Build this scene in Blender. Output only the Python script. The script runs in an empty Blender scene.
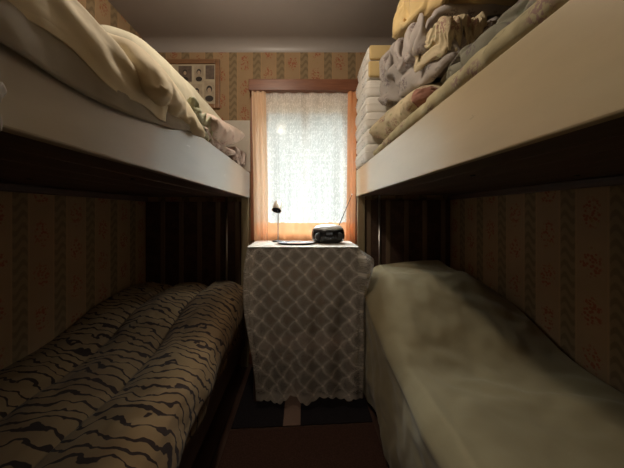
import bpy, bmesh, math, random
from mathutils import Vector, Matrix, Euler, noise
PI = math.pi
C = bpy.context.scene.collection
sin, cos = math.sin, math.cos
random.seed(7)

# ------------------------------------------------------------------ node helper
class NT:
    def __init__(s, tree): s.t = tree; s.n = tree.nodes; s.l = tree.links
    def new(s, typ, **kw):
        n = s.n.new(typ)
        for k, v in kw.items(): setattr(n, k, v)
        return n
    def put(s, sock, v):
        if v is None: return
        if isinstance(v, bpy.types.NodeSocket): s.l.new(v, sock)
        else:
            if hasattr(sock.default_value, '__len__') and len(sock.default_value) == 4 and len(v) == 3: v = (*v, 1)
            sock.default_value = v
    def m(s, op, a, b=None, c=None):
        n = s.new('ShaderNodeMath', operation=op)
        s.put(n.inputs[0], a); s.put(n.inputs[1], b)
        if c is not None: s.put(n.inputs[2], c)
        return n.outputs[0]
    def smooth(s, x, lo, hi, a=0.0, b=1.0):
        n = s.new('ShaderNodeMapRange', interpolation_type='SMOOTHSTEP')
        s.put(n.inputs[0], x); s.put(n.inputs[1], lo); s.put(n.inputs[2], hi); s.put(n.inputs[3], a); s.put(n.inputs[4], b)
        return n.outputs[0]
    def mix(s, f, a, b):
        n = s.new('ShaderNodeMix', data_type='RGBA')
        s.put(n.inputs[0], f); s.put(n.inputs[6], a); s.put(n.inputs[7], b)
        return n.outputs[2]
    def coord(s, which='Object'):
        return s.new('ShaderNodeTexCoord').outputs[which]
    def sep(s, v):
        n = s.new('ShaderNodeSeparateXYZ'); s.put(n.inputs[0], v); return n.outputs
    def comb(s, x, y, z):
        n = s.new('ShaderNodeCombineXYZ')
        for i, v in enumerate((x, y, z)): s.put(n.inputs[i], v)
        return n.outputs[0]
    def scale(s, v, sc):
        n = s.new('ShaderNodeMapping'); s.put(n.inputs[0], v); n.inputs['Scale'].default_value = sc; return n.outputs[0]
    def noise(s, v, scale, detail=3, rough=.55):
        n = s.new('ShaderNodeTexNoise'); s.put(n.inputs['Vector'], v)
        n.inputs['Scale'].default_value = scale; n.inputs['Detail'].default_value = detail; n.inputs['Roughness'].default_value = rough
        return n.outputs[0]
    def vor(s, v, scale, feature='F1'):
        n = s.new('ShaderNodeTexVoronoi', feature=feature); s.put(n.inputs['Vector'], v); n.inputs['Scale'].default_value = scale
        return n.outputs[0]
    def bump(s, h, strength=.3, dist=.01):
        n = s.new('ShaderNodeBump'); s.put(n.inputs['Height'], h)
        n.inputs['Strength'].default_value = strength; n.inputs['Distance'].default_value = dist
        return n.outputs[0]

def mat(name, color=(.5, .5, .5), rough=.7, metal=0, build=None, spec=None, coat=0):
    m = bpy.data.materials.new(name); m.use_nodes = True
    g = NT(m.node_tree); p = g.n['Principled BSDF']
    p.inputs['Base Color'].default_value = (*color, 1)
    p.inputs['Roughness'].default_value = rough; p.inputs['Metallic'].default_value = metal
    if spec is not None: p.inputs['Specular IOR Level'].default_value = spec
    if coat: p.inputs['Coat Weight'].default_value = coat; p.inputs['Coat Roughness'].default_value = .15
    if build: build(g, p)
    return m

def setin(g, p, **kw):
    for k, v in kw.items(): g.put(p.inputs[k.replace('_', ' ')], v)

# ------------------------------------------------------------------ materials
def cloth_bump(g, v, weave, bump, fold):
    w = g.noise(v, weave, 2)
    h = g.m('ABSOLUTE', g.m('SUBTRACT', g.noise(g.scale(v, (1, .6, 1)), 9, 2, .5), .5))
    n = g.new('ShaderNodeBump'); g.put(n.inputs['Height'], h); n.inputs['Strength'].default_value = fold; n.inputs['Distance'].default_value = .05
    m = g.new('ShaderNodeBump'); g.put(m.inputs['Height'], w); m.inputs['Strength'].default_value = bump; m.inputs['Distance'].default_value = .002
    g.l.new(n.outputs[0], m.inputs['Normal']); return m.outputs[0]

def cloth_mat(name, col, col2=None, weave=420, bump=.05, rough=.9, mott=5, fold=.22):
    col2 = col2 or tuple(c * .82 for c in col)
    def b(g, p):
        v = g.coord()
        setin(g, p, Base_Color=g.mix(g.smooth(g.noise(v, mott, 4), .35, .65), col, col2),
              Normal=cloth_bump(g, v, weave, bump, fold))
        p.inputs['Sheen Weight'].default_value = .15
    return mat(name, col, rough, build=b, spec=.2)

def floral_mat(name, base, flower, leaf, scale=9, base2=None, fold=.28):
    base2 = base2 or tuple(c * .85 for c in base)
    def b(g, p):
        v = g.coord()
        wob = g.noise(v, 30, 2)
        c = g.mix(g.smooth(g.noise(v, 4, 3), .4, .65), base, base2)
        d = g.vor(v, scale)
        blot = g.smooth(g.noise(v, scale * 9, 3), .47, .55)
        c = g.mix(g.m('MULTIPLY', g.smooth(d, .42, .22), g.m('MULTIPLY', blot, .8)), c, flower)
        d2 = g.vor(g.scale(v, (1.3, .8, 1.7)), scale * 1.7)
        c = g.mix(g.m('MULTIPLY', g.smooth(d2, .26, .16), g.m('MULTIPLY', g.smooth(wob, .45, .5), .7)), c, leaf)
        setin(g, p, Base_Color=c, Normal=cloth_bump(g, v, 420, .05, fold))
    return mat(name, base, .9, build=b, spec=.2)

def wallpaper(name, axis):
    def b(g, p):
        x, y, z = g.sep(g.coord())
        h = x if axis == 0 else y
        P = .19
        hh = g.m('ADD', g.m('DIVIDE', h, P), 40.16)
        fr = g.m('FRACT', hh); col = g.m('FLOOR', hh)
        base = (.315, .205, .112); olive = (.165, .115, .063)
        wv = g.comb(g.m('MULTIPLY', h, 1.0), 0.0, z)
        tone = g.noise(wv, 3, 4)
        bc = g.mix(g.smooth(tone, .35, .7), base, tuple(c * .86 for c in base))
        st = g.m('MULTIPLY', g.smooth(fr, .03, .06), g.smooth(fr, .39, .36))
        # small scroll motif running up the olive stripe
        zz = g.m('MULTIPLY', z, 1 / .055)
        scroll = g.m('ABSOLUTE', g.m('SUBTRACT', g.m('FRACT', g.m('ADD', zz, g.m('MULTIPLY', g.m('SINE', g.m('MULTIPLY', fr, 17)), .35))), .5))
        oc = g.mix(g.smooth(scroll, .16, .3), olive, tuple(c * 1.35 for c in olive))
        c = g.mix(st, bc, oc)
        ln = g.m('ADD', g.m('MULTIPLY', g.smooth(fr, .0, .015), g.smooth(fr, .045, .03)), g.m('MULTIPLY', g.smooth(fr, .385, .4), g.smooth(fr, .43, .415)))
        c = g.mix(g.m('MULTIPLY', ln, .5), c, (.36, .22, .11))
        # flower sprays in the pale stripe
        zc = g.m('ADD', g.m('DIVIDE', z, .2), g.m('MULTIPLY', g.m('MODULO', col, 2), .5))
        cz = g.m('SUBTRACT', g.m('FRACT', zc), .5)
        du = g.m('MULTIPLY', g.m('SUBTRACT', fr, .71), P / .042)
        dv = g.m('MULTIPLY', cz, .2 / .07)
        d = g.m('SQRT', g.m('ADD', g.m('MULTIPLY', du, du), g.m('MULTIPLY', dv, dv)))
        d = g.m('ADD', d, g.m('MULTIPLY', g.m('SUBTRACT', g.noise(wv, 35, 2), .5), 1.1))
        bl = g.smooth(g.vor(wv, 75), .52, .40)
        c = g.mix(g.m('MULTIPLY', g.smooth(d, 1.0, .7), g.m('MULTIPLY', bl, .9)), c, (.26, .075, .04))
        leaf = g.smooth(g.noise(g.scale(wv, (1, 1, .6)), 48, 2), .60, .66)
        c = g.mix(g.m('MULTIPLY', g.m('MULTIPLY', leaf, g.smooth(d, 1.75, 1.2)), .55), c, (.27, .2, .08))
        setin(g, p, Base_Color=c, Normal=g.bump(g.noise(wv, 250, 2), .08, .002))
    return mat(name, (.5, .4, .25), .8, build=b, spec=.25)

def wood_mat(name, c1, c2, axis=1, rough=.5, sc=18):
    st = [9, 9, 9]; st[axis] = .7
    def b(g, p):
        v = g.coord()
        n = g.noise(g.scale(v, tuple(st)), sc / 9, 5, .6)
        f = g.noise(g.scale(v, tuple(s * 8 for s in st)), sc / 9, 2)
        k = g.m('ADD', g.m('MULTIPLY', n, .8), g.m('MULTIPLY', f, .2))
        setin(g, p, Base_Color=g.mix(g.smooth(k, .36, .64), c1, c2), Normal=g.bump(f, .12, .003))
    return mat(name, c1, rough, build=b)

def paint_mat(name, col, rough=.35, worn=(.3, .25, .18)):
    def b(g, p):
        v = g.coord()
        n = g.noise(g.scale(v, (3, .8, 3)), 3, 5)
        c = g.mix(g.smooth(n, .35, .7), col, tuple(x * .9 for x in col))
        sp = g.m('MULTIPLY', g.smooth(g.noise(g.scale(v, (2, .6, 2)), 26, 4, .6), .70, .74), .35)
        c = g.mix(sp, c, worn)
        setin(g, p, Base_Color=c, Normal=g.bump(g.noise(g.scale(v, (8, 1, 8)), 8, 4), .06, .004))
    return mat(name, col, rough, build=b, coat=.7)

def tiger(g, p):
    u, v, _ = g.sep(g.coord('UV'))
    w = g.comb(u, v, 0.0)
    ph = g.m('DIVIDE', v, .043)
    ph = g.m('ADD', ph, g.m('MULTIPLY', g.m('SUBTRACT', g.noise(w, 5, 2), .5), 4.2))
    ph = g.m('ADD', ph, g.m('MULTIPLY', g.m('SUBTRACT', g.noise(w, 17, 2), .5), 1.3))
    s = g.m('ABSOLUTE', g.m('SINE', g.m('MULTIPLY', ph, PI)))
    th = g.m('ADD', .41, g.m('MULTIPLY', g.m('SUBTRACT', g.noise(g.scale(w, (1.7, 5, 1)), 5, 2), .5), 1.3))
    k = g.smooth(g.m('SUBTRACT', th, s), -.02, .09)
    base = g.mix(g.smooth(g.noise(w, 3.5, 3), .35, .7), (.215, .14, .07), (.15, .095, .05))
    setin(g, p, Base_Color=g.mix(k, base, (.028, .017, .014)), Normal=g.bump(g.noise(w, 500, 2), .2, .002))
    p.inputs['Sheen Weight'].default_value = .04

def lace(g, p):
    u, v, _ = g.sep(g.coord('UV'))
    w = g.comb(u, v, 0.0)
    a0 = g.m('DIVIDE', u, .110); b0 = g.m('DIVIDE', v, .112)
    wob = g.m('MULTIPLY', g.m('SUBTRACT', g.noise(w, 30, 2), .5), .22)
    arc = g.m('MULTIPLY', g.m('ABSOLUTE', g.m('SINE', g.m('MULTIPLY', g.m('MULTIPLY', b0, 2), PI))), .10)
    a = g.m('ADD', g.m('ADD', g.m('ADD', a0, b0), wob), arc); b = g.m('ADD', g.m('SUBTRACT', g.m('SUBTRACT', a0, b0), wob), arc)
    da = g.m('ABSOLUTE', g.m('SUBTRACT', g.m('FRACT', a), .5)); db = g.m('ABSOLUTE', g.m('SUBTRACT', g.m('FRACT', b), .5))
    la = g.smooth(da, .43, .485); lb = g.smooth(db, .43, .485)
    line = g.m('MAXIMUM', la, lb)
    # star flowers at the crossings of the mesh
    ra = g.m('SUBTRACT', .5, da); rb = g.m('SUBTRACT', .5, db)
    r = g.m('SQRT', g.m('ADD', g.m('MULTIPLY', ra, ra), g.m('MULTIPLY', rb, rb)))
    dot = g.smooth(r, .17, .07)
    thread = g.smooth(g.noise(w, 240, 2), .42, .60)
    line = g.m('MULTIPLY', line, g.m('ADD', .06, g.m('MULTIPLY', thread, .32)))
    hole = g.smooth(g.m('MAXIMUM', da, db), .40, .20)
    net = g.m('ADD', .34, g.m('MULTIPLY', thread, .30))
    net = g.m('SUBTRACT', net, g.m('MULTIPLY', hole, .14))
    al = g.m('MAXIMUM', g.m('MAXIMUM', net, g.m('ADD', net, line)), g.m('MULTIPLY', dot, .95))
    hem = g.smooth(v, .86, .90)
    al = g.m('MINIMUM', g.m('MAXIMUM', al, g.m('MULTIPLY', hem, .6)), 1.0)
    # the closely woven centre panel of the cloth (the part lying on the table top)
    top = g.smooth(v, .02, -.01)
    al = g.m('MAXIMUM', al, g.m('MULTIPLY', top, .93))
    setin(g, p, Base_Color=(.74, .68, .60), Alpha=al)

def sheer(name, col, see, pat=0.0):
    m = bpy.data.materials.new(name); m.use_nodes = True
    g = NT(m.node_tree); g.n.remove(g.n['Principled BSDF']); out = g.n['Material Output']
    u, v, _ = g.sep(g.coord('UV'))
    w = g.comb(u, v, 0.0)
    tr = g.new('ShaderNodeBsdfTransparent'); tl = g.new('ShaderNodeBsdfTranslucent'); df = g.new('ShaderNodeBsdfDiffuse')
    tl.inputs[0].default_value = (*col, 1); df.inputs[0].default_value = (*col, 1)
    tr.inputs[0].default_value = (*[.5 + .5 * c for c in col], 1)
    mx = g.new('ShaderNodeMixShader'); mx.inputs[0].default_value = .72
    g.l.new(tl.outputs[0], mx.inputs[1]); g.l.new(df.outputs[0], mx.inputs[2])
    m2 = g.new('ShaderNodeMixShader')
    f = see
    if pat:
        # vine-like lace figure climbing the cloth
        n1 = g.noise(g.scale(w, (1, .5, 1)), 46, 3, .6)
        vine = g.smooth(g.m('ABSOLUTE', g.m('SUBTRACT', n1, .5)), .035, .012)
        n2 = g.noise(w, 90, 2)
        leafs = g.smooth(g.vor(g.scale(w, (1, .7, 1)), 42), .30, .20)
        k = g.m('MINIMUM', g.m('ADD', g.m('MULTIPLY', vine, .8), g.m('MULTIPLY', leafs, g.smooth(n2, .4, .6))), 1.0)
        streak = g.noise(g.scale(w, (1, .02, 1)), 60, 3)
        f = g.m('ADD', g.m('SUBTRACT', see, g.m('MULTIPLY', k, pat)), g.m('MULTIPLY', g.m('SUBTRACT', streak, .5), .35))
        f = g.m('MAXIMUM', f, 0.02)
    g.put(m2.inputs[0], f)
    g.l.new(mx.outputs[0], m2.inputs[1]); g.l.new(tr.outputs[0], m2.inputs[2])
    g.l.new(m2.outputs[0], out.inputs[0])
    return m

def glass_mat():
    m = bpy.data.materials.new('window_glass'); m.use_nodes = True
    g = NT(m.node_tree); g.n.remove(g.n['Principled BSDF']); out = g.n['Material Output']
    tr = g.new('ShaderNodeBsdfTransparent'); gl = g.new('ShaderNodeBsdfGlossy'); gl.inputs['Roughness'].default_value = .10
    tr.inputs[0].default_value = (.95, .98, .97, 1)
    mx = g.new('ShaderNodeMixShader'); mx.inputs[0].default_value = .035
    g.l.new(tr.outputs[0], mx.inputs[1]); g.l.new(gl.outputs[0], mx.inputs[2]); g.l.new(mx.outputs[0], out.inputs[0])
    return m

def quilt(g, p):
    v = g.coord(); x, y, z = g.sep(v)
    w = g.comb(0.0, y, z)
    # looping handwriting-like print, illegible
    n = g.noise(g.scale(w, (1, 1, 2.2)), 26, 2)
    scr = g.smooth(g.m('ABSOLUTE', g.m('SUBTRACT', n, .5)), .03, .012)
    where = g.smooth(g.noise(w, 7, 2), .52, .60)
    setin(g, p, Base_Color=g.mix(g.m('MULTIPLY', g.m('MULTIPLY', scr, where), .7), (.80, .76, .70), (.34, .32, .32)),
          Normal=g.bump(g.noise(v, 300, 2), .1, .002))

def floor_b(g, p):
    v = g.coord(); x, y, z = g.sep(v)
    pl = g.m('DIVIDE', x, .11); seam = g.smooth(g.m('ABSOLUTE', g.m('SUBTRACT', g.m('FRACT', pl), .5)), .47, .49)
    n = g.noise(g.scale(v, (14, 1, 1)), 3, 4)
    c = g.mix(g.smooth(n, .3, .7), (.045, .022, .015), (.075, .038, .024))
    setin(g, p, Base_Color=g.mix(seam, c, (.01, .006, .005)))

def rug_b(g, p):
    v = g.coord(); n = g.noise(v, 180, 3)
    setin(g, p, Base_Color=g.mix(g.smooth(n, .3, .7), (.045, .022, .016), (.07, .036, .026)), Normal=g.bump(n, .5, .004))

def runner_b(g, p):
    x, y, z = g.sep(g.coord())
    n = g.noise(g.coord(), 160, 3)
    s1 = g.m('MULTIPLY', g.smooth(x, -.115, -.11), g.smooth(x, -.012, -.017))
    xs = g.m('ADD', x, g.m('MULTIPLY', y, .35))
    s2 = g.m('MULTIPLY', g.smooth(xs, .035, .04), g.smooth(xs, .10, .095))
    st = g.m('MINIMUM', g.m('ADD', s1, s2), 1.0)
    c = g.mix(g.smooth(n, .3, .7), (.012, .010, .012), (.022, .018, .02))
    setin(g, p, Base_Color=g.mix(st, c, (.20, .13, .10)), Normal=g.bump(n, .5, .004))

def ceil_b(g, p):
    v = g.coord()
    setin(g, p, Base_Color=g.mix(g.smooth(g.noise(v, 1.7, 4), .35, .7), (.30, .265, .245), (.265, .235, .215)), Normal=g.bump(g.noise(v, 6, 4), .08, .01))

M = dict(
    wp_x=wallpaper('wallpaper_far', 0), wp_y=wallpaper('wallpaper_side', 1),
    ceil=mat('ceiling_paint', (.5, .43, .37), .42, build=ceil_b),
    floor=mat('floor_boards', (.05, .03, .02), .5, build=floor_b),
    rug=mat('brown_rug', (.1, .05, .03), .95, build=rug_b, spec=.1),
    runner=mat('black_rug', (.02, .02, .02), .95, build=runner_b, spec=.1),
    casing=wood_mat('red_brown_wood', (.13, .045, .022), (.21, .08, .038), 0, .35),
    casing_v=wood_mat('red_brown_wood_upright', (.13, .045, .022), (.21, .08, .038), 2, .35),
    board_r=paint_mat('cream_paint_worn', (.60, .49, .315), .32),
    board_l=paint_mat('grey_cream_paint', (.46, .41, .345), .34, (.85, .82, .76)),
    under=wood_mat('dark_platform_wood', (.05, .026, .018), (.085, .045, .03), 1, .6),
    batten=wood_mat('brown_batten_wood', (.16, .105, .065), (.20, .135, .085), 2, .6),
    post=paint_mat('olive_post_paint', (.27, .22, .13), .5),
    chrome=mat('dull_chrome', (.62, .60, .57), .28, 1),
    frame_w=mat('window_white_paint', (.62, .64, .62), .4),
    tiger=mat('tiger_plush', (.4, .3, .2), .95, build=tiger, spec=.15),
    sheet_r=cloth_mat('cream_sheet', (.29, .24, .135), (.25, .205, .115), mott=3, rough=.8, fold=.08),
    sheet_l=cloth_mat('white_sheet', (.40, .36, .30), (.35, .315, .265)),
    cream=cloth_mat('cream_comforter_cloth', (.78, .69, .52), (.72, .63, .465)),
    ivory=cloth_mat('ivory_pillow_cloth', (.84, .74, .54), (.80, .69, .50)),
    sage=cloth_mat('pale_sage_cloth', (.60, .555, .42), (.54, .50, .375)),
    green=cloth_mat('pale_green_cloth', (.50, .50, .36), (.42, .43, .30)),
    pink=floral_mat('pink_print', (.72, .58, .50), (.50, .28, .25), (.48, .42, .32), 14),
    pinkg=floral_mat('pink_grey_print', (.60, .49, .44), (.34, .21, .20), (.28, .24, .20), 16),
    yellow=cloth_mat('straw_yellow_cloth', (.66, .49, .235), (.60, .44, .21)),
    grey=floral_mat('grey_lilac_print', (.44, .39, .36), (.17, .12, .13), (.26, .22, .2), 13),
    grey2=floral_mat('grey_print', (.38, .34, .31), (.13, .10, .11), (.2, .18, .16), 11),
    lightfl=floral_mat('light_floral_print', (.60, .50, .33), (.30, .16, .14), (.32, .31, .18), 11),
    edgefl=floral_mat('olive_floral_print', (.46, .40, .25), (.25, .15, .15), (.22, .22, .13), 10),
    slate=floral_mat('slate_floral_print', (.235, .225, .175), (.12, .09, .10), (.12, .13, .09), 9),
    rose=cloth_mat('dusty_pink_cloth', (.40, .20, .145), (.34, .165, .12)),
    greyc=cloth_mat('grey_cloth', (.30, .27, .24)),
    quilt=mat('white_quilt_print', (.8, .76, .7), .9, build=quilt, spec=.2),
    qend=cloth_mat('warm_bounce_quilt_end', (.62, .46, .22), (.57, .42, .2)),
    lace=mat('white_lace', (.7, .65, .6), .9, build=lace, spec=.1),
    tulle=sheer('white_tulle_lace', (.84, .83, .81), .48, .32),
    peach=sheer('peach_sheer', (.97, .70, .48), .30),
    orange=sheer('orange_sheer', (.86, .42, .20), .22),
    glass=glass_mat(),
    table=wood_mat('dark_table_wood', (.055, .03, .02), (.10, .055, .034), 2, .5),
    black=mat('black_gloss_plastic', (.012, .012, .013), .22),
    blackm=mat('black_matt_plastic', (.02, .02, .02), .6),
    silver=mat('silver_plastic', (.62, .61, .60), .34, .45),
    steel=mat('brushed_bronze_metal', (.52, .44, .34), .32, 1),
    display=mat('grey_display', (.10, .11, .12), .15),
    paper=cloth_mat('pink_paper', (.72, .46, .36), (.66, .40, .30), weave=60, bump=.02, fold=0),
    tray=mat('dark_lacquer', (.035, .018, .014), .3),
    pframe=wood_mat('brown_frame_wood', (.17, .085, .04), (.25, .13, .065), 0, .4),
    pmat=cloth_mat('aged_card', (.46, .39, .28), (.40, .33, .23), weave=200, bump=.02, fold=0),
    photo_d=cloth_mat('dark_photo_paper', (.10, .075, .06), (.15, .11, .085), bump=0, mott=30, rough=.4, fold=0),
    photo_l=cloth_mat('sepia_photo_paper', (.40, .33, .24), (.30, .24, .17), bump=0, mott=20, rough=.4, fold=0),
    ink=mat('photo_black', (.03, .022, .018), .5), skin=mat('photo_sepia_face', (.36, .27, .19), .5),
    lampglass=mat('opal_glass', (.85, .8, .7), .4),
    mattress=cloth_mat('grey_ticking', (.40, .36, .30)),
)

# ------------------------------------------------------------------ object helpers
def tag(o, label=None, cat=None, group=None, kind=None):
    if label: o['label'] = label
    if cat: o['category'] = cat
    if group: o['group'] = group
    if kind: o['kind'] = kind
    return o
def empty(name, loc, label, cat, group=None):
    o = bpy.data.objects.new(name, None); C.objects.link(o); o.location = loc; o.empty_display_size = .05
    return tag(o, label, cat, group)
def link(name, bm, m, parent=None, smooth=False, loc=None, thick=0, sub=0, off=0):
    me = bpy.data.meshes.new(name); bm.normal_update(); bm.to_mesh(me); bm.free()
    if smooth:
        for p in me.polygons: p.use_smooth = True
    for x in (m if isinstance(m, (list, tuple)) else [m]): me.materials.append(x)
    o = bpy.data.objects.new(name, me); C.objects.link(o)
    if parent: o.parent = parent
    if loc: o.location = loc
    if thick:
        s = o.modifiers.new('thickness', 'SOLIDIFY'); s.thickness = thick; s.offset = off
    if sub:
        s = o.modifiers.new('smooth', 'SUBSURF'); s.levels = sub; s.render_levels = sub
    return o
def struct(o): o['kind'] = 'structure'; return o

def box(bm, x0, x1, y0, y1, z0, z1, bev=0, seg=2, mi=0):
    vs = [bm.verts.new((x, y, z)) for x in (x0, x1) for y in (y0, y1) for z in (z0, z1)]
    F = [(0, 1, 3, 2), (4, 6, 7, 5), (0, 4, 5, 1), (2, 3, 7, 6), (0, 2, 6, 4), (1, 5, 7, 3)]
    fs = [bm.faces.new([vs[i] for i in f]) for f in F]
    for f in fs: f.material_index = mi
    if bev:
        es = list({e for f in fs for e in f.edges})
        bmesh.ops.bevel(bm, geom=es, offset=bev, segments=seg, affect='EDGES', profile=.5)
    return bm
def nb(*a, **k): return box(bmesh.new(), *a, **k)

def lathe(bm, prof, n=32, c=(0, 0, 0), rot=None, sx=1, sy=1):
    """prof: list of (r, z)"""
    R = rot or Matrix.Identity(3); c = Vector(c); rings = []
    for r, z in prof:
        if r < 1e-5: rings.append([bm.verts.new(c + R @ Vector((0, 0, z)))])
        else: rings.append([bm.verts.new(c + R @ Vector((r * sx * cos(2 * PI * i / n), r * sy * sin(2 * PI * i / n), z))) for i in range(n)])
    for a, b in zip(rings, rings[1:]):
        for i in range(n):
            j = (i + 1) % n
            if len(a) == 1 and len(b) == 1: continue
            if len(a) == 1: bm.faces.new((a[0], b[i], b[j]))
            elif len(b) == 1: bm.faces.new((a[i], b[0], a[j]))
            else: bm.faces.new((a[i], b[i], b[j], a[j]))
    bmesh.ops.recalc_face_normals(bm, faces=bm.faces[:])
    return bm

def tube(bm, pts, r, n=10, cap=True):
    pts = [Vector(p) for p in pts]; rings = []
    up = Vector((0, 0, 1))
    for i, p in enumerate(pts):
        t = (pts[min(i + 1, len(pts) - 1)] - pts[max(i - 1, 0)]).normalized()
        u = t.cross(up) if abs(t.z) < .95 else t.cross(Vector((0, 1, 0)))
        u.normalize(); w = t.cross(u)
        rr = r[i] if isinstance(r, (list, tuple)) else r
        rings.append([bm.verts.new(p + (u * cos(2 * PI * k / n) + w * sin(2 * PI * k / n)) * rr) for k in range(n)])
    for a, b in zip(rings, rings[1:]):
        for k in range(n): bm.faces.new((a[k], a[(k + 1) % n], b[(k + 1) % n], b[k]))
    if cap: bm.faces.new(rings[0][::-1]); bm.faces.new(rings[-1])
    bmesh.ops.recalc_face_normals(bm, faces=bm.faces[:])
    return bm

def nz(p, s=1.0, seed=0.0): return noise.noise(Vector(p) * s + Vector((seed * 3.7, seed * 1.3 + 11, seed * 7.1)))
def crease(p, f, seed=0):
    """soft cloth folds, f = frequency per axis"""
    q = Vector((p[0] * f[0], p[1] * f[1], p[2] * f[2])) + Vector((seed * 5.3, seed * 2.1 + 4, seed * 1.9))
    w = Vector((noise.noise(q * .7 + Vector((9, 0, 0))), noise.noise(q * .7 + Vector((0, 9, 0))), noise.noise(q * .7 + Vector((0, 0, 9)))))
    a = 1 - 2.4 * abs(noise.noise(q + w * .8))
    b = 1 - 2.4 * abs(noise.noise(q * 2.1 + w * 1.6 + Vector((3, 3, 3))))
    c = 1 - 2.4 * abs(noise.noise(q * 4.4 + w * 2.5 + Vector((7, 1, 3))))
    return a * .55 + b * .33 + c * .16

def folds(p, d, k, seed=0, warp=1.0):
    """long drapery folds across direction d, k folds per metre, fading in and out"""
    q = Vector(p); o = Vector((seed * 4.1, seed * 1.7, seed * 2.9))
    t = q.dot(Vector(d)) * k + warp * (1.9 * noise.noise(q * 3.2 + o) + .8 * noise.noise(q * 7.5 + o))
    r = 1 - abs((t % 2.0) - 1)
    r = r * r * (3 - 2 * r)
    m = .5 + .9 * noise.noise(q * 4.0 - o)
    return (r - .45) * max(.12, min(1, m))

def grid(nu, nv, f, disp=None, uv=None, closed_u=False):
    """f(u,v) -> point, u, v in 0..1; disp(p,u,v) is a push along the normal"""
    bm = bmesh.new()
    P = [[Vector(f(i / nu, j / nv)) for j in range(nv + 1)] for i in range(nu + 1)]
    if disp:
        Q = []
        for i in range(nu + 1):
            row = []
            for j in range(nv + 1):
                du = P[min(i + 1, nu)][j] - P[max(i - 1, 0)][j]; dv = P[i][min(j + 1, nv)] - P[i][max(j - 1, 0)]
                n = du.cross(dv)
                if n.length > 1e-9: n.normalize()
                row.append(P[i][j] + n * disp(P[i][j], i / nu, j / nv))
            Q.append(row)
        P = Q
    V = [[bm.verts.new(p) for p in row] for row in P]
    L = bm.loops.layers.uv.new('UVMap')
    for i in range(nu):
        for j in range(nv):
            fc = bm.faces.new((V[i][j], V[i + 1][j], V[i + 1][j + 1], V[i][j + 1]))
            if uv:
                for lp, (a, b) in zip(fc.loops, ((i, j), (i + 1, j), (i + 1, j + 1), (i, j + 1))):
                    lp[L].uv = uv(a / nu, b / nv)
    return bm

def cushion(a, b, h, power=3.2, prof=(2.2, .75), wr=.012, fr=(7, 7, 7), seed=1, pinch=.06, nu=128, nr=30, layers=0, lamp=.0, bend=None, rim=None, fold=None):
    """pillow / bundle: half sizes a, b, half height h; superellipse plan, closed surface with creases"""
    bm = bmesh.new(); p_, q_ = prof
    rs = [sin(PI / 2 * i / nr) for i in range(nr + 1)]
    lv = [(r, 1) for r in rs] + [(r, -1) for r in rs[-2::-1]]
    R = []
    for r, s in lv:
        row = []
        for k in range(nu):
            t = 2 * PI * k / nu
            ct, st = cos(t), sin(t)
            rad = (abs(ct) ** power + abs(st) ** power) ** (-1 / power)
            cz = abs(sin(2 * t)) ** 3
            rad *= 1 + pinch * cz * r * r - pinch * .6 * (1 - cz) * r * r
            z = s * h * max(0, 1 - r ** p_) ** q_
            v = Vector((a * r * rad * ct, b * r * rad * st, z))
            row.append(v)
        R.append(row)
    m = len(R)
    def disp(v, n, r):
        d = wr * (crease(v, fr, seed)) * (.35 + .65 * min(1, (1 - r) * 3 + .25))
        d += wr * .8 * nz(v, 3.5 / max(a, b) * .3, seed)
        if fold: d += fold[2] * folds(v, fold[0], fold[1], seed) * (.4 + .6 * min(1, (1 - r) * 4 + .3))
        if layers: d += lamp * (abs(sin(PI * layers * (v.z / h + 1) / 2 + 2.2 * nz(v, 3, seed + 4))) - .6)
        return d
    out = []
    for i in range(m):
        row = []
        for k in range(nu):
            du = R[min(i + 1, m - 1)][k] - R[max(i - 1, 0)][k]; dk = R[i][(k + 1) % nu] - R[i][k - 1]
            n = du.cross(dk)
            if n.length < 1e-9: n = Vector((0, 0, lv[i][1]))
            n.normalize()
            v = R[i][k] + n * disp(R[i][k], n, lv[i][0])
            if bend: v = bend(v)
            row.append(v)
        out.append(row)
    top = bm.verts.new(sum(out[0], Vector()) / nu); bot = bm.verts.new(sum(out[-1], Vector()) / nu)
    V = [[bm.verts.new(v) for v in row] for row in out[1:-1]]
    for A, B in zip(V, V[1:]):
        for k in range(nu): bm.faces.new((A[k], B[k], B[(k + 1) % nu], A[(k + 1) % nu]))
    for k in range(nu):
        bm.faces.new((top, V[0][k], V[0][(k + 1) % nu])); bm.faces.new((bot, V[-1][(k + 1) % nu], V[-1][k]))
    bmesh.ops.recalc_face_normals(bm, faces=bm.faces[:])
    return bm

def soft(name, bm, m, loc, rot, label, cat, group=None):
    o = link(name, bm, m, smooth=True, loc=loc, sub=1 if len(bm.verts) < 4200 else 0)
    o.rotation_euler = Euler(rot)
    return tag(o, label, cat, group)

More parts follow.
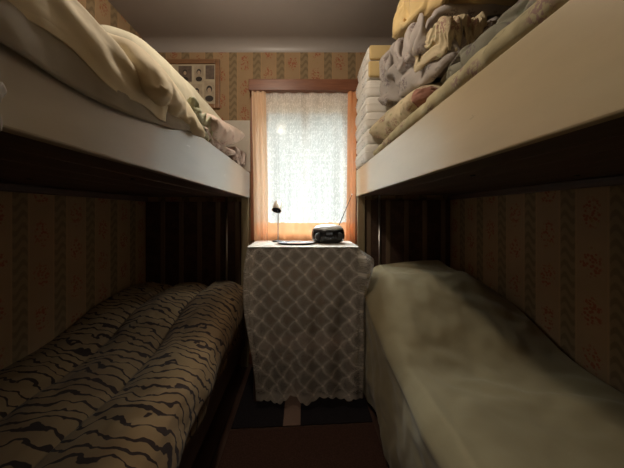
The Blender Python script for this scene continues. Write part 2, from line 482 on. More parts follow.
# ------------------------------------------------------------------ settled cloth shapes: grid size, half sizes (and centre), then steps along x, y, z
CLOTH = {}
CLOTH['pillow'] = ([26, 20, 0.356, 0.264, 0.159], [
-509,10,11,10,11,11,11,15,4,23,23,-37,-12,-10,-9,-9,-8,3,-23,-13,-13,41,-7,5,7,8,10,15,3,10,22,20,-37,-10,-8,-2,-13,-7,-10,2,-16,7,41,-5,-6,2,4,5,8,8,12,32,-19,-20,1,-12,-4,
-1,-9,-5,-3,5,6,36,0,-5,-3,0,2,4,5,8,29,-23,-9,-6,-2,-3,-3,-3,-1,5,4,-1,43,0,-4,-5,-3,-1,1,0,2,25,-17,-5,-3,-1,-1,-1,0,3,5,4,0,42,-2,-2,-5,-3,-2,-1,-1,0,0,9,-9,1,0,0,
0,2,3,4,3,2,42,-2,-3,-3,-4,-3,-2,0,-1,-1,0,1,0,1,0,2,2,4,3,2,0,43,0,-2,-4,-4,-2,-2,-1,-1,-1,0,0,1,0,1,2,3,3,3,2,1,42,0,-2,-4,-3,-3,-2,-1,-1,0,-1,1,0,0,1,2,3,3,4,1,
1,36,-1,-2,4,-3,-3,-3,-1,0,-1,0,0,0,1,1,2,2,4,2,1,2,31,0,0,2,-1,-2,-1,-1,-1,0,0,0,0,0,1,1,1,6,3,0,-1,35,0,0,-1,0,-1,-1,0,-1,0,0,0,0,0,1,1,-1,5,1,1,0,38,0,-1,0,-1,
0,-1,-1,0,0,0,0,0,0,0,1,0,0,-1,3,5,36,-1,0,1,0,-2,0,0,0,0,0,0,0,0,0,0,0,0,-1,4,0,40,-2,0,-1,0,0,1,1,0,0,0,0,0,-1,0,0,0,0,0,-1,0,44,-1,0,-6,1,2,3,0,1,0,0,0,0,
-1,-1,1,-1,-2,2,-6,-6,55,-2,-7,2,1,2,3,1,1,0,0,0,-1,0,-1,-2,1,-3,0,-4,-6,50,2,-9,7,0,3,2,1,1,0,0,0,0,-1,-1,-2,1,-3,-7,-2,0,39,-2,3,4,4,4,3,1,1,0,0,0,0,-1,-2,-2,-3,
-4,-2,-2,-2,36,2,4,4,4,4,3,1,0,1,0,0,0,-1,-1,-3,-3,-3,-4,-2,0,34,3,4,4,5,3,2,1,1,0,1,0,0,-1,-1,-2,-3,-4,-3,-3,-2,36,4,3,4,5,3,1,0,-1,1,1,0,2,0,-1,-2,-3,-4,-3,-3,-2,
35,2,5,5,5,0,1,-1,-1,-4,4,-7,8,5,-5,3,-2,-4,-5,-3,0,36,0,6,6,-1,0,-3,-9,4,-1,-8,7,-1,-15,27,1,1,-1,-4,-5,-4,35,6,6,-4,2,-6,-6,-11,5,-4,-9,3,-5,-19,33,12,7,4,1,-5,-6,
36,5,-4,-4,-8,-20,5,-3,-7,-8,3,-14,-2,-17,36,14,12,3,14,5,-5,34,-11,-11,-13,-26,7,-3,-5,-6,-9,1,-13,-29,26,25,10,8,20,12,12,11,-988,5,8,9,8,7,10,12,36,-19,-17,3,-18,-6,-9,1,
-16,-10,-4,41,-6,2,4,5,5,6,10,36,-15,-13,-1,-17,-5,-5,-5,-6,-1,5,42,-6,-5,1,2,8,-3,1,16,22,-21,-12,2,-8,-4,-3,1,4,4,39,-3,-5,-3,-1,1,4,-4,3,7,9,-18,6,-6,0,1,3,4,4,40,-4,
-4,-4,-3,-1,0,2,-3,0,0,3,-2,2,1,2,4,4,3,41,-3,-5,-4,-3,-1,-1,-1,0,0,0,1,1,1,2,3,4,3,3,41,-10,-2,0,-3,-1,-1,-1,0,0,0,1,1,1,2,3,4,2,2,37,-4,-2,1,-3,-2,-1,0,-1,0,1,0,
1,1,3,2,3,3,2,33,0,-1,-1,-2,-1,-1,-1,0,0,0,1,1,1,2,2,3,3,-2,36,1,-2,0,-2,-1,-1,0,0,0,0,0,1,2,1,3,3,1,0,36,0,-2,0,-1,-1,-1,0,0,0,0,0,1,1,2,2,2,3,0,35,-1,0,-1,-1,
0,-1,0,0,0,0,0,0,2,2,2,1,3,0,35,0,-1,-1,0,-1,0,0,0,0,0,0,0,1,2,2,-11,0,-1,51,0,0,-1,-1,0,0,0,0,0,0,0,0,-2,2,0,-9,-1,0,52,2,-1,0,-1,0,-1,1,0,0,0,0,-1,-1,-3,-3,-3,
-2,-1,56,1,-3,2,0,-1,0,1,0,0,0,0,-1,-2,-2,-3,-3,-3,-1,55,-4,3,-2,2,1,1,1,-1,1,-1,0,-1,-1,-3,-3,-3,-2,-2,55,-10,9,-6,4,3,1,1,0,0,0,-1,-1,-1,-2,-3,-3,-3,-1,36,2,4,5,4,
3,1,1,0,0,0,0,-1,-1,-3,-2,-4,-3,-2,36,3,5,4,4,3,0,1,0,1,0,0,-1,-1,-2,-3,-3,-3,-3,37,2,5,5,3,2,0,0,-2,3,1,1,-2,-1,-1,-2,-4,-3,-2,33,5,5,4,2,1,-3,-2,3,0,-4,-12,18,0,
0,0,-4,-4,-5,37,6,4,2,0,-5,-6,2,0,-3,-28,16,13,5,4,2,1,-4,-4,36,6,-2,-3,-16,8,-2,-3,-4,-8,-31,18,16,10,7,7,3,3,-6,37,-5,-7,-12,-18,9,-4,-1,-4,-7,-33,12,8,26,1,17,8,9,5,
-504,54,53,53,53,53,54,51,54,46,45,26,52,54,54,54,54,55,45,53,52,-996,28,55,54,54,54,51,56,53,47,47,24,54,54,55,53,54,53,55,51,27,-961,15,43,54,55,55,54,55,52,31,48,46,55,53,
55,55,54,55,55,39,16,-915,-1,28,49,54,55,55,54,55,35,45,54,54,55,55,55,55,54,47,28,-2,-885,12,22,41,51,53,54,55,55,42,49,55,55,55,55,55,54,50,38,24,14,-880,22,13,34,45,53,53,
54,55,54,49,54,54,54,55,54,52,47,23,21,26,-861,8,28,28,40,50,52,54,54,54,55,54,55,55,54,52,50,42,34,25,-6,-816,-5,18,37,34,48,52,53,54,55,56,55,55,54,54,51,48,34,38,20,7,
-819,9,12,29,37,47,50,54,54,56,55,55,56,54,54,49,47,37,30,16,9,-780,12,11,1,36,49,45,54,54,56,55,56,55,54,54,46,49,33,24,9,15,-795,15,16,41,31,28,50,54,55,55,55,56,55,54,54,
50,27,40,26,20,-11,-768,11,16,27,33,44,48,53,55,55,56,55,55,55,53,49,39,11,20,20,30,-784,13,14,33,28,47,44,53,54,55,56,55,55,54,54,43,47,33,23,16,10,-771,14,14,9,36,40,52,51,
54,55,56,55,55,55,53,48,34,35,35,3,-7,-757,10,12,43,36,36,35,53,55,55,56,55,56,54,51,50,44,35,21,-19,-8,-724,3,15,23,37,41,46,54,55,55,56,55,56,54,54,47,44,18,34,12,4,-756,
13,30,-1,21,46,49,54,55,55,56,55,56,54,54,37,48,34,3,21,29,-738,0,-13,28,13,48,51,54,55,55,56,55,56,54,54,49,27,35,42,19,-3,-771,-7,10,21,45,44,50,55,54,55,56,55,56,54,54,50,
47,36,18,17,19,-818,6,14,38,35,48,51,55,54,56,55,55,56,54,55,50,48,38,30,19,-2,-832,13,19,33,42,50,52,55,55,55,55,56,55,54,54,53,48,36,37,21,8,-862,24,22,24,46,51,55,54,55,
55,55,55,54,55,54,52,51,45,22,19,26,-886,15,25,40,47,55,54,55,55,55,54,54,52,55,49,55,53,48,38,22,0,-882,0,34,43,55,55,55,53,55,55,54,54,55,51,41,55,54,53,44,31,14,-943,31,
29,55,53,55,55,52,55,55,54,54,55,49,31,54,54,55,54,28,32,-976,28,55,54,54,48,54,55,55,54,55,52,55,51,24,52,53,55,52,54,30,-1007,53,53,53,43,54,55,55,55,53,56,52,38,43,44,53,
54,48,53,53,53,-969,55,54,54,54,55,53,53,24,49,50,55,49,55,54,55,51,54,54,-919,38,55,55,54,55,55,53,26,52,51,56,50,55,54,55,55,54,28,-893,31,47,54,55,54,54,55,51,45,46,52,54,
55,55,55,53,46,34,-874,15,40,50,53,55,55,52,55,54,54,47,52,55,55,53,49,42,28,-862,20,35,46,52,53,54,56,53,55,55,52,55,53,54,52,45,30,27,-836,17,30,43,51,52,54,54,55,56,55,55,
54,54,52,50,41,33,20,-815,36,24,20,49,52,54,54,56,55,56,55,54,54,52,48,41,19,16,-767,0,22,34,46,51,54,54,55,56,55,56,54,54,51,40,37,39,18,-799,17,27,45,43,44,53,55,55,55,56,
55,55,53,47,49,38,25,2,-759,14,30,23,44,51,52,55,55,55,56,55,54,53,50,45,35,15,20,-766,27,16,38,35,50,52,55,55,55,56,55,54,52,49,43,27,34,12,-759,10,24,35,43,49,51,55,54,56,
55,55,56,51,48,38,38,21,18,-770,18,28,39,42,46,53,53,55,56,55,55,55,45,52,37,3,18,17,-716,13,31,27,44,47,52,54,55,56,55,55,56,52,27,34,44,19,14,-724,5,22,33,43,49,51,54,55,
55,56,56,54,54,47,39,29,26,17,-754,22,33,17,41,44,54,55,55,56,55,56,55,53,49,42,32,28,17,-753,38,0,42,34,32,54,55,55,56,55,56,55,53,49,45,35,30,15,-747,-2,34,14,38,50,54,55,
56,55,56,55,54,54,50,47,37,31,11,-795,15,28,38,47,52,55,54,56,55,56,55,55,54,50,48,39,35,21,-826,17,33,41,50,53,54,55,55,55,56,55,55,53,53,49,41,34,21,-833,11,36,45,52,54,55,
55,55,54,54,56,53,53,54,51,47,24,22,-853,24,42,49,53,55,55,55,54,55,55,51,49,54,54,54,49,42,27,-889,31,45,54,54,55,55,54,55,56,38,51,53,54,55,55,54,47,22,-891,31,54,55,51,54,
55,55,56,54,33,48,51,54,54,55,55,54,41,-927,55,54,53,50,53,55,55,55,54,29,53,54,43,55,51,54,54,55,9,-3,-1,0,0,-1,-1,-1,-2,-7,-6,6,2,0,-1,0,0,1,-4,3,3,12,86,5,4,1,-1,-5,3,
-3,-6,-4,7,1,-1,-5,2,0,3,-16,6,-86,8,96,58,16,7,4,1,0,-6,-29,17,16,-5,2,-3,-10,2,-4,-11,-63,-95,3,99,78,43,19,12,8,4,1,-26,20,4,4,-10,-6,-6,-10,-16,-49,-78,-99,9,98,84,62,
35,25,16,14,10,-21,14,-3,-3,-11,-11,-12,-21,-40,-64,-83,-97,7,92,90,71,52,31,23,20,17,18,-34,15,-15,-15,-16,-20,-30,-49,-83,-84,-90,6,99,80,78,63,39,32,20,22,19,-3,-17,-14,-18,
-18,-31,-38,-61,-72,-82,-99,2,100,87,68,72,46,34,24,19,12,3,-13,-12,-18,-22,-34,-47,-72,-67,-86,-98,3,100,90,78,68,49,40,20,22,6,5,-9,-9,-21,-22,-41,-49,-68,-77,-88,-99,-1,98,89,
92,69,41,53,23,19,6,5,-8,-8,-20,-24,-50,-44,-73,-83,-90,-97,14,97,88,61,76,79,40,21,19,5,5,-7,-7,-20,-22,-39,-81,-61,-82,-85,-98,11,98,88,81,73,57,47,24,19,5,5,-7,-6,-19,-23,
-43,-66,-89,-86,-85,-85,11,98,89,74,79,49,58,26,20,4,5,-7,-6,-20,-27,-57,-49,-74,-84,-88,-97,2,96,89,91,70,63,35,36,20,3,5,-7,-5,-20,-27,-45,-72,-72,-70,-91,-98,3,98,90,58,70,
69,72,22,16,2,5,-6,-5,-20,-36,-38,-56,-71,-84,-86,-99,1,98,89,83,68,62,51,20,16,3,5,-6,-5,-16,-25,-49,-56,-86,-73,-88,-99,9,96,76,91,85,50,41,22,15,5,5,-5,-5,-17,-22,-68,-47,
-72,-92,-84,-87,9,98,87,78,89,44,36,20,16,5,5,-4,-5,-18,-21,-44,-80,-71,-58,-86,-101,7,99,90,85,53,54,40,18,18,4,7,-4,-5,-18,-24,-38,-49,-69,-87,-87,-96,8,99,89,66,71,46,33,18,
13,9,5,0,-7,-16,-19,-37,-46,-68,-76,-87,-101,6,98,86,73,61,38,30,15,14,8,8,2,-4,-17,-23,-28,-43,-70,-69,-85,-100,2,92,84,82,49,36,15,14,6,8,11,2,8,-9,-23,-31,-34,-53,-83,-86,
-91,4,97,82,63,47,15,16,7,2,-3,17,-14,23,13,-39,-10,-29,-44,-66,-84,-100,9,100,71,57,14,11,3,-8,12,5,-6,13,3,-5,10,-14,-19,-24,-55,-76,-97,5,85,76,5,20,-2,-1,-12,13,0,-6,9,-1,
-7,15,-1,-7,-10,-21,-78,-84,7,87,7,6,4,-12,4,-1,-1,-1,2,-2,1,-6,16,1,-1,-13,0,-11,-86,5,0,1,0,6,-10,-1,-1,-1,-1,2,-1,17,-2,-1,-1,-3,-1,-3,-2,-2,-74,-6,-4,0,-3,-3,-3,0,14,
-12,-10,8,-8,2,-1,8,-8,1,11,7,-65,-13,-9,-6,-5,-4,-1,14,-10,-7,4,-6,2,2,3,3,18,79,-7,-75,-48,-17,-13,1,-20,-12,15,16,-24,-7,19,-4,6,7,22,52,72,18,-88,-64,-41,-21,-16,-4,-26,
-3,9,9,-21,27,0,15,23,43,61,78,11,-86,-69,-50,-35,-25,-17,-5,-24,-7,-4,28,0,26,21,32,54,75,81,4,-88,-76,-58,-37,-29,-24,-15,-13,-10,6,10,18,18,32,40,62,74,86,3,-66,-83,-85,-43,
-30,-20,-22,-8,-8,5,7,19,21,34,46,62,86,87,15,-92,-85,-72,-51,-39,-21,-18,-10,-7,4,7,18,21,37,64,68,65,87,10,-87,-80,-54,-58,-54,-27,-14,-14,-2,1,8,18,25,49,44,66,82,92,14,-89,
-77,-83,-58,-40,-31,-15,-14,-1,-2,11,17,27,42,53,71,88,86,11,-80,-88,-67,-72,-40,-33,-16,-14,-2,-2,10,15,32,43,58,81,72,90,12,-90,-82,-72,-58,-44,-36,-17,-15,-2,-4,11,12,32,48,67,
66,86,87,3,-87,-79,-66,-59,-52,-31,-22,-12,-3,-2,6,11,54,33,67,88,87,87,-13,-90,-76,-80,-57,-49,-31,-23,-8,-5,2,3,9,30,80,73,51,86,88,0,-91,-85,-75,-58,-42,-38,-20,-6,-6,3,7,17,
24,47,66,78,82,87,7,-85,-72,-87,-63,-55,-21,-17,-4,-6,5,4,20,26,42,61,75,80,87,14,-67,-91,-59,-72,-75,-15,-15,-4,-5,4,6,20,24,44,53,72,77,88,21,-89,-69,-88,-67,-39,-16,-16,-5,
-6,4,7,19,22,42,48,68,77,90,1,-89,-79,-66,-47,-33,-19,-16,-6,-7,2,6,20,22,37,45,66,72,85,6,-87,-75,-60,-40,-30,-15,-14,-8,-11,-3,6,19,26,28,43,60,73,85,7,-90,-69,-54,-32,-23,
-12,-10,2,-22,-10,1,25,22,24,34,48,82,84,-7,-82,-58,-43,-25,-14,-3,0,-17,-10,5,20,-16,15,18,24,42,59,79,8,-76,-51,-21,-17,2,6,-13,-8,-3,23,-10,-4,6,9,13,18,47,84,8,-76,-13,-8,
6,-12,-3,-3,-2,3,25,-12,-8,1,3,2,12,13,61,7,-6,-3,3,7,-12,-2,-4,-2,2,26,-8,-7,-5,7,-7,6,1,8])
CLOTH['softpillow'] = ([28, 22, 0.338, 0.252, 0.174], [
-510,7,39,-26,-14,17,-10,8,31,-10,-6,-5,-4,-5,9,-13,-5,-6,-2,7,-13,29,-12,-8,35,-23,32,-23,-17,12,4,25,10,-19,-7,2,-12,-3,0,6,-13,-5,-5,-4,18,24,-19,-1,18,-11,21,-25,7,7,10,
24,-6,-18,-5,1,-8,6,-8,-3,-3,-3,4,18,-5,21,0,-6,-4,-4,12,-6,3,5,12,12,-21,-1,-2,4,-6,-1,0,-1,3,8,2,11,22,-2,-4,-5,-4,-3,7,-5,1,16,-9,2,-4,3,-3,-2,1,0,2,8,7,4,-4,36,-2,
-5,-5,-4,-3,-1,0,3,-3,0,3,3,-2,2,-2,1,1,5,4,10,4,-3,34,0,-5,-5,-4,-3,-2,-1,0,2,-2,0,1,1,1,1,1,4,5,3,5,3,3,34,-2,-3,-4,-5,-4,-1,-1,-1,0,0,2,0,1,0,2,2,3,5,3,3,2,6,
28,-9,7,-6,-1,-2,-2,0,-1,0,-1,1,0,1,1,1,3,3,4,0,3,6,-1,30,-5,5,-3,-1,-2,-1,-2,0,0,0,0,1,0,1,1,2,4,2,2,4,3,-11,36,1,0,2,-1,-1,-2,-1,-1,1,-1,1,0,1,0,2,2,3,1,4,3,0,
-8,37,0,0,0,1,0,-2,-2,0,0,0,0,1,0,1,2,1,3,2,3,2,-4,-7,40,2,-1,0,2,-1,-3,0,0,0,0,0,0,1,1,1,2,1,3,2,2,-10,0,38,4,0,0,-1,0,-2,0,0,0,1,0,0,1,0,1,2,2,3,-3,-4,-1,2,
37,-2,5,1,-3,0,0,1,0,0,1,0,0,0,1,1,1,2,-3,-2,-2,2,3,36,-4,6,0,0,0,0,1,0,0,0,1,0,0,0,2,0,3,-4,-3,0,-1,-2,39,1,1,2,2,0,0,1,1,0,0,1,0,0,0,0,1,-5,-1,3,-1,-1,-8,35,
11,-3,5,3,1,-1,2,0,1,0,0,0,1,0,-2,1,-6,0,4,-10,4,-11,42,4,1,1,9,2,0,1,1,0,1,-1,1,0,0,-1,-4,-2,0,-3,-2,-1,-10,45,-10,5,6,12,2,3,0,2,0,0,0,0,-1,1,-1,-4,-4,3,-10,4,
-11,-4,43,-5,3,5,6,6,6,4,0,-1,2,0,-1,1,-2,0,-4,-4,-6,-6,-4,-3,1,36,2,5,4,6,7,5,2,0,1,1,0,0,-1,0,-3,-1,-4,-6,-7,-5,-1,2,31,7,4,5,5,5,6,1,1,0,-1,3,0,0,-1,-2,-2,-3,-6,
-7,-5,-2,0,33,7,5,3,7,5,3,-1,3,-3,2,0,-5,7,-1,-1,-3,-1,-4,-6,-7,-1,1,31,1,6,9,7,3,0,0,-6,5,1,-11,6,3,-5,7,0,-1,-2,-5,-7,-6,6,31,-2,8,9,3,-6,3,-2,-6,3,-1,-2,-19,16,6,
3,3,1,1,-1,-6,-10,1,40,-2,8,-19,16,-2,-3,-8,4,-1,-9,1,-22,14,4,15,5,4,3,2,1,-11,-1,30,7,-27,11,4,-5,-4,-3,-10,6,-4,-10,-3,-17,27,2,12,7,5,5,2,-33,36,-14,18,0,-32,17,1,-2,
-3,-4,-13,-10,9,0,-18,26,7,7,3,-3,14,-25,28,-30,-988,0,0,27,-9,2,-1,15,24,-19,-7,-3,-7,7,-6,9,-15,-8,-6,-2,15,15,-12,-6,9,9,17,-13,3,6,17,-18,-4,-1,-3,2,7,-14,-3,-1,5,16,
16,-5,-6,-4,15,-6,-1,12,-10,0,-2,5,8,-9,-3,-2,3,1,4,8,7,25,-3,-6,-6,-3,1,0,-1,2,6,-4,1,7,-8,0,2,2,4,6,10,-3,36,-4,-7,-5,-4,-3,0,-1,0,0,0,1,1,4,-2,3,3,5,8,9,-1,34,-5,
-4,-5,-5,-3,-2,-1,-1,2,-1,0,3,0,1,4,2,7,8,3,5,34,-6,-3,-5,-4,-4,-2,-1,-2,0,0,1,1,0,3,2,5,7,8,3,4,24,5,-6,-2,-5,-3,-3,-1,-1,0,1,-1,2,-1,1,2,8,6,-2,7,-9,44,4,-4,-3,-5,
-2,-3,-2,0,-1,0,0,0,0,1,2,-2,14,1,0,-1,43,-8,6,-2,-7,-2,-1,-1,-1,0,0,0,0,1,0,1,-2,5,10,-1,1,40,-7,5,-1,-5,-1,-2,-1,0,0,0,0,0,0,0,-1,0,1,9,4,2,32,-2,0,-1,2,-2,-1,0,
0,0,0,0,0,0,-1,0,0,-2,2,10,5,32,-1,-1,-1,2,-2,0,0,0,0,0,0,0,-1,0,0,-1,-1,1,3,11,33,0,-1,-1,0,0,0,0,-1,0,1,0,-1,0,0,-1,-2,1,0,2,3,39,3,0,-4,3,0,-1,0,0,0,0,0,0,0,
-1,-1,-1,-1,2,1,2,38,5,-10,7,2,0,0,0,0,0,0,0,0,0,-1,-2,0,-2,2,2,2,38,-2,-5,5,1,5,-1,1,0,0,0,0,0,-1,-1,-1,-1,-2,-2,6,1,37,-5,-1,1,4,6,1,0,0,1,0,0,-1,0,-1,-1,-2,-2,
-1,1,1,33,2,0,0,6,3,3,1,-1,1,0,0,0,-1,-1,-1,-2,-1,-2,-9,-2,47,-2,2,2,4,3,2,3,0,0,0,0,0,0,-1,-1,-3,-1,-6,-5,-2,47,-6,0,8,3,4,3,0,1,1,0,0,0,0,-1,-2,-1,-3,-6,-3,-3,33,
3,5,7,4,5,1,1,1,-1,1,0,1,-1,-1,0,-3,-4,-5,-2,-3,33,4,4,6,5,3,2,0,0,0,-2,3,-5,6,-1,0,-2,-4,-5,-2,-3,34,3,5,5,4,2,0,-1,-4,4,1,-8,5,4,2,0,-1,-2,-5,-5,-5,32,6,7,5,-1,
-2,-9,7,1,0,-1,-1,-8,13,0,2,-6,9,-2,-4,-5,31,7,3,-10,-13,11,-3,-1,-11,12,3,3,-3,-1,-18,21,7,7,-2,0,-10,36,1,-13,-23,11,1,-10,5,-2,-4,-12,19,0,2,-19,20,9,8,-18,25,4,-433,6,
0,29,48,48,53,54,35,52,53,54,54,53,53,51,54,54,54,53,49,-30,53,-982,23,45,19,37,46,52,54,44,54,45,53,55,51,54,54,54,51,54,53,54,31,-42,-965,16,49,38,42,35,54,54,53,45,54,45,
54,55,52,54,53,54,54,54,55,41,9,-1006,-3,23,43,42,53,48,54,54,53,53,42,55,54,55,51,55,55,55,55,44,17,41,-988,7,9,28,44,47,54,48,53,50,50,55,54,55,54,54,55,55,55,45,43,32,-1,
-934,0,22,24,24,46,49,53,54,47,54,55,55,54,55,54,55,55,52,31,47,33,25,-924,-11,11,21,29,43,49,50,52,55,49,55,55,55,55,55,55,51,54,42,16,31,44,-905,-2,0,17,38,25,48,52,50,54,
53,55,54,55,55,55,56,52,47,51,31,31,20,-867,11,-19,21,-1,36,46,53,49,54,52,55,54,55,55,56,54,54,50,25,33,42,-1,-806,-30,17,-11,9,37,43,50,52,52,53,55,54,55,55,56,55,53,34,45,
33,23,-25,-795,-16,4,8,31,29,44,43,51,54,52,55,54,56,54,56,55,51,45,36,26,9,-13,-786,-16,19,15,9,34,38,44,51,53,54,54,54,56,54,56,55,45,52,29,18,-5,40,-795,-32,12,13,26,36,42,
31,51,53,53,55,54,55,55,55,55,51,46,12,21,40,21,-826,-7,5,18,39,31,24,39,50,53,53,55,54,55,55,55,53,53,44,36,32,22,7,-816,15,-13,5,21,30,38,43,50,53,53,54,54,55,54,55,49,55,
28,37,36,46,-4,-806,-12,23,8,-1,30,39,48,46,52,53,55,53,54,55,55,52,50,44,37,28,27,42,-813,-36,-4,12,29,24,43,38,50,53,52,54,55,53,55,49,53,38,48,51,35,27,5,-820,-2,23,4,8,
28,35,46,49,54,53,54,55,53,55,55,42,54,45,35,11,34,-1,-797,37,14,13,-8,20,26,51,47,54,52,55,53,55,55,55,53,34,47,12,42,9,45,-830,3,20,22,37,21,8,47,51,55,53,54,55,55,54,55,
55,46,27,42,20,39,35,-825,-38,9,20,26,28,48,37,54,55,51,55,55,54,55,55,55,55,46,38,31,29,21,-872,-19,13,18,32,29,42,52,54,52,54,54,54,56,54,56,55,54,50,45,36,25,8,-901,3,16,
25,14,47,41,52,53,54,54,52,54,55,55,56,55,55,49,51,41,24,17,-936,25,13,1,29,45,52,54,51,55,53,53,55,51,55,55,55,55,55,51,45,3,28,-953,5,16,34,26,51,53,54,55,52,53,53,51,54,
55,52,55,56,55,54,50,19,-4,-960,-4,22,30,52,54,52,55,54,53,54,54,49,47,53,55,54,55,55,55,54,34,9,-981,-21,27,46,43,54,54,54,53,54,54,54,46,50,53,50,53,54,55,54,55,47,7,-1022,
9,31,40,53,54,54,54,54,52,55,53,54,51,39,54,51,53,54,54,55,18,29,-968,-37,51,30,48,55,54,54,54,52,52,54,54,50,39,53,53,54,55,49,40,25,2,-969,54,54,31,53,55,55,50,44,49,53,54,
54,54,54,51,51,54,53,54,17,-965,18,52,53,53,47,53,55,52,50,49,54,54,54,54,52,51,53,54,48,-19,-957,39,51,54,49,55,56,50,54,54,55,53,49,54,54,54,52,53,49,43,9,-967,27,52,46,54,
54,55,55,55,51,55,54,51,54,54,53,52,50,47,32,-16,-929,31,40,51,53,56,55,55,55,54,55,54,54,50,55,51,52,47,41,22,-1,-917,39,25,52,50,54,55,56,56,53,55,54,52,55,53,50,52,42,32,
1,22,-895,21,36,48,53,52,55,55,56,55,55,54,54,53,51,53,49,33,27,13,5,-841,-2,41,32,50,54,55,56,55,55,54,55,53,55,53,53,33,28,3,20,-12,-802,22,31,38,44,55,55,54,55,55,55,54,
55,54,54,33,13,40,23,-9,27,-797,47,14,35,48,35,56,55,55,55,54,55,55,51,55,18,38,-5,43,25,9,-778,12,46,36,25,42,55,55,55,55,55,55,54,54,40,47,31,11,-10,41,20,-808,25,38,37,42,
54,50,55,55,55,55,54,54,54,47,41,33,26,7,-16,33,-806,35,29,39,52,45,53,55,56,55,54,55,54,50,50,40,27,39,13,7,-19,-780,20,34,37,48,51,54,56,55,55,54,55,53,53,47,35,45,32,17,
12,3,-791,3,28,48,35,51,55,55,55,54,56,54,52,54,48,45,38,16,31,21,8,-824,28,47,24,36,47,54,56,55,54,55,53,55,52,44,51,37,29,7,31,5,-819,50,13,49,40,31,51,56,55,54,55,53,55,
50,52,48,30,42,23,4,-9,-792,16,24,42,47,52,42,56,54,55,54,54,54,52,51,49,41,36,21,-26,-8,-797,31,34,37,51,45,54,56,54,56,54,54,54,52,50,50,36,43,26,7,-4,-835,42,29,18,46,55,
55,56,55,54,54,54,55,52,53,48,44,30,9,35,-1,-837,11,27,38,54,51,55,55,55,55,55,54,54,53,53,44,50,19,36,29,1,-888,26,39,52,45,55,55,55,55,54,55,55,54,52,53,52,40,47,30,18,8,
-911,31,35,49,53,56,55,55,55,55,53,55,52,54,54,52,51,42,35,3,5,-905,30,33,52,55,56,54,55,52,56,54,49,55,55,54,53,52,49,36,21,10,-959,36,50,54,55,54,51,55,54,54,54,54,50,52,
54,54,49,53,50,13,7,-964,40,55,53,50,53,54,55,51,53,54,55,53,54,45,48,54,54,49,51,18,-1013,55,52,43,53,55,52,54,55,53,53,49,54,54,44,49,53,54,41,43,44,-73,-74,-32,49,25,25,11,
14,2,15,19,17,17,18,18,13,14,16,16,17,16,-9,17,-230,-41,21,39,36,32,10,15,4,6,27,17,16,20,17,14,8,20,17,18,16,-47,-44,-286,85,17,54,32,37,15,13,11,0,15,29,18,12,21,8,19,15,
15,15,-5,-40,-87,-298,88,73,50,50,6,37,20,15,6,5,31,14,16,2,27,10,11,11,-2,-48,-75,-62,-284,88,79,68,48,45,10,39,23,-4,30,6,21,5,17,18,8,9,2,-46,-47,-66,-88,-261,88,72,72,71,
45,37,25,10,43,16,6,1,21,1,18,9,2,-27,-66,-39,-63,-80,-254,87,78,73,67,50,39,34,25,13,37,13,11,9,9,6,2,-30,-16,-53,-76,-66,-60,-251,89,80,76,57,71,40,30,33,22,24,5,18,4,15,
-5,3,-26,-42,-30,-66,-66,-82,-243,86,74,73,80,61,44,26,36,19,29,14,15,9,11,-1,-18,-14,-35,-71,-63,-51,-88,-229,76,76,78,79,60,51,34,27,29,25,12,13,13,10,0,-9,-22,-64,-46,-64,-73,
-77,-239,85,80,79,66,68,48,51,31,17,29,10,21,3,15,-1,-7,-30,-47,-60,-70,-79,-85,-225,85,75,77,79,63,58,48,34,21,23,13,19,6,12,-9,-5,-46,-26,-68,-76,-79,-66,-230,76,79,78,71,60,
52,66,31,23,23,17,16,14,5,0,-15,-31,-43,-78,-74,-52,-82,-247,88,79,76,56,66,72,58,32,27,21,16,18,10,11,-1,-21,-25,-48,-61,-64,-74,-87,-249,85,77,80,74,67,59,50,35,25,24,17,19,
11,12,-8,-39,-16,-68,-60,-60,-44,-88,-252,86,72,79,80,67,58,39,45,29,21,16,21,17,11,-17,-25,-36,-48,-60,-69,-70,-64,-239,71,79,78,68,73,50,58,36,22,25,19,17,19,10,-38,-20,-59,-40,
-28,-62,-70,-87,-238,84,73,79,79,69,62,46,37,19,21,20,12,22,12,-16,-52,-15,-45,-62,-76,-62,-86,-221,69,77,78,77,74,71,32,42,14,28,11,24,10,17,2,-23,-63,-42,-78,-52,-79,-57,-232,
86,73,73,55,74,79,42,30,17,22,14,17,2,20,8,-8,-44,-70,-48,-74,-52,-73,-229,69,78,75,69,68,39,59,19,13,30,14,12,15,4,9,-8,-14,-43,-56,-66,-69,-84,-251,83,77,75,65,67,51,30,20,
24,21,18,13,7,12,-4,7,-13,-34,-45,-60,-72,-88,-265,87,76,71,76,42,53,26,24,19,13,28,19,8,9,2,2,-6,-36,-30,-52,-73,-85,-280,80,78,79,67,46,29,16,31,9,25,20,4,28,10,2,-2,7,-12,
-30,-45,-80,-79,-287,88,76,60,69,30,21,19,9,27,21,-4,29,17,1,22,8,5,1,-17,-33,-75,-87,-289,89,70,65,30,10,26,17,7,25,17,16,-5,26,20,13,13,11,9,3,-18,-58,-88,-293,78,57,11,41,
17,15,10,21,18,9,19,-9,25,19,22,17,15,13,11,10,-34,-87,-292,85,-37,40,22,14,14,15,12,21,14,10,14,4,23,15,20,17,16,14,12,-41,-1,-318,13,0,5,17,15,15,15,15,16,15,12,15,4,24,17,
17,15,15,16,17,35,-44,-267,-20,-17,21,12,13,11,15,13,8,19,18,12,19,15,24,10,13,17,15,63,-298,-72,-23,15,15,27,-2,10,20,17,7,16,17,14,19,23,10,18,21,39,69,-306,-57,-28,-15,24,3,
6,24,1,13,13,24,31,2,12,17,28,25,36,47,77,-275,-69,-26,-44,-15,12,8,8,15,27,6,18,29,4,21,24,27,32,43,62,76,-261,-65,-54,-32,-18,-11,8,6,11,15,14,16,19,33,14,29,29,40,52,72,
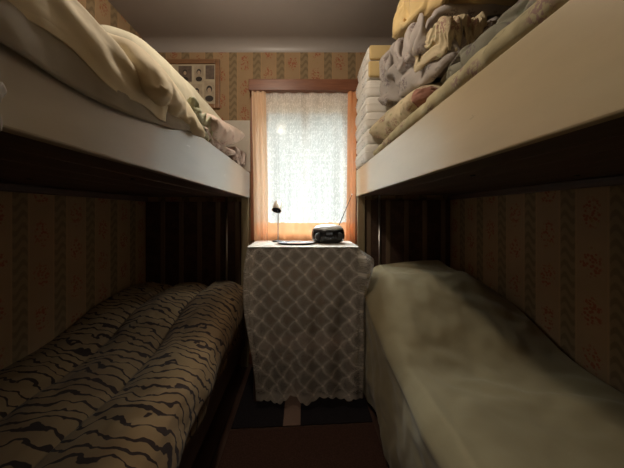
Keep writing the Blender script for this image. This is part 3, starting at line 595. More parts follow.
80,-254,-56,-71,-27,-34,-15,-1,6,8,21,9,15,28,14,24,36,27,50,63,80,73,-247,-73,-62,-38,-22,-29,-4,10,0,12,14,15,20,20,32,25,37,63,69,77,80,-232,-79,-55,-66,-33,-18,-9,4,8,9,18,
12,24,11,21,27,63,68,79,73,76,-232,-73,-65,-58,-48,-9,-12,-13,12,8,12,18,12,17,18,65,77,49,72,79,70,-236,-39,-77,-61,-40,-63,-6,-1,7,14,15,11,15,30,19,75,58,79,47,72,79,-213,
-77,-42,-61,-71,-53,-15,-1,14,10,12,12,16,20,54,43,67,78,77,53,75,-234,-72,-58,-60,-52,-17,-36,-6,16,3,13,16,18,21,44,53,64,71,79,74,64,-245,-62,-69,-57,-27,-47,-23,-9,7,11,18,8,
22,35,33,56,70,57,78,79,72,-248,-75,-64,-60,-40,-32,-16,-7,-1,13,19,11,24,26,41,62,48,66,76,78,80,-237,-80,-69,-41,-62,-33,-4,-9,-9,17,10,20,28,20,40,46,59,77,65,74,80,-234,-68,
-36,-71,-61,-42,-19,-6,4,15,15,22,18,28,49,32,59,68,79,67,79,-239,-33,-77,-35,-55,-65,-31,-2,12,17,12,25,16,33,30,41,66,53,73,79,78,-213,-76,-72,-53,-42,-26,-50,5,18,10,19,17,20,
28,33,37,54,60,74,71,79,-232,-67,-63,-60,-30,-47,-10,3,18,6,19,17,21,25,35,35,60,50,70,78,80,-235,-52,-68,-76,-45,-8,-7,-7,10,18,12,25,11,26,25,40,50,67,78,61,80,-233,-77,-71,
-55,-21,-30,-1,13,4,12,15,15,20,24,23,48,34,75,60,68,80,-264,-70,-57,-24,-45,-15,3,9,10,20,9,16,16,28,22,26,57,42,66,75,79,-267,-66,-62,-37,-19,1,3,10,13,15,23,9,29,4,24,26,
31,51,62,79,80,-272,-67,-63,-25,-7,3,13,15,23,3,15,34,6,7,18,22,27,37,60,74,78,-293,-59,-34,-16,13,13,26,2,13,12,17,20,31,-8,20,17,36,11,35,77,78,-301,-53,-8,18,23,1,16,14,23,
2,12,11,20,19,30,1,14,13,37,31,75,-296,-1,14,22,6,12,21,9,14,16,14,8,18,17,30,2,12,13,40,4,37])
CLOTH['duvet'] = ([35, 30, 0.375, 0.324, 0.116], [
-511,11,49,58,-45,38,-38,5,42,-31,-16,3,-1,1,-1,21,19,-32,18,17,28,20,30,34,-18,-51,-4,8,8,38,15,-173,-1,21,52,-50,44,-41,37,-41,39,14,-23,-18,-11,25,-25,-5,36,4,49,-33,-12,31,
30,5,15,14,-30,21,-15,31,-119,15,13,-50,49,-42,0,36,-45,10,28,38,-21,-18,-30,-3,11,-6,38,29,-21,-32,22,39,4,24,-17,39,-32,-43,41,-81,-8,38,-2,-39,42,1,-28,18,10,13,9,-25,-35,23,
-3,11,0,33,-44,-18,12,44,-8,35,-24,-3,15,-22,2,-4,1,-15,-27,22,-39,-4,19,47,18,8,7,1,-16,-26,20,0,15,-37,-5,25,-31,25,14,27,-28,27,-37,-16,13,-38,-17,42,34,-39,-31,-19,32,28,
14,9,2,0,-9,13,3,-20,-9,-13,30,9,18,-30,32,20,-11,14,15,-26,-38,-34,6,-56,93,11,-43,4,-20,15,21,8,14,8,6,-3,14,-6,-3,-7,-24,21,-14,3,22,-21,18,36,-1,-5,0,-24,-31,-48,-7,61,
16,-6,-33,15,13,-4,34,-2,-3,2,8,-10,-11,16,-35,25,6,-16,23,-22,29,17,-9,24,-12,17,-46,-21,-36,3,58,-38,28,1,-1,3,15,-41,15,14,33,19,-11,-10,-25,-1,12,-19,24,-16,18,24,25,-13,
22,-24,-13,-36,-18,-32,39,31,-28,4,3,30,-1,-39,19,16,9,-15,-2,-2,0,-1,-5,9,12,7,-12,35,19,6,10,-26,25,-36,-10,-30,-27,-11,60,-6,-19,4,-3,-8,3,9,43,8,-2,-2,-2,0,-2,-3,-37,15,
9,4,36,4,32,-7,2,-29,-2,0,-28,-24,-14,67,-14,-22,6,-13,-2,13,12,6,37,6,0,-2,0,-29,0,-39,10,35,5,8,28,6,4,-5,-10,-27,24,-25,-19,-24,41,-23,14,12,-17,-2,2,7,34,-10,-6,45,6,
-36,11,-40,2,3,9,20,16,16,-3,34,-41,-4,-3,5,-4,-18,-24,9,12,11,-7,5,0,0,-1,1,-4,30,-24,44,-15,-16,-3,2,3,3,20,14,-20,39,-21,14,-2,-6,1,-39,-3,-3,12,9,15,-4,3,2,-1,-1,-1,-5,
-21,19,21,5,-3,-2,2,3,3,0,10,-4,27,-13,18,-15,12,-30,-10,3,-43,32,20,22,-6,-7,-29,12,12,12,-43,16,-11,27,16,-10,24,2,1,5,-2,8,-1,6,0,-22,22,13,-36,-18,-5,-13,33,21,-21,32,
-41,11,-2,18,-13,-11,-15,2,4,22,18,24,10,1,-29,11,-5,8,20,-22,1,10,5,-33,-19,-18,26,20,23,-15,-6,-4,5,11,7,-26,-1,0,1,1,5,29,-10,42,-11,-16,2,13,0,17,-26,14,-33,0,16,-42,-30,
43,41,2,-1,1,-4,5,6,-12,-5,2,0,1,1,-7,17,12,-3,28,-12,-14,16,9,-40,27,0,-20,-17,-4,-2,-38,32,70,2,-1,1,-4,-2,5,-5,-4,2,0,1,-15,-14,17,6,17,10,12,-14,-6,-4,-7,11,-16,-27,12,
-32,16,-25,34,80,2,-1,-23,19,-9,2,5,-3,2,-3,-22,-8,5,4,14,10,-3,20,3,-23,-20,9,-24,14,-27,-31,-3,6,17,24,94,2,-6,-36,33,-19,6,15,-3,0,-15,-25,9,5,4,4,12,3,0,2,-37,5,-42,21,
-26,1,-5,-3,7,2,38,98,-11,-24,-9,-3,-6,-3,34,11,-30,-1,-9,2,14,5,-2,11,10,-19,-13,-7,-35,-2,-8,-6,9,0,-4,3,-12,41,107,-20,-11,-11,0,-8,1,-9,-13,36,-1,-9,-9,14,-9,15,18,-32,8,
-8,-25,-6,-5,-5,-6,8,3,-6,-1,-14,6,140,-12,-11,-11,-8,-1,-29,-16,23,-14,23,16,-16,3,-6,-6,-12,34,-16,-1,-5,-5,-5,-5,-5,5,5,-17,-16,1,8,148,-12,-11,-12,-8,-34,-4,-19,22,-2,-10,
9,7,17,-22,1,-2,7,6,8,-5,-5,-5,-5,-6,2,-4,-12,-10,3,-13,166,-10,-15,-13,-33,-3,-16,-19,-14,6,2,37,-40,3,31,8,-17,-6,19,16,3,-5,-5,-6,-31,-12,29,-13,-28,-3,-56,174,19,-28,22,
-27,-20,5,-15,-15,5,5,-42,17,14,27,8,-1,-7,4,-2,35,-4,-5,-29,-15,-15,-4,16,-28,-35,-18,89,26,49,18,-22,-33,-3,-8,-2,-7,-3,-18,0,8,1,13,26,15,-10,5,24,-14,-19,2,-12,-9,-5,5,
-38,-27,-1,68,-25,21,50,37,-35,-16,-23,31,-5,-17,-27,-16,30,21,-8,28,20,2,5,-3,-8,4,0,-14,-6,-5,-33,-8,-28,-21,77,-23,-17,25,31,50,-16,-25,-4,-21,-26,-13,23,-4,22,13,4,15,23,23,
10,-6,-7,-29,13,-22,9,-25,-25,-10,-43,66,-2,-28,-1,18,36,47,-15,-13,-14,-22,-23,33,-26,16,47,3,10,8,6,-14,-7,-11,24,-37,28,19,-38,-18,-30,-31,65,-22,-2,-10,1,29,26,34,-5,-38,-39,
17,35,-31,-18,44,-19,8,9,4,-16,-6,-8,10,-9,42,25,-3,-45,-39,-29,13,27,39,-10,-9,5,5,34,-21,-8,-3,-7,-24,10,20,-33,33,40,5,0,-12,-4,-7,-25,-30,30,43,2,-13,-39,-18,13,19,-10,41,
2,-47,33,0,24,-5,0,-18,-42,-40,13,20,38,-2,8,6,-10,27,-31,23,-19,-56,43,-3,35,-4,-41,21,-4,-43,50,17,-12,-47,39,29,2,0,-1,-27,-47,27,29,28,-11,-35,-11,45,-35,27,1,-45,-43,-4,
35,36,21,-25,-967,51,48,-34,-5,-4,36,-15,39,-48,-1,1,21,24,26,-33,21,20,19,24,27,21,5,-16,-47,-49,9,22,39,-155,5,45,-21,16,-27,11,31,-6,19,-3,-1,6,1,-15,48,15,6,4,4,6,7,7,0,
-44,-24,-40,32,28,-56,5,9,-9,21,-29,-28,17,39,21,11,6,0,-2,-4,-7,-24,-1,8,2,4,5,15,11,-32,-32,-28,15,28,-15,26,-15,-17,24,-42,-11,20,33,-22,14,1,8,3,4,-25,15,-45,7,4,7,4,8,
31,-36,17,-23,-36,22,55,18,-35,14,-40,39,-15,-13,-24,-21,4,5,9,10,-5,-10,8,47,3,-5,-2,-6,0,-23,39,-46,-25,-2,1,90,-3,-12,9,-6,18,-8,-45,25,-27,6,5,-4,2,0,3,12,16,-48,-18,-2,
-3,0,31,-16,-23,28,11,4,88,-4,-23,-15,18,24,-44,-13,-2,-33,-24,-13,-2,2,-1,-1,18,16,43,-18,-20,-10,-6,-9,48,-13,-3,46,6,49,-27,18,-2,14,-29,4,-2,-26,-20,-19,-13,-4,-4,-6,-5,31,
11,6,0,7,-5,-3,-6,-5,22,10,8,39,20,5,22,-6,-14,-1,2,-3,-28,-20,-16,-7,-4,-5,-5,-4,-2,43,1,4,-5,6,-6,-4,-7,4,36,-39,11,90,-3,5,-4,-15,-10,-1,-12,-2,-14,-27,1,1,-3,-3,-2,3,
-1,47,0,0,-1,-1,-4,-7,-7,-20,11,20,66,3,-18,0,-8,-9,-4,21,-15,-16,-7,-11,1,1,1,1,5,1,1,46,-3,1,-6,2,-17,-17,-9,9,23,59,9,-35,-6,9,1,3,19,-20,-12,-12,-5,1,1,1,1,2,3,2,0,
43,-3,-3,-11,-11,-12,-7,-1,13,68,-45,5,-37,41,7,9,18,-24,-14,2,1,1,1,1,1,2,1,3,1,1,37,-2,-13,-10,-12,-6,-2,0,4,7,-18,-2,34,-7,17,17,1,-32,14,11,1,1,1,1,2,1,2,1,1,2,28,
-9,-12,-7,-8,-1,-4,0,-1,-1,-3,3,21,16,10,-24,4,4,13,9,1,1,1,2,1,2,1,1,2,2,10,-8,-5,-6,-2,-4,-2,1,-1,-3,3,2,12,4,4,5,4,5,11,7,1,1,2,1,2,2,1,1,2,-4,6,-4,-7,-2,-5,-1,0,
0,-3,3,0,11,7,4,5,4,5,4,10,5,1,2,1,2,2,1,1,1,-3,6,-7,-4,-2,-6,0,1,0,-4,3,0,7,11,4,5,4,5,4,5,8,3,1,2,2,2,1,-3,-21,13,13,-8,-1,-26,2,17,0,0,-2,2,-1,6,11,6,5,4,5,4,
5,5,5,3,1,2,0,-9,-34,18,11,16,-26,-4,-27,3,41,1,-1,-2,2,-2,-18,26,-6,25,5,5,5,5,4,5,3,3,-2,-18,-41,16,-15,22,33,-44,13,-26,-20,75,-5,-1,-2,5,-5,-20,-13,38,-5,33,7,5,5,4,
5,3,1,-25,-50,16,-27,19,22,15,-31,-29,-19,-2,104,-4,-3,1,4,-8,-22,-13,4,34,1,33,12,4,5,4,-3,-34,-26,-7,-23,8,-33,38,-27,18,-27,1,-4,117,-6,-2,2,-2,-11,-19,-8,-1,9,25,-10,35,
11,10,8,-35,-9,-9,-29,-12,-18,9,1,-5,-16,-11,-10,26,126,-5,-2,2,-6,-21,-6,-8,-10,8,-3,13,-9,1,1,46,3,-25,-15,-14,-10,-32,27,-3,-48,11,-12,0,-16,180,-6,-2,6,-14,-18,-8,-3,-15,
-32,30,-10,28,-7,6,-10,-17,-11,-5,-2,-2,-23,-21,26,-21,6,-12,14,-30,205,-43,29,8,-27,-8,-11,-1,-36,-8,-11,-5,3,42,19,-16,-12,-13,-13,-8,-18,-3,-11,-45,-20,32,34,-44,8,132,44,29,
4,-32,-11,7,-15,-36,-12,9,-9,-27,10,39,25,-11,-25,0,-9,-24,-6,-21,-28,-22,-19,2,-3,37,108,28,37,46,-30,-25,-24,-35,34,-9,-16,-14,2,-6,9,3,35,-38,30,-18,-13,-46,9,-21,-23,-14,-13,
8,16,127,20,39,23,-33,7,-43,-9,1,3,-24,14,-1,-29,13,25,-31,15,-1,-6,-2,-39,-27,19,-16,-9,-28,15,-32,163,38,11,-37,21,7,-2,-27,-11,-9,14,-49,-15,-2,24,41,-13,6,-12,-8,-12,-26,
-19,-9,15,-16,-47,40,-20,143,16,-40,14,-16,43,14,-3,-9,-16,-42,17,-23,0,23,23,-44,0,-4,-3,1,-7,-6,-36,34,-6,-43,-30,10,137,-36,22,-45,11,33,5,39,0,-3,-25,-45,41,0,-32,38,-2,-1,
-3,-3,0,-8,-46,5,-28,-42,48,-34,-1,64,36,-48,-25,32,24,16,1,-6,0,34,-43,36,-35,36,-37,6,9,37,0,-27,-39,28,-49,-47,20,12,13,-3,58,-44,-15,20,33,-26,23,33,0,3,-29,34,-12,-40,43,
2,10,-1,0,-11,-45,29,-29,-24,-46,-24,43,31,19,-481,56,6,16,13,27,18,45,10,24,40,45,52,54,54,43,23,37,38,56,44,44,1,32,52,10,-20,52,4,-32,-12,-841,45,49,10,16,22,24,28,22,39,
47,41,47,51,37,42,56,25,47,1,42,53,41,18,-22,36,4,28,-4,35,-58,-794,38,26,13,9,15,50,37,16,54,44,34,46,53,3,57,52,51,-15,43,50,40,43,-17,38,50,-42,-14,19,33,-22,-849,38,29,30,
27,5,49,10,48,55,54,57,41,8,23,54,55,24,39,14,45,54,17,49,-22,32,-19,19,-35,15,79,-888,1,37,11,14,51,46,6,47,55,56,59,42,31,12,45,59,31,55,15,9,43,40,46,40,-38,40,-36,20,-4,
59,-852,-36,-5,11,49,43,37,12,52,57,56,55,49,21,35,52,46,41,9,50,21,11,52,27,44,19,-37,47,-27,28,29,-868,25,3,-12,44,9,40,27,54,56,55,54,8,57,56,48,-7,34,56,52,11,22,50,28,
-2,20,57,-40,51,-31,51,-835,-52,13,46,3,27,39,13,52,55,55,18,56,55,52,22,42,17,53,43,27,29,24,6,26,25,58,12,-35,42,45,-904,45,-45,46,-38,52,52,27,53,52,20,52,56,55,2,58,54,17,
34,23,48,6,43,10,39,44,-21,39,38,35,7,-862,-36,45,-54,3,60,21,45,50,41,41,57,57,56,53,-7,59,41,33,43,-7,51,7,52,48,-14,34,19,47,44,29,-971,51,-42,55,-59,59,53,46,6,46,56,57,
57,56,56,-20,27,34,48,46,11,50,22,56,27,45,35,7,46,34,-21,-944,34,-33,59,-50,53,49,52,53,11,48,54,57,55,20,57,7,47,18,47,46,6,31,55,23,52,21,50,43,10,2,-940,-54,13,55,-42,55,
56,53,34,53,48,25,53,27,57,-2,53,56,47,13,21,50,35,26,27,57,52,2,56,12,1,-979,-15,0,38,-12,56,57,57,55,49,36,29,21,52,-3,44,56,57,57,-9,55,46,27,35,13,52,57,32,-25,20,31,
-982,21,-22,38,-10,55,56,57,57,46,-13,47,45,23,29,46,57,56,57,39,4,27,31,40,52,50,17,-2,49,3,-26,-890,-39,-2,52,15,19,55,54,49,1,52,54,42,50,35,-1,54,56,54,48,-17,38,55,53,20,
30,39,32,-31,-2,47,-915,-33,41,-1,-27,56,50,52,32,49,44,57,54,43,52,-19,42,56,29,35,48,14,49,38,42,51,41,-23,45,7,8,-966,39,9,-52,6,55,56,38,35,53,57,56,57,53,4,60,-4,45,31,
42,47,43,21,23,46,24,51,37,7,-41,30,-929,-2,54,-54,0,54,48,46,46,47,57,57,57,45,45,4,57,9,49,53,25,47,15,43,40,32,-14,20,24,37,-64,-877,-2,55,-51,-1,51,48,56,41,42,57,56,39,
33,39,51,46,54,22,53,46,12,28,-1,38,27,54,21,26,34,-65,-908,-3,55,-9,-31,55,48,47,38,37,52,37,36,56,57,42,45,56,27,44,12,46,24,32,47,30,25,56,30,-4,-50,-938,-2,45,-38,14,51,
40,51,42,46,33,24,52,56,57,56,46,49,56,41,17,44,18,49,34,43,-3,56,16,-39,-3,-951,35,-37,17,54,30,10,38,55,31,28,54,47,47,56,51,49,55,30,35,47,16,54,52,55,-10,31,52,-11,18,-52,
-908,-31,1,25,53,44,3,32,55,26,35,53,56,34,55,30,53,22,49,48,27,54,57,56,54,-31,48,53,3,-31,-12,-951,-1,1,22,56,57,34,31,28,54,26,34,51,45,52,19,53,37,48,0,57,56,57,56,56,
-44,56,52,-45,45,-12,-985,3,0,39,56,13,55,43,36,54,55,34,-1,66,20,51,55,9,35,34,57,57,56,57,56,-42,52,49,-54,45,-50,-924,-12,14,43,-4,57,50,45,51,54,52,28,14,51,21,49,35,46,
41,21,48,57,56,57,6,57,3,43,-10,-45,-38,-838,-16,19,-45,48,44,55,53,54,28,50,21,34,40,3,53,56,44,55,55,8,56,56,22,54,46,34,-1,-48,-20,-49,-791,-1,15,-40,34,30,49,56,16,56,55,
23,0,47,47,50,47,52,42,36,41,54,53,23,55,57,13,-40,-20,-46,-4,-769,25,-52,22,-18,33,48,49,44,52,42,16,25,22,48,27,45,53,57,54,40,56,45,35,51,59,-7,-22,-52,-29,52,-862,68,4,-34,
25,15,48,49,10,41,46,38,19,31,50,8,56,53,51,52,54,55,56,18,58,-3,49,-48,-8,-53,10,-769,14,-29,56,21,23,25,56,15,22,49,35,-29,36,46,27,52,49,51,55,51,56,56,36,7,12,48,17,-53,
7,8,-790,-64,43,44,49,25,23,-3,61,6,-7,39,48,31,23,22,37,51,53,54,50,54,57,44,60,1,-40,52,16,10,5,-828,-27,0,63,32,53,-36,-3,36,31,40,37,2,43,43,47,39,14,55,57,57,52,54,19,
19,29,-34,47,55,-27,30,-805,-34,34,-7,48,3,27,33,-29,54,53,51,2,33,52,47,-31,55,55,55,57,43,17,43,43,6,14,39,-14,48,-39,-794,50,12,14,-26,52,16,32,-43,57,56,56,24,2,12,41,33,
55,32,56,19,36,47,56,-19,10,53,13,8,39,49,-956,22,10,20,50,54,11,29,5,17,41,53,53,39,41,41,20,56,51,48,46,51,50,54,16,-27,41,1,-28,-899,27,27,53,13,27,13,36,-13,62,41,49,40,
59,52,11,32,54,52,54,55,57,59,54,33,-3,-17,-21,0,-908,14,36,54,51,19,20,-38,4,52,57,55,56,57,58,59,-7,40,59,52,56,55,58,54,14,16,12,-35,-39,-838,-13,18,51,43,-21,54,17,7,35,
43,43,58,55,55,30,48,24,57,54,57,53,48,22,8,40,-3,-20,-6,-828,9,16,-24,26,30,56,53,-30,19,53,48,48,58,50,53,57,-5,51,54,54,52,52,35,36,-24,10,62,0,-955,7,26,50,8,18,58,4,26,
24,38,42,54,55,55,49,40,54,13,49,59,56,56,3,45,47,-27,34,18,-963,1,51,-8,44,41,12,55,42,-25,27,55,59,57,57,64,43,50,18,53,33,55,54,56,9,49,8,-24,12,-891,1,-47,20,53,10,53,51,
-6,40,36,33,57,56,56,58,26,44,51,57,37,53,52,56,58,31,-25,-9,-40,-899,54,-44,5,15,50,35,50,41,38,32,10,56,57,56,57,53,7,56,52,56,50,56,53,56,-29,24,-23,20,-953,48,24,4,10,10,
3,46,53,33,17,53,57,56,57,57,50,58,2,57,53,57,53,52,51,-42,-13,4,50,-918,33,44,5,15,21,-2,-23,37,25,49,55,57,57,57,57,55,53,56,3,57,51,57,56,44,-34,-55,7,47,-859,26,-15,2,28,
17,5,17,44,6,53,50,57,56,57,57,57,55,55,56,6,56,56,42,51,-44,-49,-24,46,-859,9,-8,-3,30,17,15,47,32,47,24,57,57,57,57,56,57,57,56,56,56,12,54,53,35,-54,-48,-30,55,-890,32,-53,
17,41,36,20,50,49,22,46,43,57,56,57,57,56,57,57,56,57,57,19,56,15,-52,-49,-29,47,-902,51,-48,13,26,50,8,48,30,55,57,46,47,57,56,57,57,57,56,57,57,57,55,-2,25,-44,-50,-27,53,
-909,50,-41,15,20,42,44,-10,57,56,57,57,47,49,57,57,56,57,57,56,57,57,56,36,-13,-49,-51,-14,51,-915,49,-37,14,16,37,32,6,56,57,57,56,57,50,51,56,57,56,57,57,56,57,54,47,-22,
-45,-56,-3,55,-928,45,-32,14,15,30,18,23,56,57,56,57,56,57,52,53,57,56,57,56,57,50,34,46,11,-55,-53,42,-1,-914,41,-26,13,15,21,8,43,50,56,56,57,56,56,56,55,55,57,57,53,45,25,
50,42,31,-35,-19,-52,-3,-859,37,-21,5,16,13,48,27,56,31,55,57,57,56,56,56,57,56,53,35,20,57,31,38,39,5,-54,-47,41,-884,32,-15,-10,37,29,51,49,15,59,23,52,57,57,57,56,57,56,35,
5,59,26,43,44,28,24,-45,-52,56,-876,37,-9,-32,46,45,43,46,48,4,60,27,50,57,57,57,54,28,36,55,7,48,28,12,49,13,9,-35,22,-857,43,-11,-40,50,47,40,56,33,53,1,57,29,55,56,56,27,
50,51,23,56,-2,49,19,12,41,-16,57,-3,-881,49,-19,-47,54,40,56,56,49,23,53,-12,55,56,56,21,56,37,47,48,29,38,27,49,8,-14,34,-3,54,-899,51,-30,-34,53,42,56,55,36,25,35,46,31,50,
51,40,50,47,51,49,20,49,23,54,-48,39,53,-40,40,-893,10,35,-45,47,45,56,40,22,56,55,46,39,19,41,53,54,26,37,49,34,55,54,-20,43,36,27,-6,-41,-856,13,-9,23,43,39,40,54,39,23,45,
56,46,41,29,44,53,47,14,51,48,35,-3,45,47,50,18,3,-35,-846,8,-2,1,44,43,17,34,28,36,54,55,27,58,54,45,41,26,38,53,53,-8,49,38,49,40,27,1,-36,-851,-39,1,48,40,55,-14,35,53,22,
46,27,56,36,54,46,10,49,55,55,57,26,45,44,41,36,-29,12,-26,-878,3,43,29,43,-24,35,51,54,47,15,7,53,55,48,9,47,53,55,56,55,44,52,48,42,-36,-47,20,36,-843,12,5,50,37,-22,29,39,
54,53,0,11,32,37,51,50,20,54,59,56,58,55,55,-1,36,-24,21,-21,55,-830,-20,50,-22,16,24,53,16,57,55,19,9,17,53,25,37,45,52,57,57,56,52,5,57,-16,15,-5,35,48,-863,37,-13,49,23,20,
1,20,55,58,24,21,26,35,38,27,52,53,32,56,36,34,46,7,2,21,24,33,33,-816,-3,44,-21,28,42,49,-43,55,57,20,30,52,28,-15,50,55,57,53,52,-16,48,42,38,-21,44,-12,23,42,-53,15,-20,
-29,20,-18,25,3,81,27,77,-71,-67,-55,-53,0,132,-81,-83,11,-67,24,125,102,60,-109,-102,-30,90,50,-109,40,161,34,-28,33,-16,22,-14,23,21,-57,88,-24,-43,-61,-10,-10,56,-88,-16,-26,-39,
53,111,90,-105,-143,-7,-59,-51,-27,47,182,117,23,-3,53,69,-9,3,-8,-30,-21,-64,-72,131,5,-28,35,-95,22,-21,-47,34,74,-33,-45,-61,-131,-93,-34,-101,254,153,-65,153,28,18,-38,137,15,
-6,2,-1,-36,-90,115,-15,3,-134,45,-32,17,22,-5,83,-66,-51,-104,-136,-81,-124,-41,194,205,45,102,-72,81,60,17,-26,-21,-23,-20,-56,-59,109,49,14,24,15,-125,114,-69,68,19,-37,-60,-49,
-135,-135,-99,-87,264,137,75,113,0,-2,1,-144,-47,-18,-21,-3,-70,150,-103,48,84,-16,142,-5,-111,118,-8,-103,81,-92,-8,-29,-115,-114,-43,138,158,-27,151,19,-124,-26,119,-24,-21,-33,-28,
-142,-11,-7,78,109,-55,5,-15,141,-133,2,-61,168,-128,-21,26,6,-65,-76,-92,159,175,-60,122,-118,124,-111,-60,-43,-35,148,-8,-13,-16,60,-79,146,8,-65,-119,95,-136,146,-118,129,-43,-53,
44,5,-133,-142,111,46,109,109,9,14,0,-25,-36,-105,24,-14,-1,136,8,-21,-140,99,-138,-53,139,-61,153,-91,-64,148,40,-121,41,-162,-219,159,59,51,137,-6,-59,76,38,-95,97,-3,2,1,-2,-160,
-23,103,-123,99,-112,19,161,31,7,-131,-12,142,-18,-44,-189,-210,145,57,30,42,16,-66,81,74,82,0,1,0,0,-13,-149,66,-79,87,86,-102,58,-101,-5,141,-22,-126,158,-8,-102,-197,-109,179,101,
-6,65,-16,-68,-51,51,92,74,-7,3,-9,-116,40,78,-52,-103,115,45,-128,120,-5,-146,27,126,-4,-12,-146,-195,72,120,135,-29,73,-5,-32,-39,-72,-64,89,12,38,-78,22,101,21,-1,-36,-148,138,
45,-128,85,43,-3,6,-126,32,-142,-195,28,197,156,-112,153,11,-2,-1,-4,-67,-69,-109,44,-37,153,90,0,0,0,-130,14,-45,64,-104,148,42,0,-92,-81,-122,-191,90,191,135,-101,155,23,2,1,0,
-83,-137,-73,-64,145,135,72,5,0,0,-96,-159,141,-100,108,-6,1,107,-95,-60,-145,-138,6,162,137,-43,152,-118,6,23,65,-71,-32,11,-67,-60,137,129,5,-34,34,-67,-151,121,9,-54,-133,120,103,
27,-110,-159,-145,-42,175,85,120,9,-18,70,-3,-126,73,92,-12,-44,-71,-49,108,73,-19,-103,119,-77,-156,43,-97,110,-79,134,-21,25,-158,-180,14,155,148,-45,158,22,-8,-115,91,35,0,4,-5,5,
-123,-31,68,-63,122,-105,77,-104,-144,119,39,19,83,-174,-46,-15,-130,-46,211,25,41,159,17,-77,78,-81,80,0,1,-4,-86,75,-156,-26,132,61,-34,-135,87,-57,-11,-116,67,136,-141,-93,-26,-45,
-87,212,12,70,158,-69,75,0,-100,101,-1,-9,-103,113,-92,66,-74,-41,140,-1,-83,-157,138,-153,117,58,-66,53,-147,-107,-43,-73,210,9,133,122,-17,-74,81,-111,112,-37,-99,121,15,0,-85,85,
-3,-119,100,-138,70,-138,107,-71,113,73,-35,-128,-154,-138,-11,209,84,30,98,-52,103,-16,-106,93,-121,122,27,1,0,-1,-75,75,-20,-110,94,-100,52,-59,91,-113,155,4,-127,-104,-171,-63,180,
72,138,-42,121,-149,28,33,-84,138,36,-87,74,13,-62,63,-1,-121,114,-93,98,-50,50,2,-156,136,20,-147,-136,-20,-186,171,155,134,-56,86,-155,-128,41,81,124,36,-4,-114,-11,127,3,-100,76,
-82,106,-1,-1,9,-6,-122,89,22,-136,-106,-210,-29,205,155,126,-2,6,-73,-116,-109,33,121,112,-58,79,0,-150,18,50,-60,154,-1,0,0,5,0,-89,31,-38,-72,-91,-201,-6,208,155,95,-12,-107,-46,
79,-101,-46,-12,120,125,14,-110,48,-36,-154,127,114,1,-1,0,0,-5,-91,-54,-37,4,-95,-146,-1,204,136,88,-120,-4,59,61,-32,-49,-45,-75,55,8,121,-63,-113,87,-94,143,57,1,0,0,-83,-14,
-111,59,-110,-96,34,-75,195,99,29,46,37,-11,-2,-13,-135,3,59,142,-64,-126,-47,0,101,-3,-49,108,18,7,-99,26,75,-114,-156,-31,95,-140,0,171,65,-1,130,-109,-42,-8,138,-14,15,-149,208,
96,-106,-88,-13,-38,-101,124,-79,-3,5,143,3,-1,-149,-85,71,29,-202,14,189,20,56,-52,108,-3,-5,-8,-52,-68,100,-105,166,24,-201,-14,-1,15,44,108,-13,-98,92,-20,9,-156,107,-37,-101,
-137,105,-48,184,-36,86,18,66,-27,-156,-61,-57,131,108,-137,21,139,7,4,-1,0,13,-14,-15,-111,-14,144,-71,-37,-122,-47,-155,101,151,-38,-4,107,90,-24,63,-143,-136,-17,131,87,43,21,-25,
26,-50,-48,-29,4,-31,-17,-60,40,96,22,-88,1,-117,-179,174,79,88,-40,-84,99,83,-34,-46,25,-76,62,18,64,-123,-6,67,-75,-52,-35,12,-21,-29,69,-32,65,56,-76,6,-57,-186,137,152,63,45,
-102,-91,117,-92,119,-142,99,-113,93,-31,-31,45,-20,81,-26,-24,13,-34,-35,-99,84,-61,11,-46,19,-53,-163,261,122,45,-45,-77,16,-60,70,-3,21,11,12,-79,-37,16,-60,57,15,-28,-29,5,-43,
64,18,-130,105,-91,59,-70,-56,-117,294,-2,6,-45,-114,47,-6,-8,-19,9,17,23,-46,-58,131,-38,-49,-5,-55,-8,32,29,-19,-17,24,69,31,-101,-102,-86,-1,71,-33,-13,9,69,-56,-3,138,82,-22,
-85,-54,-33,45,34,-35,131,-21,-22,-29,-44,-31,66,85,73,-12,-64,-105,-15,-96,-136,-35,34,149,-107,124,30,140,-23,-72,-79,-77,-1,58,46,106,-82,-54,-37,-24,8,22,54,109,99,-40,-41,-164,
3,-150,107,32,-41,-114,70,71,86,-4,-13,-40,-7,2,-12,29,70,-20,5,-66,-37,-44,-49,43,87,125,30,-5,-4,-92,-116,-136,50,-49,-27,-25,126,128,123,-97,-105,-63,-9,13,97,36,19,24,-5,-9,
-47,-48,-112,111,66,77,-4,106,-59,-144,-95,-121,28,-49,22,39,106,114,-23,-70,21,9,-37,-14,46,51,1,-51,-44,-58,-44,55,15,23,109,34,208,-134,-155,-146,75,-136,123,18,-46,111,99,-93,
-98,-32,-11,-26,23,106,-39,31,-4,1,-8,-16,-111,51,19,67,102,188,-132,-148,-10,-141,82,-82,-30,24,95,66,-68,-36,-2,36,6,-25,53,-66,64,-9,-107,-18,-28,35,29,30,153,7,197,-108,-118,
-77,-127,23,123,-59,-67,135,68,-96,-124,-6,4,-11,2,82,-50,-20,-2,103,-54,-58,-8,9,117,138,133,34,-210,33,-87,-154,129,27,-130,71,68,82,-112,-133,-1,0,-2,18,-29,75,-3,-57,6,73,-26,
-42,10,118,78,14,150,-172,89,-136,-160,141,-146,169,69,53,-125,-124,66,-4,-11,-9,-6,-74,0,45,9,-53,1,60,-62,-4,69,133,144,3,-39,-113,13,-204,147,-137,143,154,-106,-139,-65,1,-3,0,3,
8,37,-54,6,54,-2,-51,5,1,74,112,-4,155,-44,101,-135,-120,-142,134,-133,139,123,-84,-159,43,-63,-3,-1,0,0,0,31,-32,0,76,-28,-24,96,43,76,-74,145,80,-23,-61,-150,-90,48,-108,135,27,
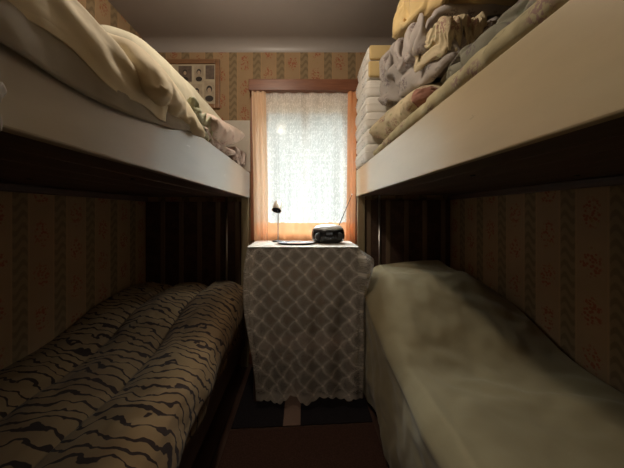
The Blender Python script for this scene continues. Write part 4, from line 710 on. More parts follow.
-107,80,-140,4,-3,-3,2,0,0,1,25,-26,0,95,-40,40,120,26,-86,138,-17,9,-122,15,-152,-12,122,-133,20,85,-101,83,-90,-1,-1,1,1,0,0,0,0,0,8,112,7,148,-54,-70,137,-57,25,2,-87,-158,
138,29,-149,77,-111,3,0,81,-81,-1,0,0,-1,0,0,1,1,0,24,155,140,-102,-68,143,-44,-40,60,-112,-149,149,-102,95,-149,-1,0,0,0,74,-73,-1,0,0,0,-1,1,0,1,14,124,156,-72,-74,156,-43,
-66,80,-128,-147,151,-121,127,-152,-5,-2,0,0,2,62,-62,-1,0,0,0,1,1,-1,39,88,145,-94,-25,157,-19,-102,95,-141,-144,146,-132,149,-142,-19,-2,-1,0,1,1,49,-49,-1,0,0,1,2,55,94,-78,
150,9,-59,73,141,-205,108,-146,-144,148,-144,150,-94,-56,-4,-1,0,-1,1,1,29,-29,0,-1,0,82,87,-39,-102,143,-50,116,2,159,-224,116,-149,-139,142,-142,37,113,-39,-113,1,0,-1,0,0,0,1,
3,-7,100,74,-24,-120,85,57,70,-15,-26,80,-101,129,-160,-145,118,-115,14,35,87,-17,-104,-18,0,0,-1,1,2,25,89,41,27,-109,-29,69,133,76,53,-26,49,-236,122,-154,-127,78,-76,76,-77,61,
96,-7,-91,-55,-5,3,8,53,84,89,-36,-122,15,86,-31,60,114,-94,149,127,-348,103,-152,-101,2,84,-94,-2,115,-10,133,-22,-71,-15,-9,-5,81,67,-64,-111,-4,149,-57,153,-142,8,174,21,122,
-346,79,-136,-77,25,-55,-5,1,61,137,-6,142,-30,-26,-27,7,-28,-91,-72,-66,136,-21,106,80,-7,-126,58,155,-18,-162,63,-138,-116,-12,62,11,-43,112,-101,82,86,90,72,-69,110,-48,-81,-71,
-70,-141,9,117,20,45,75,-56,112,-74,-24,-66,-49,-91,52,-61,-9,86,-79,-8,0,80,116,62,90,-20,25,-131,-112,-79,115,-29,-2,-41,21,69,81,6,111,-81,-48,-124,-109,8,97,-103,-10,11,119,-95,
-4,25,105,53,73,21,-28,-156,-56,40,125,-143,-54,29,1,151,158,-3,-56,-128,-107,-53,-10,14,128,-29,-75,118,4,4,-135,-5,29,89,21,-58,59,-14,-35,-54,72,-100,-25,96,114,157,106,-129,-88,
-95,-21,-35,-71,-57,112,71,-147,-9,131,-29,56,20,8,-117,-65,-16,-7,-3,2,8,99,-96,92,141,107,-18,116,-106,-96,-68,74,-139,-119,3,38,89,-122,-2,-3,22,25,69,66,-34,4,-2,4,-65,-24,-66,
71,88,33,150,99,58,-161,-95,36,-86,43,-125,-110,18,25,86,-128,89,-84,4,-6,22,-27,0,1,9,-15,-2,109,-49,121,29,28,26,130,-90,28,-32,-133,-61,-21,75,14,15,-114,64,-68,-42,109,1,-72,
-57,0,-2,4,42,21,-25,116,24,47,42,-81,173,8,-21,-42,-100,-111,138,-132,14,30,71,39,-66,-28,9,81,-62,-51,-29,-17,40,-11,-20,15,19,85,146,-123,-131,312,-12,48,-99,-60,-64,-4,-15,15,
14,103,-72,60,-23,-69,-36,-24,28,52,-24,-47,-5,32,47,-6,67,-76,-99,-94])
CLOTH['blanket'] = ([34, 30, 0.331, 0.287, 0.072], [
-378,-17,47,-46,32,27,-23,-21,-40,40,-50,21,-31,1,2,9,1,7,8,22,30,12,6,-20,16,-43,31,-29,-31,-42,-52,183,-45,6,20,30,-19,16,-31,-29,4,1,-37,28,10,2,4,3,3,-48,18,-12,10,4,-21,
34,-45,34,-18,0,-26,-12,124,2,1,15,22,-48,-26,25,-30,-26,-36,22,-2,26,28,-23,-18,-20,-6,-25,-4,10,8,39,-42,42,-43,-10,37,15,-23,97,45,-15,-43,36,11,-40,-44,3,-51,-29,10,14,5,11,
-22,-17,6,-2,-6,8,4,3,4,46,-8,-24,21,-8,14,19,90,32,-17,-40,-28,13,17,-27,-46,1,-22,10,18,8,-45,-10,1,15,8,-12,15,7,2,7,8,16,-21,-11,19,11,-19,100,20,-39,3,-3,9,5,-28,-13,-9,
-6,-48,-10,25,-3,2,6,5,-2,-2,9,12,4,-2,10,-21,15,-35,34,-23,21,99,9,-11,5,-5,-28,7,5,-9,-10,-44,-48,8,30,3,6,13,0,-1,-40,7,20,4,8,-5,10,-18,-1,-5,12,27,53,46,-3,-11,-44,22,
-9,-30,35,-46,-40,-9,-20,4,5,30,-20,25,-22,5,18,25,-13,33,-11,-35,12,-21,30,15,-44,114,-14,-13,10,5,0,5,-34,-11,-1,-15,-18,-31,25,-8,1,-22,37,5,8,11,22,-25,-10,-12,20,-32,25,30,
-51,14,104,12,-34,27,4,5,-37,-14,5,-6,-10,-26,-17,-10,28,-12,-40,45,19,17,10,20,-35,-5,2,-26,-1,-8,12,0,12,116,-39,-24,16,-24,3,4,14,-13,4,-29,0,-31,12,5,-46,-9,-6,-1,15,16,45,
-31,38,-40,32,-23,23,14,1,0,78,1,-25,-22,18,-1,9,-32,36,-46,23,-43,12,0,-26,-2,-9,-7,-31,0,1,5,2,31,29,-24,32,-12,44,14,-31,11,34,28,-17,3,11,-44,4,9,12,-34,5,-20,3,0,-3,-2,
-35,-2,0,3,2,4,11,37,-22,12,-20,9,12,37,-14,46,-32,40,12,-19,1,3,7,-10,-12,-27,13,4,-4,2,-33,-6,-1,0,2,2,-18,34,-19,16,8,-20,29,-17,42,7,-20,7,55,8,-5,0,-4,-20,10,-45,26,
-34,37,11,-17,-20,0,1,0,0,0,-23,3,11,24,-42,23,-26,38,-16,56,-22,17,32,35,3,-9,-47,21,-28,-11,-11,12,-15,-8,35,1,1,1,0,0,-14,-17,12,-38,30,-36,-21,0,34,21,47,-11,13,6,39,19,
-40,-28,-29,14,30,-3,-3,0,-9,-2,39,2,1,-1,-44,7,6,-42,7,-15,2,-18,6,12,25,-2,22,27,-8,24,-14,19,-23,-22,12,1,24,7,-22,20,-3,5,40,2,-42,-1,7,-44,-6,16,-38,-1,2,17,-41,53,-13,
40,-4,40,-39,32,-18,11,-8,1,11,24,-4,-21,-4,28,-10,-5,32,-1,-3,-24,-36,-6,-9,9,-36,3,3,4,2,35,-2,44,-26,-3,24,-3,27,1,-13,24,-9,-9,18,-5,-1,0,2,15,-47,33,-42,-6,-7,-5,-8,7,
-3,0,0,-10,58,4,2,0,3,-6,1,0,26,2,-20,9,32,15,2,-2,0,-16,-16,1,-9,-9,-10,-19,-2,10,6,-1,6,-3,-51,71,27,8,0,-10,8,-3,-35,6,6,13,20,23,19,16,-9,-14,-9,-34,34,-44,-9,10,-7,
-18,32,7,-6,1,-30,-15,63,-43,29,31,7,-39,-30,38,12,8,3,25,20,18,-1,2,-21,-24,3,-41,-3,7,-7,-12,12,26,-9,-7,-4,-31,3,39,-5,0,5,14,-35,-8,9,31,42,5,-16,30,28,18,-21,-2,-43,-5,
-6,-10,-22,5,-24,42,-6,-14,0,-1,-32,-6,60,-7,-9,23,-7,-28,27,-6,4,34,41,-12,-4,10,8,22,-8,-19,-22,-8,-14,-10,-11,0,-6,-5,35,-7,-15,-37,-32,74,17,-17,1,-10,18,-12,35,4,22,25,16,
2,1,10,20,-31,-17,-14,-14,-13,-19,-4,-11,33,-24,-18,-20,40,-50,-15,61,12,1,-31,26,0,5,26,29,23,-27,29,43,4,-40,3,-17,-6,-10,-9,-19,-32,4,27,-9,16,-18,-14,-22,-38,15,53,36,-52,
10,29,-16,0,-1,12,29,40,1,3,2,9,16,-16,-27,-12,-6,2,-31,-12,42,5,8,-32,-6,-30,-38,32,54,-18,0,10,-33,30,17,3,10,17,35,19,1,5,3,-4,-10,-5,-13,-17,-39,-19,24,11,20,9,-22,-39,
-44,0,22,67,-50,25,6,-12,19,14,18,13,-3,-13,-2,-3,-1,-6,-5,-7,-2,-9,13,16,-25,12,28,13,-25,0,-33,-17,-2,-30,99,-28,-31,-6,48,29,10,19,12,1,-21,1,0,0,-8,-16,-13,-47,15,38,8,-8,
2,-2,6,6,5,-31,-4,-19,-45,135,-40,-19,-40,14,58,-45,22,-9,5,3,6,-13,-11,-11,-10,-13,29,30,26,12,6,1,-1,-1,1,-29,-5,-2,-19,-46,106,-40,22,-34,-19,41,-44,-20,-12,-3,0,5,-10,-6,
-8,-13,-14,31,27,31,7,5,12,37,-29,34,-7,1,0,-27,-23,120,-46,-41,5,-39,4,-26,-31,-25,-16,-6,0,3,4,5,4,5,7,0,10,29,43,31,-36,38,-29,21,-15,23,5,-46,94,13,-59,-28,-33,6,-39,17,
-24,4,12,2,0,4,4,2,3,4,1,-1,32,23,-25,-44,15,46,-32,-23,2,11,3,-763,-6,44,-8,-32,-24,-20,27,5,-6,-40,1,26,-23,-2,35,29,18,20,37,18,-51,23,-48,9,-43,-35,25,-33,89,-14,-22,4,
-2,-22,-37,-1,0,11,25,12,-6,-11,-10,-13,19,23,20,38,41,7,-16,0,-55,-41,-41,2,38,84,-6,-14,-45,-50,-9,10,17,15,17,14,7,12,-10,-12,-14,17,20,19,-36,30,53,6,-35,-41,-24,-19,7,7,
82,-1,-29,-44,-28,11,13,16,15,16,13,3,-4,-9,-11,-12,24,26,2,-35,41,0,-1,-19,-6,-22,-10,16,8,33,-6,-41,0,-19,8,-14,-17,-11,19,34,-13,-12,-10,-10,17,21,44,-25,51,20,17,-8,-17,-5,
-27,-29,-6,46,9,-2,-15,3,-17,-5,-1,-15,-10,-8,-13,4,5,2,4,4,0,33,28,22,5,-8,-1,16,-27,6,-20,-24,-23,77,30,-43,29,-16,-3,-24,-18,13,-5,-26,19,3,-3,3,4,-12,19,36,8,-46,33,33,
-16,18,-32,13,-31,-27,84,-31,14,-43,34,27,-27,-10,2,-23,-17,-39,-11,-9,0,5,43,37,36,-3,-11,10,-3,35,-38,24,-18,4,-28,75,-34,-5,-38,-21,42,36,-28,14,-28,-34,-4,-15,0,0,4,-2,49,
15,19,16,16,-47,13,15,-11,17,1,-18,39,-20,-22,4,-16,-16,26,16,-31,-5,-4,5,-28,-14,-7,-7,39,7,30,35,-15,13,10,10,2,-34,43,-24,-21,71,-25,-19,-22,5,2,-10,-3,21,-5,-25,11,-15,-13,
-6,-7,7,7,22,21,30,18,9,5,-30,5,-2,14,-19,-9,37,-15,-19,5,-18,-7,-5,4,-10,25,-1,-39,33,-6,-7,7,5,-13,31,41,-18,43,11,-34,-9,18,14,-12,-17,-29,8,35,-49,23,3,-7,-17,-5,8,16,
-22,-7,5,0,9,22,-32,44,1,-12,13,22,13,-10,8,-41,40,4,-32,-8,3,1,5,7,-15,0,2,-2,0,12,-40,7,10,28,-35,-6,42,29,-5,-3,2,26,5,-26,4,8,14,-10,-14,5,-14,-13,17,6,0,-50,48,6,-47,
9,-18,34,-4,7,0,-12,42,3,-18,36,24,-23,-1,-31,36,-24,46,-26,0,-34,10,12,0,-35,-15,-3,9,32,-38,20,21,-5,20,-13,11,-7,9,4,-11,26,41,-15,-34,-18,44,-13,30,-35,6,4,-18,4,-6,-11,
-12,14,5,-15,9,35,2,1,-10,12,2,-6,-16,7,4,42,12,-37,-18,27,2,-11,23,4,4,-38,-4,18,-27,3,-19,6,17,4,32,15,-10,-3,13,10,-11,-18,-9,-6,37,22,-33,-31,31,26,-10,0,-23,-16,27,-15,
10,3,-1,-22,-11,41,7,-13,6,43,-7,9,-37,-8,-11,16,-6,36,14,-27,-19,33,-4,5,-9,-9,-1,5,10,-2,-4,5,-16,-44,13,16,28,25,-8,21,-30,22,-9,-7,-39,23,-22,28,34,-29,25,-16,47,-17,6,-2,
-5,1,-30,35,-26,-46,2,11,15,12,18,16,23,-26,13,-18,-46,12,26,-39,29,-16,8,19,8,20,26,-24,16,4,-32,13,-6,-44,3,9,14,15,13,16,13,-8,12,1,-47,-17,16,-25,4,-35,40,-6,58,5,1,21,
-8,18,-45,15,-1,-32,1,7,6,5,5,27,20,-31,15,6,-43,-14,-1,0,15,-15,-19,-7,-2,98,-35,45,-30,20,-10,10,13,-30,-6,-1,13,2,-1,9,23,5,-19,26,-35,-2,-17,-30,-31,15,10,15,-2,-20,62,8,
-4,18,25,-15,16,5,-23,-7,2,18,-3,7,5,-9,-8,23,-23,3,-25,-6,-11,-36,23,14,14,-6,-32,63,-14,32,21,-4,8,-3,16,-23,2,1,13,6,7,-4,2,-8,-14,5,-35,25,-29,-15,-20,-25,8,36,-39,30,9,
42,34,-9,21,-10,17,-15,-1,18,-35,12,4,9,-6,3,4,4,-7,-25,-25,32,-41,-6,-18,-26,34,-4,-37,73,-6,41,41,14,-17,20,-23,-10,-18,-11,15,5,5,-3,5,6,2,22,-37,-6,11,-21,-38,7,-43,20,-2,
-3,82,-18,17,43,40,-26,-31,1,5,0,-9,-12,-1,2,3,8,6,10,17,-17,-20,-13,-12,-9,-36,-15,-3,5,26,51,26,-47,21,58,-29,38,1,5,-1,-7,-38,5,1,4,8,7,15,7,-6,-19,-50,-34,-26,16,11,-22,
10,-9,101,-25,14,-32,10,36,-1,21,6,-5,-18,18,0,-1,0,0,0,3,-3,-4,-9,-16,-27,-50,-34,11,43,13,-8,52,22,-28,21,-25,21,-30,30,2,-10,-35,18,-5,-3,-1,-3,-1,4,-1,25,-15,13,-1,-35,
-31,-26,-3,26,42,84,-44,19,-39,-38,10,24,-28,6,8,27,4,4,5,6,3,2,-1,1,-21,-46,15,7,-32,14,-34,2,-29,43,-481,57,13,23,29,43,-9,24,42,37,11,43,22,54,57,57,54,55,51,48,-2,51,51,
-11,47,-27,50,1,28,10,9,-898,-28,51,45,18,40,57,38,-28,-8,48,31,40,57,57,54,61,57,14,46,46,50,21,50,36,-1,34,17,25,32,-59,-948,10,39,55,32,14,33,41,33,13,23,15,52,50,53,50,56,
52,42,35,57,55,52,22,35,17,27,33,21,-13,-45,-905,-17,49,-4,40,33,23,0,43,2,46,46,56,48,21,50,51,54,49,54,57,58,56,55,6,55,34,-6,-43,-26,33,-963,52,48,-13,48,37,42,-24,-13,64,
22,29,54,56,24,52,57,54,57,39,50,60,55,56,56,31,11,-47,-35,-15,-6,-896,63,11,52,44,17,-24,-32,62,50,22,15,45,47,52,60,45,45,52,50,55,54,59,56,14,10,37,22,-33,8,-19,-905,8,46,
36,53,-40,-30,32,53,57,25,-5,44,51,53,56,56,57,54,28,57,53,58,11,56,47,43,1,3,-22,-57,-921,32,52,44,-8,4,31,42,20,15,36,32,10,56,60,45,55,50,49,52,53,36,46,43,55,17,69,-36,
33,-18,-33,-954,46,26,28,62,23,25,-28,55,55,-24,51,41,18,50,57,51,36,51,53,58,39,20,54,59,35,16,39,-26,0,-51,-907,20,33,27,40,43,28,29,14,10,37,41,51,47,13,53,27,27,54,53,62,
44,28,58,61,-1,51,7,39,-11,-38,-937,-26,16,53,36,45,54,10,32,51,39,36,4,55,40,12,53,54,46,52,51,30,47,20,20,42,19,40,38,7,-63,-880,-59,11,31,43,55,55,30,26,15,53,-8,49,50,18,
58,54,50,23,56,58,54,60,38,-21,42,36,8,20,36,-15,-923,-29,-31,40,49,56,10,42,56,17,-6,28,42,53,38,57,57,14,56,56,57,56,56,-1,28,3,24,4,31,40,49,-915,-30,-16,-32,36,40,57,34,
54,-12,42,46,14,47,56,51,17,55,53,58,55,56,23,40,3,54,29,11,-29,48,39,-904,34,-42,-21,-16,54,60,49,12,57,15,36,41,0,53,45,35,48,57,58,57,52,-1,47,33,26,-7,43,43,27,-50,-849,
10,34,-36,-35,46,48,0,54,32,53,54,6,43,52,-6,54,54,57,58,57,20,14,55,-6,39,27,42,59,-30,33,-832,-60,48,-52,17,39,-10,47,42,49,34,51,41,18,55,40,-9,56,57,56,3,30,55,21,50,8,
59,51,6,47,-60,-805,-49,49,-50,53,26,3,48,48,18,52,-15,48,42,43,57,46,5,54,3,58,26,15,54,49,30,52,22,11,35,-14,-864,34,-53,30,-25,49,52,55,24,47,33,-6,31,45,56,18,42,54,-14,
57,54,50,36,2,51,24,15,46,5,56,56,-943,-13,20,-33,16,53,58,43,53,6,49,57,33,-3,57,55,38,25,25,20,40,26,54,35,50,49,-12,36,-14,39,61,-923,-19,-32,11,55,22,58,56,-11,56,52,56,
26,22,46,47,53,-31,50,45,45,46,13,30,55,43,-12,32,-2,48,20,-863,-65,-3,5,32,49,52,21,22,56,56,52,43,47,19,55,-12,54,42,29,6,42,39,56,49,27,-9,38,-4,23,39,-885,14,5,-3,3,2,46,
28,37,56,49,40,52,51,46,-2,52,50,16,23,56,29,8,54,55,10,51,7,45,-15,51,-959,61,50,3,12,5,6,41,29,15,53,24,45,48,53,50,51,-23,47,43,54,29,57,21,22,36,50,42,33,6,-31,-937,55,
51,42,41,-7,-26,44,48,23,14,46,8,55,57,50,3,53,52,28,55,54,-5,55,54,36,17,53,53,-2,-8,-961,50,-23,34,42,43,12,-7,38,40,46,45,-16,44,35,51,44,53,55,10,53,52,56,23,39,-8,32,46,
34,-6,-10,-953,57,27,-21,40,23,55,-17,46,48,27,37,26,56,15,56,53,55,60,55,19,40,56,35,-5,48,8,44,-29,32,55,-943,-24,-3,-7,49,39,12,45,54,47,35,0,53,59,51,17,51,46,62,55,59,29,
15,10,15,42,39,11,41,36,-14,-916,30,-52,-46,24,42,44,50,56,21,24,45,57,50,55,47,54,38,55,44,11,40,40,54,8,41,31,29,23,35,-4,-943,-33,27,-23,-41,45,51,56,51,-7,47,54,56,58,56,
39,51,50,48,12,46,32,56,43,57,39,42,33,-50,52,-37,-979,65,-44,-19,-7,27,57,46,57,24,46,53,56,54,57,52,54,8,51,-3,49,55,58,58,57,58,44,3,-57,49,8,-979,24,-41,8,19,20,21,33,41,
15,59,52,55,55,56,58,23,31,46,46,44,38,55,58,55,44,14,37,-55,61,-19,-904,12,-48,10,-51,16,17,43,50,53,55,40,49,56,58,54,56,43,48,47,30,39,53,19,36,25,19,56,15,-39,47,-875,-46,
45,-38,-1,15,-9,-7,42,51,55,49,58,56,57,57,57,57,56,43,43,-23,46,34,15,36,48,0,7,32,-6,-784,-23,8,-4,1,-26,17,-19,0,49,51,50,56,58,55,60,56,57,55,41,8,51,47,-16,50,6,39,33,
7,-4,55,-972,36,34,26,38,8,49,21,54,52,3,52,41,51,57,28,47,41,42,38,48,2,29,13,56,-16,-12,31,6,-833,-54,39,47,0,44,32,52,53,53,50,28,33,56,57,56,47,45,39,30,-30,58,-27,43,11,
-11,22,47,31,-852,-53,52,5,-3,30,50,54,56,52,49,46,55,57,51,52,42,31,19,18,35,-5,55,-17,-10,47,47,3,58,-928,24,-25,2,11,49,52,54,56,53,54,56,57,51,58,13,50,35,49,5,20,12,59,
53,-33,31,49,-28,54,-876,30,-21,-54,45,33,61,54,42,54,22,54,57,55,57,51,50,-7,42,11,17,53,58,44,-28,33,6,39,12,-843,-52,44,-54,54,49,43,56,37,11,42,57,58,57,57,57,57,42,-41,
-12,57,54,52,53,20,-7,26,-12,36,-906,20,-19,29,49,38,44,54,52,3,43,34,57,56,56,56,26,23,30,16,23,40,35,24,59,28,-5,27,-12,-863,49,-29,25,39,30,55,48,7,36,53,11,54,56,57,58,27,
-21,22,48,52,-11,46,32,23,44,51,8,-14,-814,-36,55,24,49,27,39,19,49,41,8,25,49,39,56,55,41,7,38,29,25,4,24,-21,41,51,37,5,53,-892,40,49,31,47,22,43,51,-17,54,57,12,41,6,54,
57,27,-19,35,33,50,-2,52,-10,52,41,-12,52,51,-863,46,29,33,-7,48,18,28,47,53,23,48,43,-1,57,56,-27,48,42,45,32,-24,55,20,39,13,57,17,52,-855,38,29,52,-9,35,16,11,54,53,36,33,
-10,43,58,57,-44,57,1,42,30,55,19,52,26,52,-12,54,51,-843,45,32,19,16,-13,46,23,16,51,0,41,50,20,55,9,50,10,45,-22,50,50,53,47,53,-23,43,23,30,-787,44,-36,-5,46,43,48,4,30,-5,
57,49,25,15,51,38,1,40,55,-5,32,39,56,52,11,30,39,1,12,-760,33,-41,23,51,-4,46,53,33,16,11,48,26,32,36,-1,44,37,50,57,13,11,56,34,40,46,41,15,-11,-796,31,-26,54,-18,35,48,55,
-29,52,53,50,-6,33,15,48,31,44,51,41,56,13,20,54,41,22,55,28,-7,-841,-19,45,-20,36,50,6,20,41,56,55,37,44,-3,31,-4,48,57,56,45,50,43,29,12,56,16,50,9,-51,-842,49,-30,34,49,36,
27,51,22,32,52,-9,44,47,46,-2,32,54,57,40,52,45,46,36,9,35,49,-23,-38,-872,42,23,45,-15,35,49,26,39,45,52,32,46,-3,57,56,33,14,46,52,1,45,46,51,44,-13,54,-40,45,-893,45,67,
-11,-50,67,11,46,56,24,55,42,1,55,53,44,47,57,34,-5,48,13,55,20,24,40,48,1,-32,-813,41,22,-4,-43,51,20,45,39,41,27,16,45,56,55,55,53,3,48,11,58,32,-5,48,45,14,44,-18,-34,-807,
34,6,53,-39,28,45,20,47,21,10,53,51,50,55,56,54,35,-22,52,41,-8,50,51,2,34,41,-1,29,-858,47,-33,43,-15,35,3,59,30,-2,55,58,57,41,57,41,50,-1,55,54,-3,48,-3,39,53,54,12,49,30,
-930,10,2,-2,52,-18,31,53,2,57,55,47,55,52,54,29,59,27,17,24,57,50,18,-12,52,54,54,36,-33,-942,49,-32,24,50,36,-15,46,49,29,56,49,49,57,48,45,55,52,43,-20,46,52,22,23,1,50,57,
24,41,-945,-50,2,27,34,49,44,32,12,51,28,55,58,56,58,58,55,17,57,33,6,36,21,25,33,48,30,-8,34,-952,-3,3,43,7,28,37,59,33,46,23,60,56,60,53,57,58,59,13,50,25,4,16,16,19,27,
34,53,17,-948,51,2,4,-45,55,37,20,44,45,57,55,56,58,57,58,59,54,49,-6,41,33,3,19,26,7,50,58,9,-960,53,-44,12,14,-13,43,62,48,65,51,38,56,57,58,56,58,57,45,27,47,32,-10,0,-34,
50,49,58,35,-901,-14,19,9,-1,-3,-16,61,56,61,51,33,57,57,57,57,56,56,52,53,57,0,30,-43,21,6,31,55,56,-917,32,-12,26,-31,28,13,9,55,64,42,31,56,58,57,57,57,57,64,55,52,34,-32,
31,20,0,-13,61,39,-870,-17,38,28,-12,13,10,27,-14,47,46,45,59,59,58,58,58,57,64,31,29,44,52,24,-45,43,7,37,0,-841,29,40,22,-27,28,-38,13,21,39,18,65,57,57,57,58,58,58,56,47,2,
33,28,21,49,-40,47,44,24,260,-27,-63,-41,-120,-107,199,64,-116,-119,30,-126,111,82,16,15,-76,-60,-68,114,148,75,43,-182,14,-73,-15,-137,116,-39,-107,390,148,78,-100,-139,9,36,-40,57,
-205,20,27,-66,-22,22,-8,11,14,31,99,138,55,-193,-8,102,-97,-4,-174,-197,64,-116,320,265,148,-14,-71,12,-164,89,34,-145,-56,159,-53,-23,-2,9,-16,-63,120,-63,8,4,2,126,-40,-52,18,
-182,-137,-226,-178,565,161,64,-137,-83,164,54,-5,-75,59,22,104,-11,-36,-208,8,60,71,130,-32,31,-4,2,5,-116,86,-141,-209,-26,-200,-203,435,32,18,-130,-24,198,83,122,43,62,-182,142,19,
-33,19,-10,8,-3,-18,-132,81,40,-1,30,20,-157,-169,128,-142,-204,-246,198,12,52,-103,114,194,194,119,-10,-14,-180,-20,30,-28,76,30,107,-113,-82,-98,39,58,13,-7,190,-171,-143,-82,-48,
-177,-237,260,270,-161,-147,138,64,204,198,34,3,-16,47,-67,-6,27,15,-9,-6,-100,56,28,22,-7,-177,-30,131,-32,-237,-227,-184,31,302,22,-108,81,-59,204,154,-35,33,-84,-29,179,-197,-23,
34,27,-5,-2,-84,58,68,125,-82,13,-39,-121,33,-168,-10,-231,147,-39,-69,146,-132,3,178,222,-113,-49,31,191,-49,80,-188,-102,-51,25,-22,83,70,-21,112,-104,-25,-35,-121,126,32,-82,-77,
-133,-89,204,-92,-43,131,130,-74,187,-219,219,160,101,-63,-119,-188,65,65,-17,35,27,-27,-127,-127,-22,52,160,23,198,-168,-246,-197,-141,175,235,11,73,136,-9,-218,171,-148,95,189,-182,
-25,160,85,66,-80,-137,44,7,58,-127,-39,-60,-59,184,140,-144,-227,-90,-69,83,190,163,-130,-53,41,138,-12,28,-83,101,-125,99,186,-23,-66,-95,153,40,3,-2,-53,-87,-165,106,82,-236,29,
-163,-222,140,190,163,150,-46,-132,89,148,5,-181,-182,223,71,71,-147,-29,-1,152,27,-36,34,-37,19,-220,85,-185,197,-232,-153,-151,-87,312,9,125,42,81,129,-95,159,-46,-224,-129,56,215,
117,-40,-111,161,-72,77,-1,-47,48,-180,-9,-224,-2,169,-158,-145,68,-83,-31,223,138,-45,248,49,-54,-41,-205,52,65,-131,-30,150,74,100,-135,130,7,0,0,-81,-211,-127,146,-187,113,21,-51,
-77,-164,172,191,119,55,-43,123,-128,-16,-26,132,38,-52,-221,-135,93,157,76,83,-4,0,4,-193,-202,-50,152,33,131,36,-56,-137,-208,26,113,20,43,-45,131,-117,-50,3,121,117,102,-159,-218,
47,165,140,51,0,18,-110,-185,-73,92,40,215,2,-3,-210,-125,-52,-295,81,13,78,8,112,231,-43,-57,-196,104,190,-122,123,-111,-39,134,130,62,-110,39,-183,79,64,-22,-91,20,192,-195,72,-73,
-611,128,100,65,89,-26,30,35,207,-120,-184,203,188,96,-36,-177,-148,68,177,51,64,-32,-43,-236,-71,210,131,-184,219,0,-166,-763,283,97,136,201,-19,27,-74,88,-222,-16,23,184,215,13,-63,
-172,-204,194,-41,43,-21,-33,192,-79,-64,226,-184,221,-126,112,-938,241,191,225,63,211,6,-32,-203,4,46,24,-148,203,106,-111,-96,-179,-95,125,-138,137,218,-176,-61,64,230,-159,214,10,
-139,-604,33,227,226,182,87,-40,-158,203,-2,0,-20,-91,-116,203,28,-205,-67,-2,-127,113,130,-161,47,77,-149,220,-169,232,-159,158,-770,199,166,176,227,-155,-21,118,111,6,-108,110,-37,
-61,-137,230,-15,-19,-221,96,51,-194,225,54,-17,-163,-81,225,-135,163,-137,-469,96,42,227,184,-162,-196,128,132,120,55,-200,-32,-15,12,55,112,-77,132,-153,-55,171,-13,-182,98,172,-42,
-146,177,-143,-249,-90,130,55,35,163,-217,-139,-16,99,135,112,-114,229,-2,4,14,-221,16,19,183,-35,-44,-222,-73,46,186,137,-61,-52,-164,-205,164,-153,170,134,175,-172,-179,-150,171,-100,
87,130,218,-155,121,-1,26,1,1,-207,-52,-59,-32,204,-93,205,-178,-45,32,-26,-245,44,135,163,172,-40,-205,56,-148,38,-24,164,108,-56,17,-140,-61,29,8,11,2,187,-25,-45,-128,231,-72,-220,
114,-163,-135,-98,175,142,-12,174,-34,141,-227,145,1,-7,53,-230,-65,32,9,184,32,77,0,-21,8,-114,-211,131,182,-143,66,-214,-76,-55,-204,182,178,115,25,121,-75,-74,107,51,-185,123,-114,
-34,-99,-69,106,74,155,41,-119,-55,-129,-94,79,176,151,-165,63,-44,-144,-253,96,80,143,170,29,57,-45,17,-20,-209,-65,-81,-24,-40,-15,161,84,128,-39,-205,58,143,-50,-50,-32,48,163,-102,
-63,11,-166,-83,74,-4,170,95,118,2,-31,-36,-210,87,-79,-73,-78,-69,55,73,49,-32,145,107,94,-12,-10,-12,-16,-149,-150,51,-95,-145,160,-104,113,96,168,16,-12,-91,59,-169,-91,-100,-28,
-28,-18,8,184,-115,47,71,133,167,59,-1,-45,-143,-138,-204,48,-95,-107,253,76,74,-89,113,61,-1,50,-55,-67,-96,-152,80,27,7,-3,-27,10,1,13,184,143,-46,-97,70,-147,-148,41,-189,-48,
-128,471,1,-16,129,-153,125,-1,-108,-74,-17,-55,-131,4,-16,-21,-15,-20,13,58,134,91,73,-7,88,-121,81,11,-263,-172,-199,156,290,197,102,-104,-54,-116,15,-92,-153,73,89,-124,-31,-1,2,6,
67,36,32,-126,146,-66,-12,101,33,-91,66,-54,-197,-226,28,601,-129,-17,-196,-31,176,-39,-166,-106,52,-120,73,80,-12,18,-43,47,122,127,-37,94,-19,-139,-49,-31,-37,130,-156,-26,324,-18,
-123,93,-210,-71,28,-104,-90,-27,-4,164,-173,0,4,11,109,101,113,-74,74,80,-149,5,-45,33,-94,-117,121,165,7,-30,-36,32,-189,-104,-22,-9,17,105,-99,0,-3,58,51,-114,166,182,-114,-59,46,
-35,-144,-15,37,75,-131,13,327,-182,78,109,-184,-106,-52,17,-43,18,6,75,78,23,40,-181,-33,86,78,-131,152,-181,-29,23,141,64,-41,-176,15,479,-182,-100,-60,-83,152,-19,19,-128,39,92,21,
22,27,21,-50,-22,78,-78,-90,-123,-3,13,60,179,-112,161,-171,-8,128,-58,-113,-53,-41,89,157,1,-147,211,145,36,24,-10,-36,9,-12,-22,-119,-142,22,55,14,54,-185,220,-200,201,-113,-6,-113,
-15,-121,-36,133,-50,-16,71,230,-35,149,-12,-38,-38,22,187,-159,97,-153,35,106,-77,-165,2,-141,226,-128,189,-140,2,-163,42,30,-152,-47,48,221,-135,3,129,54,28,1,10,6,-19,107,120,-17,
-193,-137,-4,-34,10,-82,207,162,-329,40,82,26,-84,-128,7,175,-104,49,167,-207,-6,159,-50,-17,-149,-1,189,165,160,-194,29,-199,-175,-46,94,227,-2,-242,-101,32,183,-70,190,-7,-95,156,60,
-17,-224,96,-220,-66,-16,45,212,120,98,-86,235,-92,-227,-75,-26,-79,-21,12,-70,-38,144,-146,211,109,-192,195,52,74,-184,106,-136,-222,-21,1,183,-122,101,107,112,202,1,-211,100,-223,-49,
-197,39,95,11,-160,25,227,-124,210,-228,41,72,152,-178,-151,-21,-5,4,148,-38,226,65,-21,-27,28,57,-136,-40,-208,13,-46,217,29,-177,-117,51,199,96,-206,212,80,-220,-144,-9,216,-31,-229,
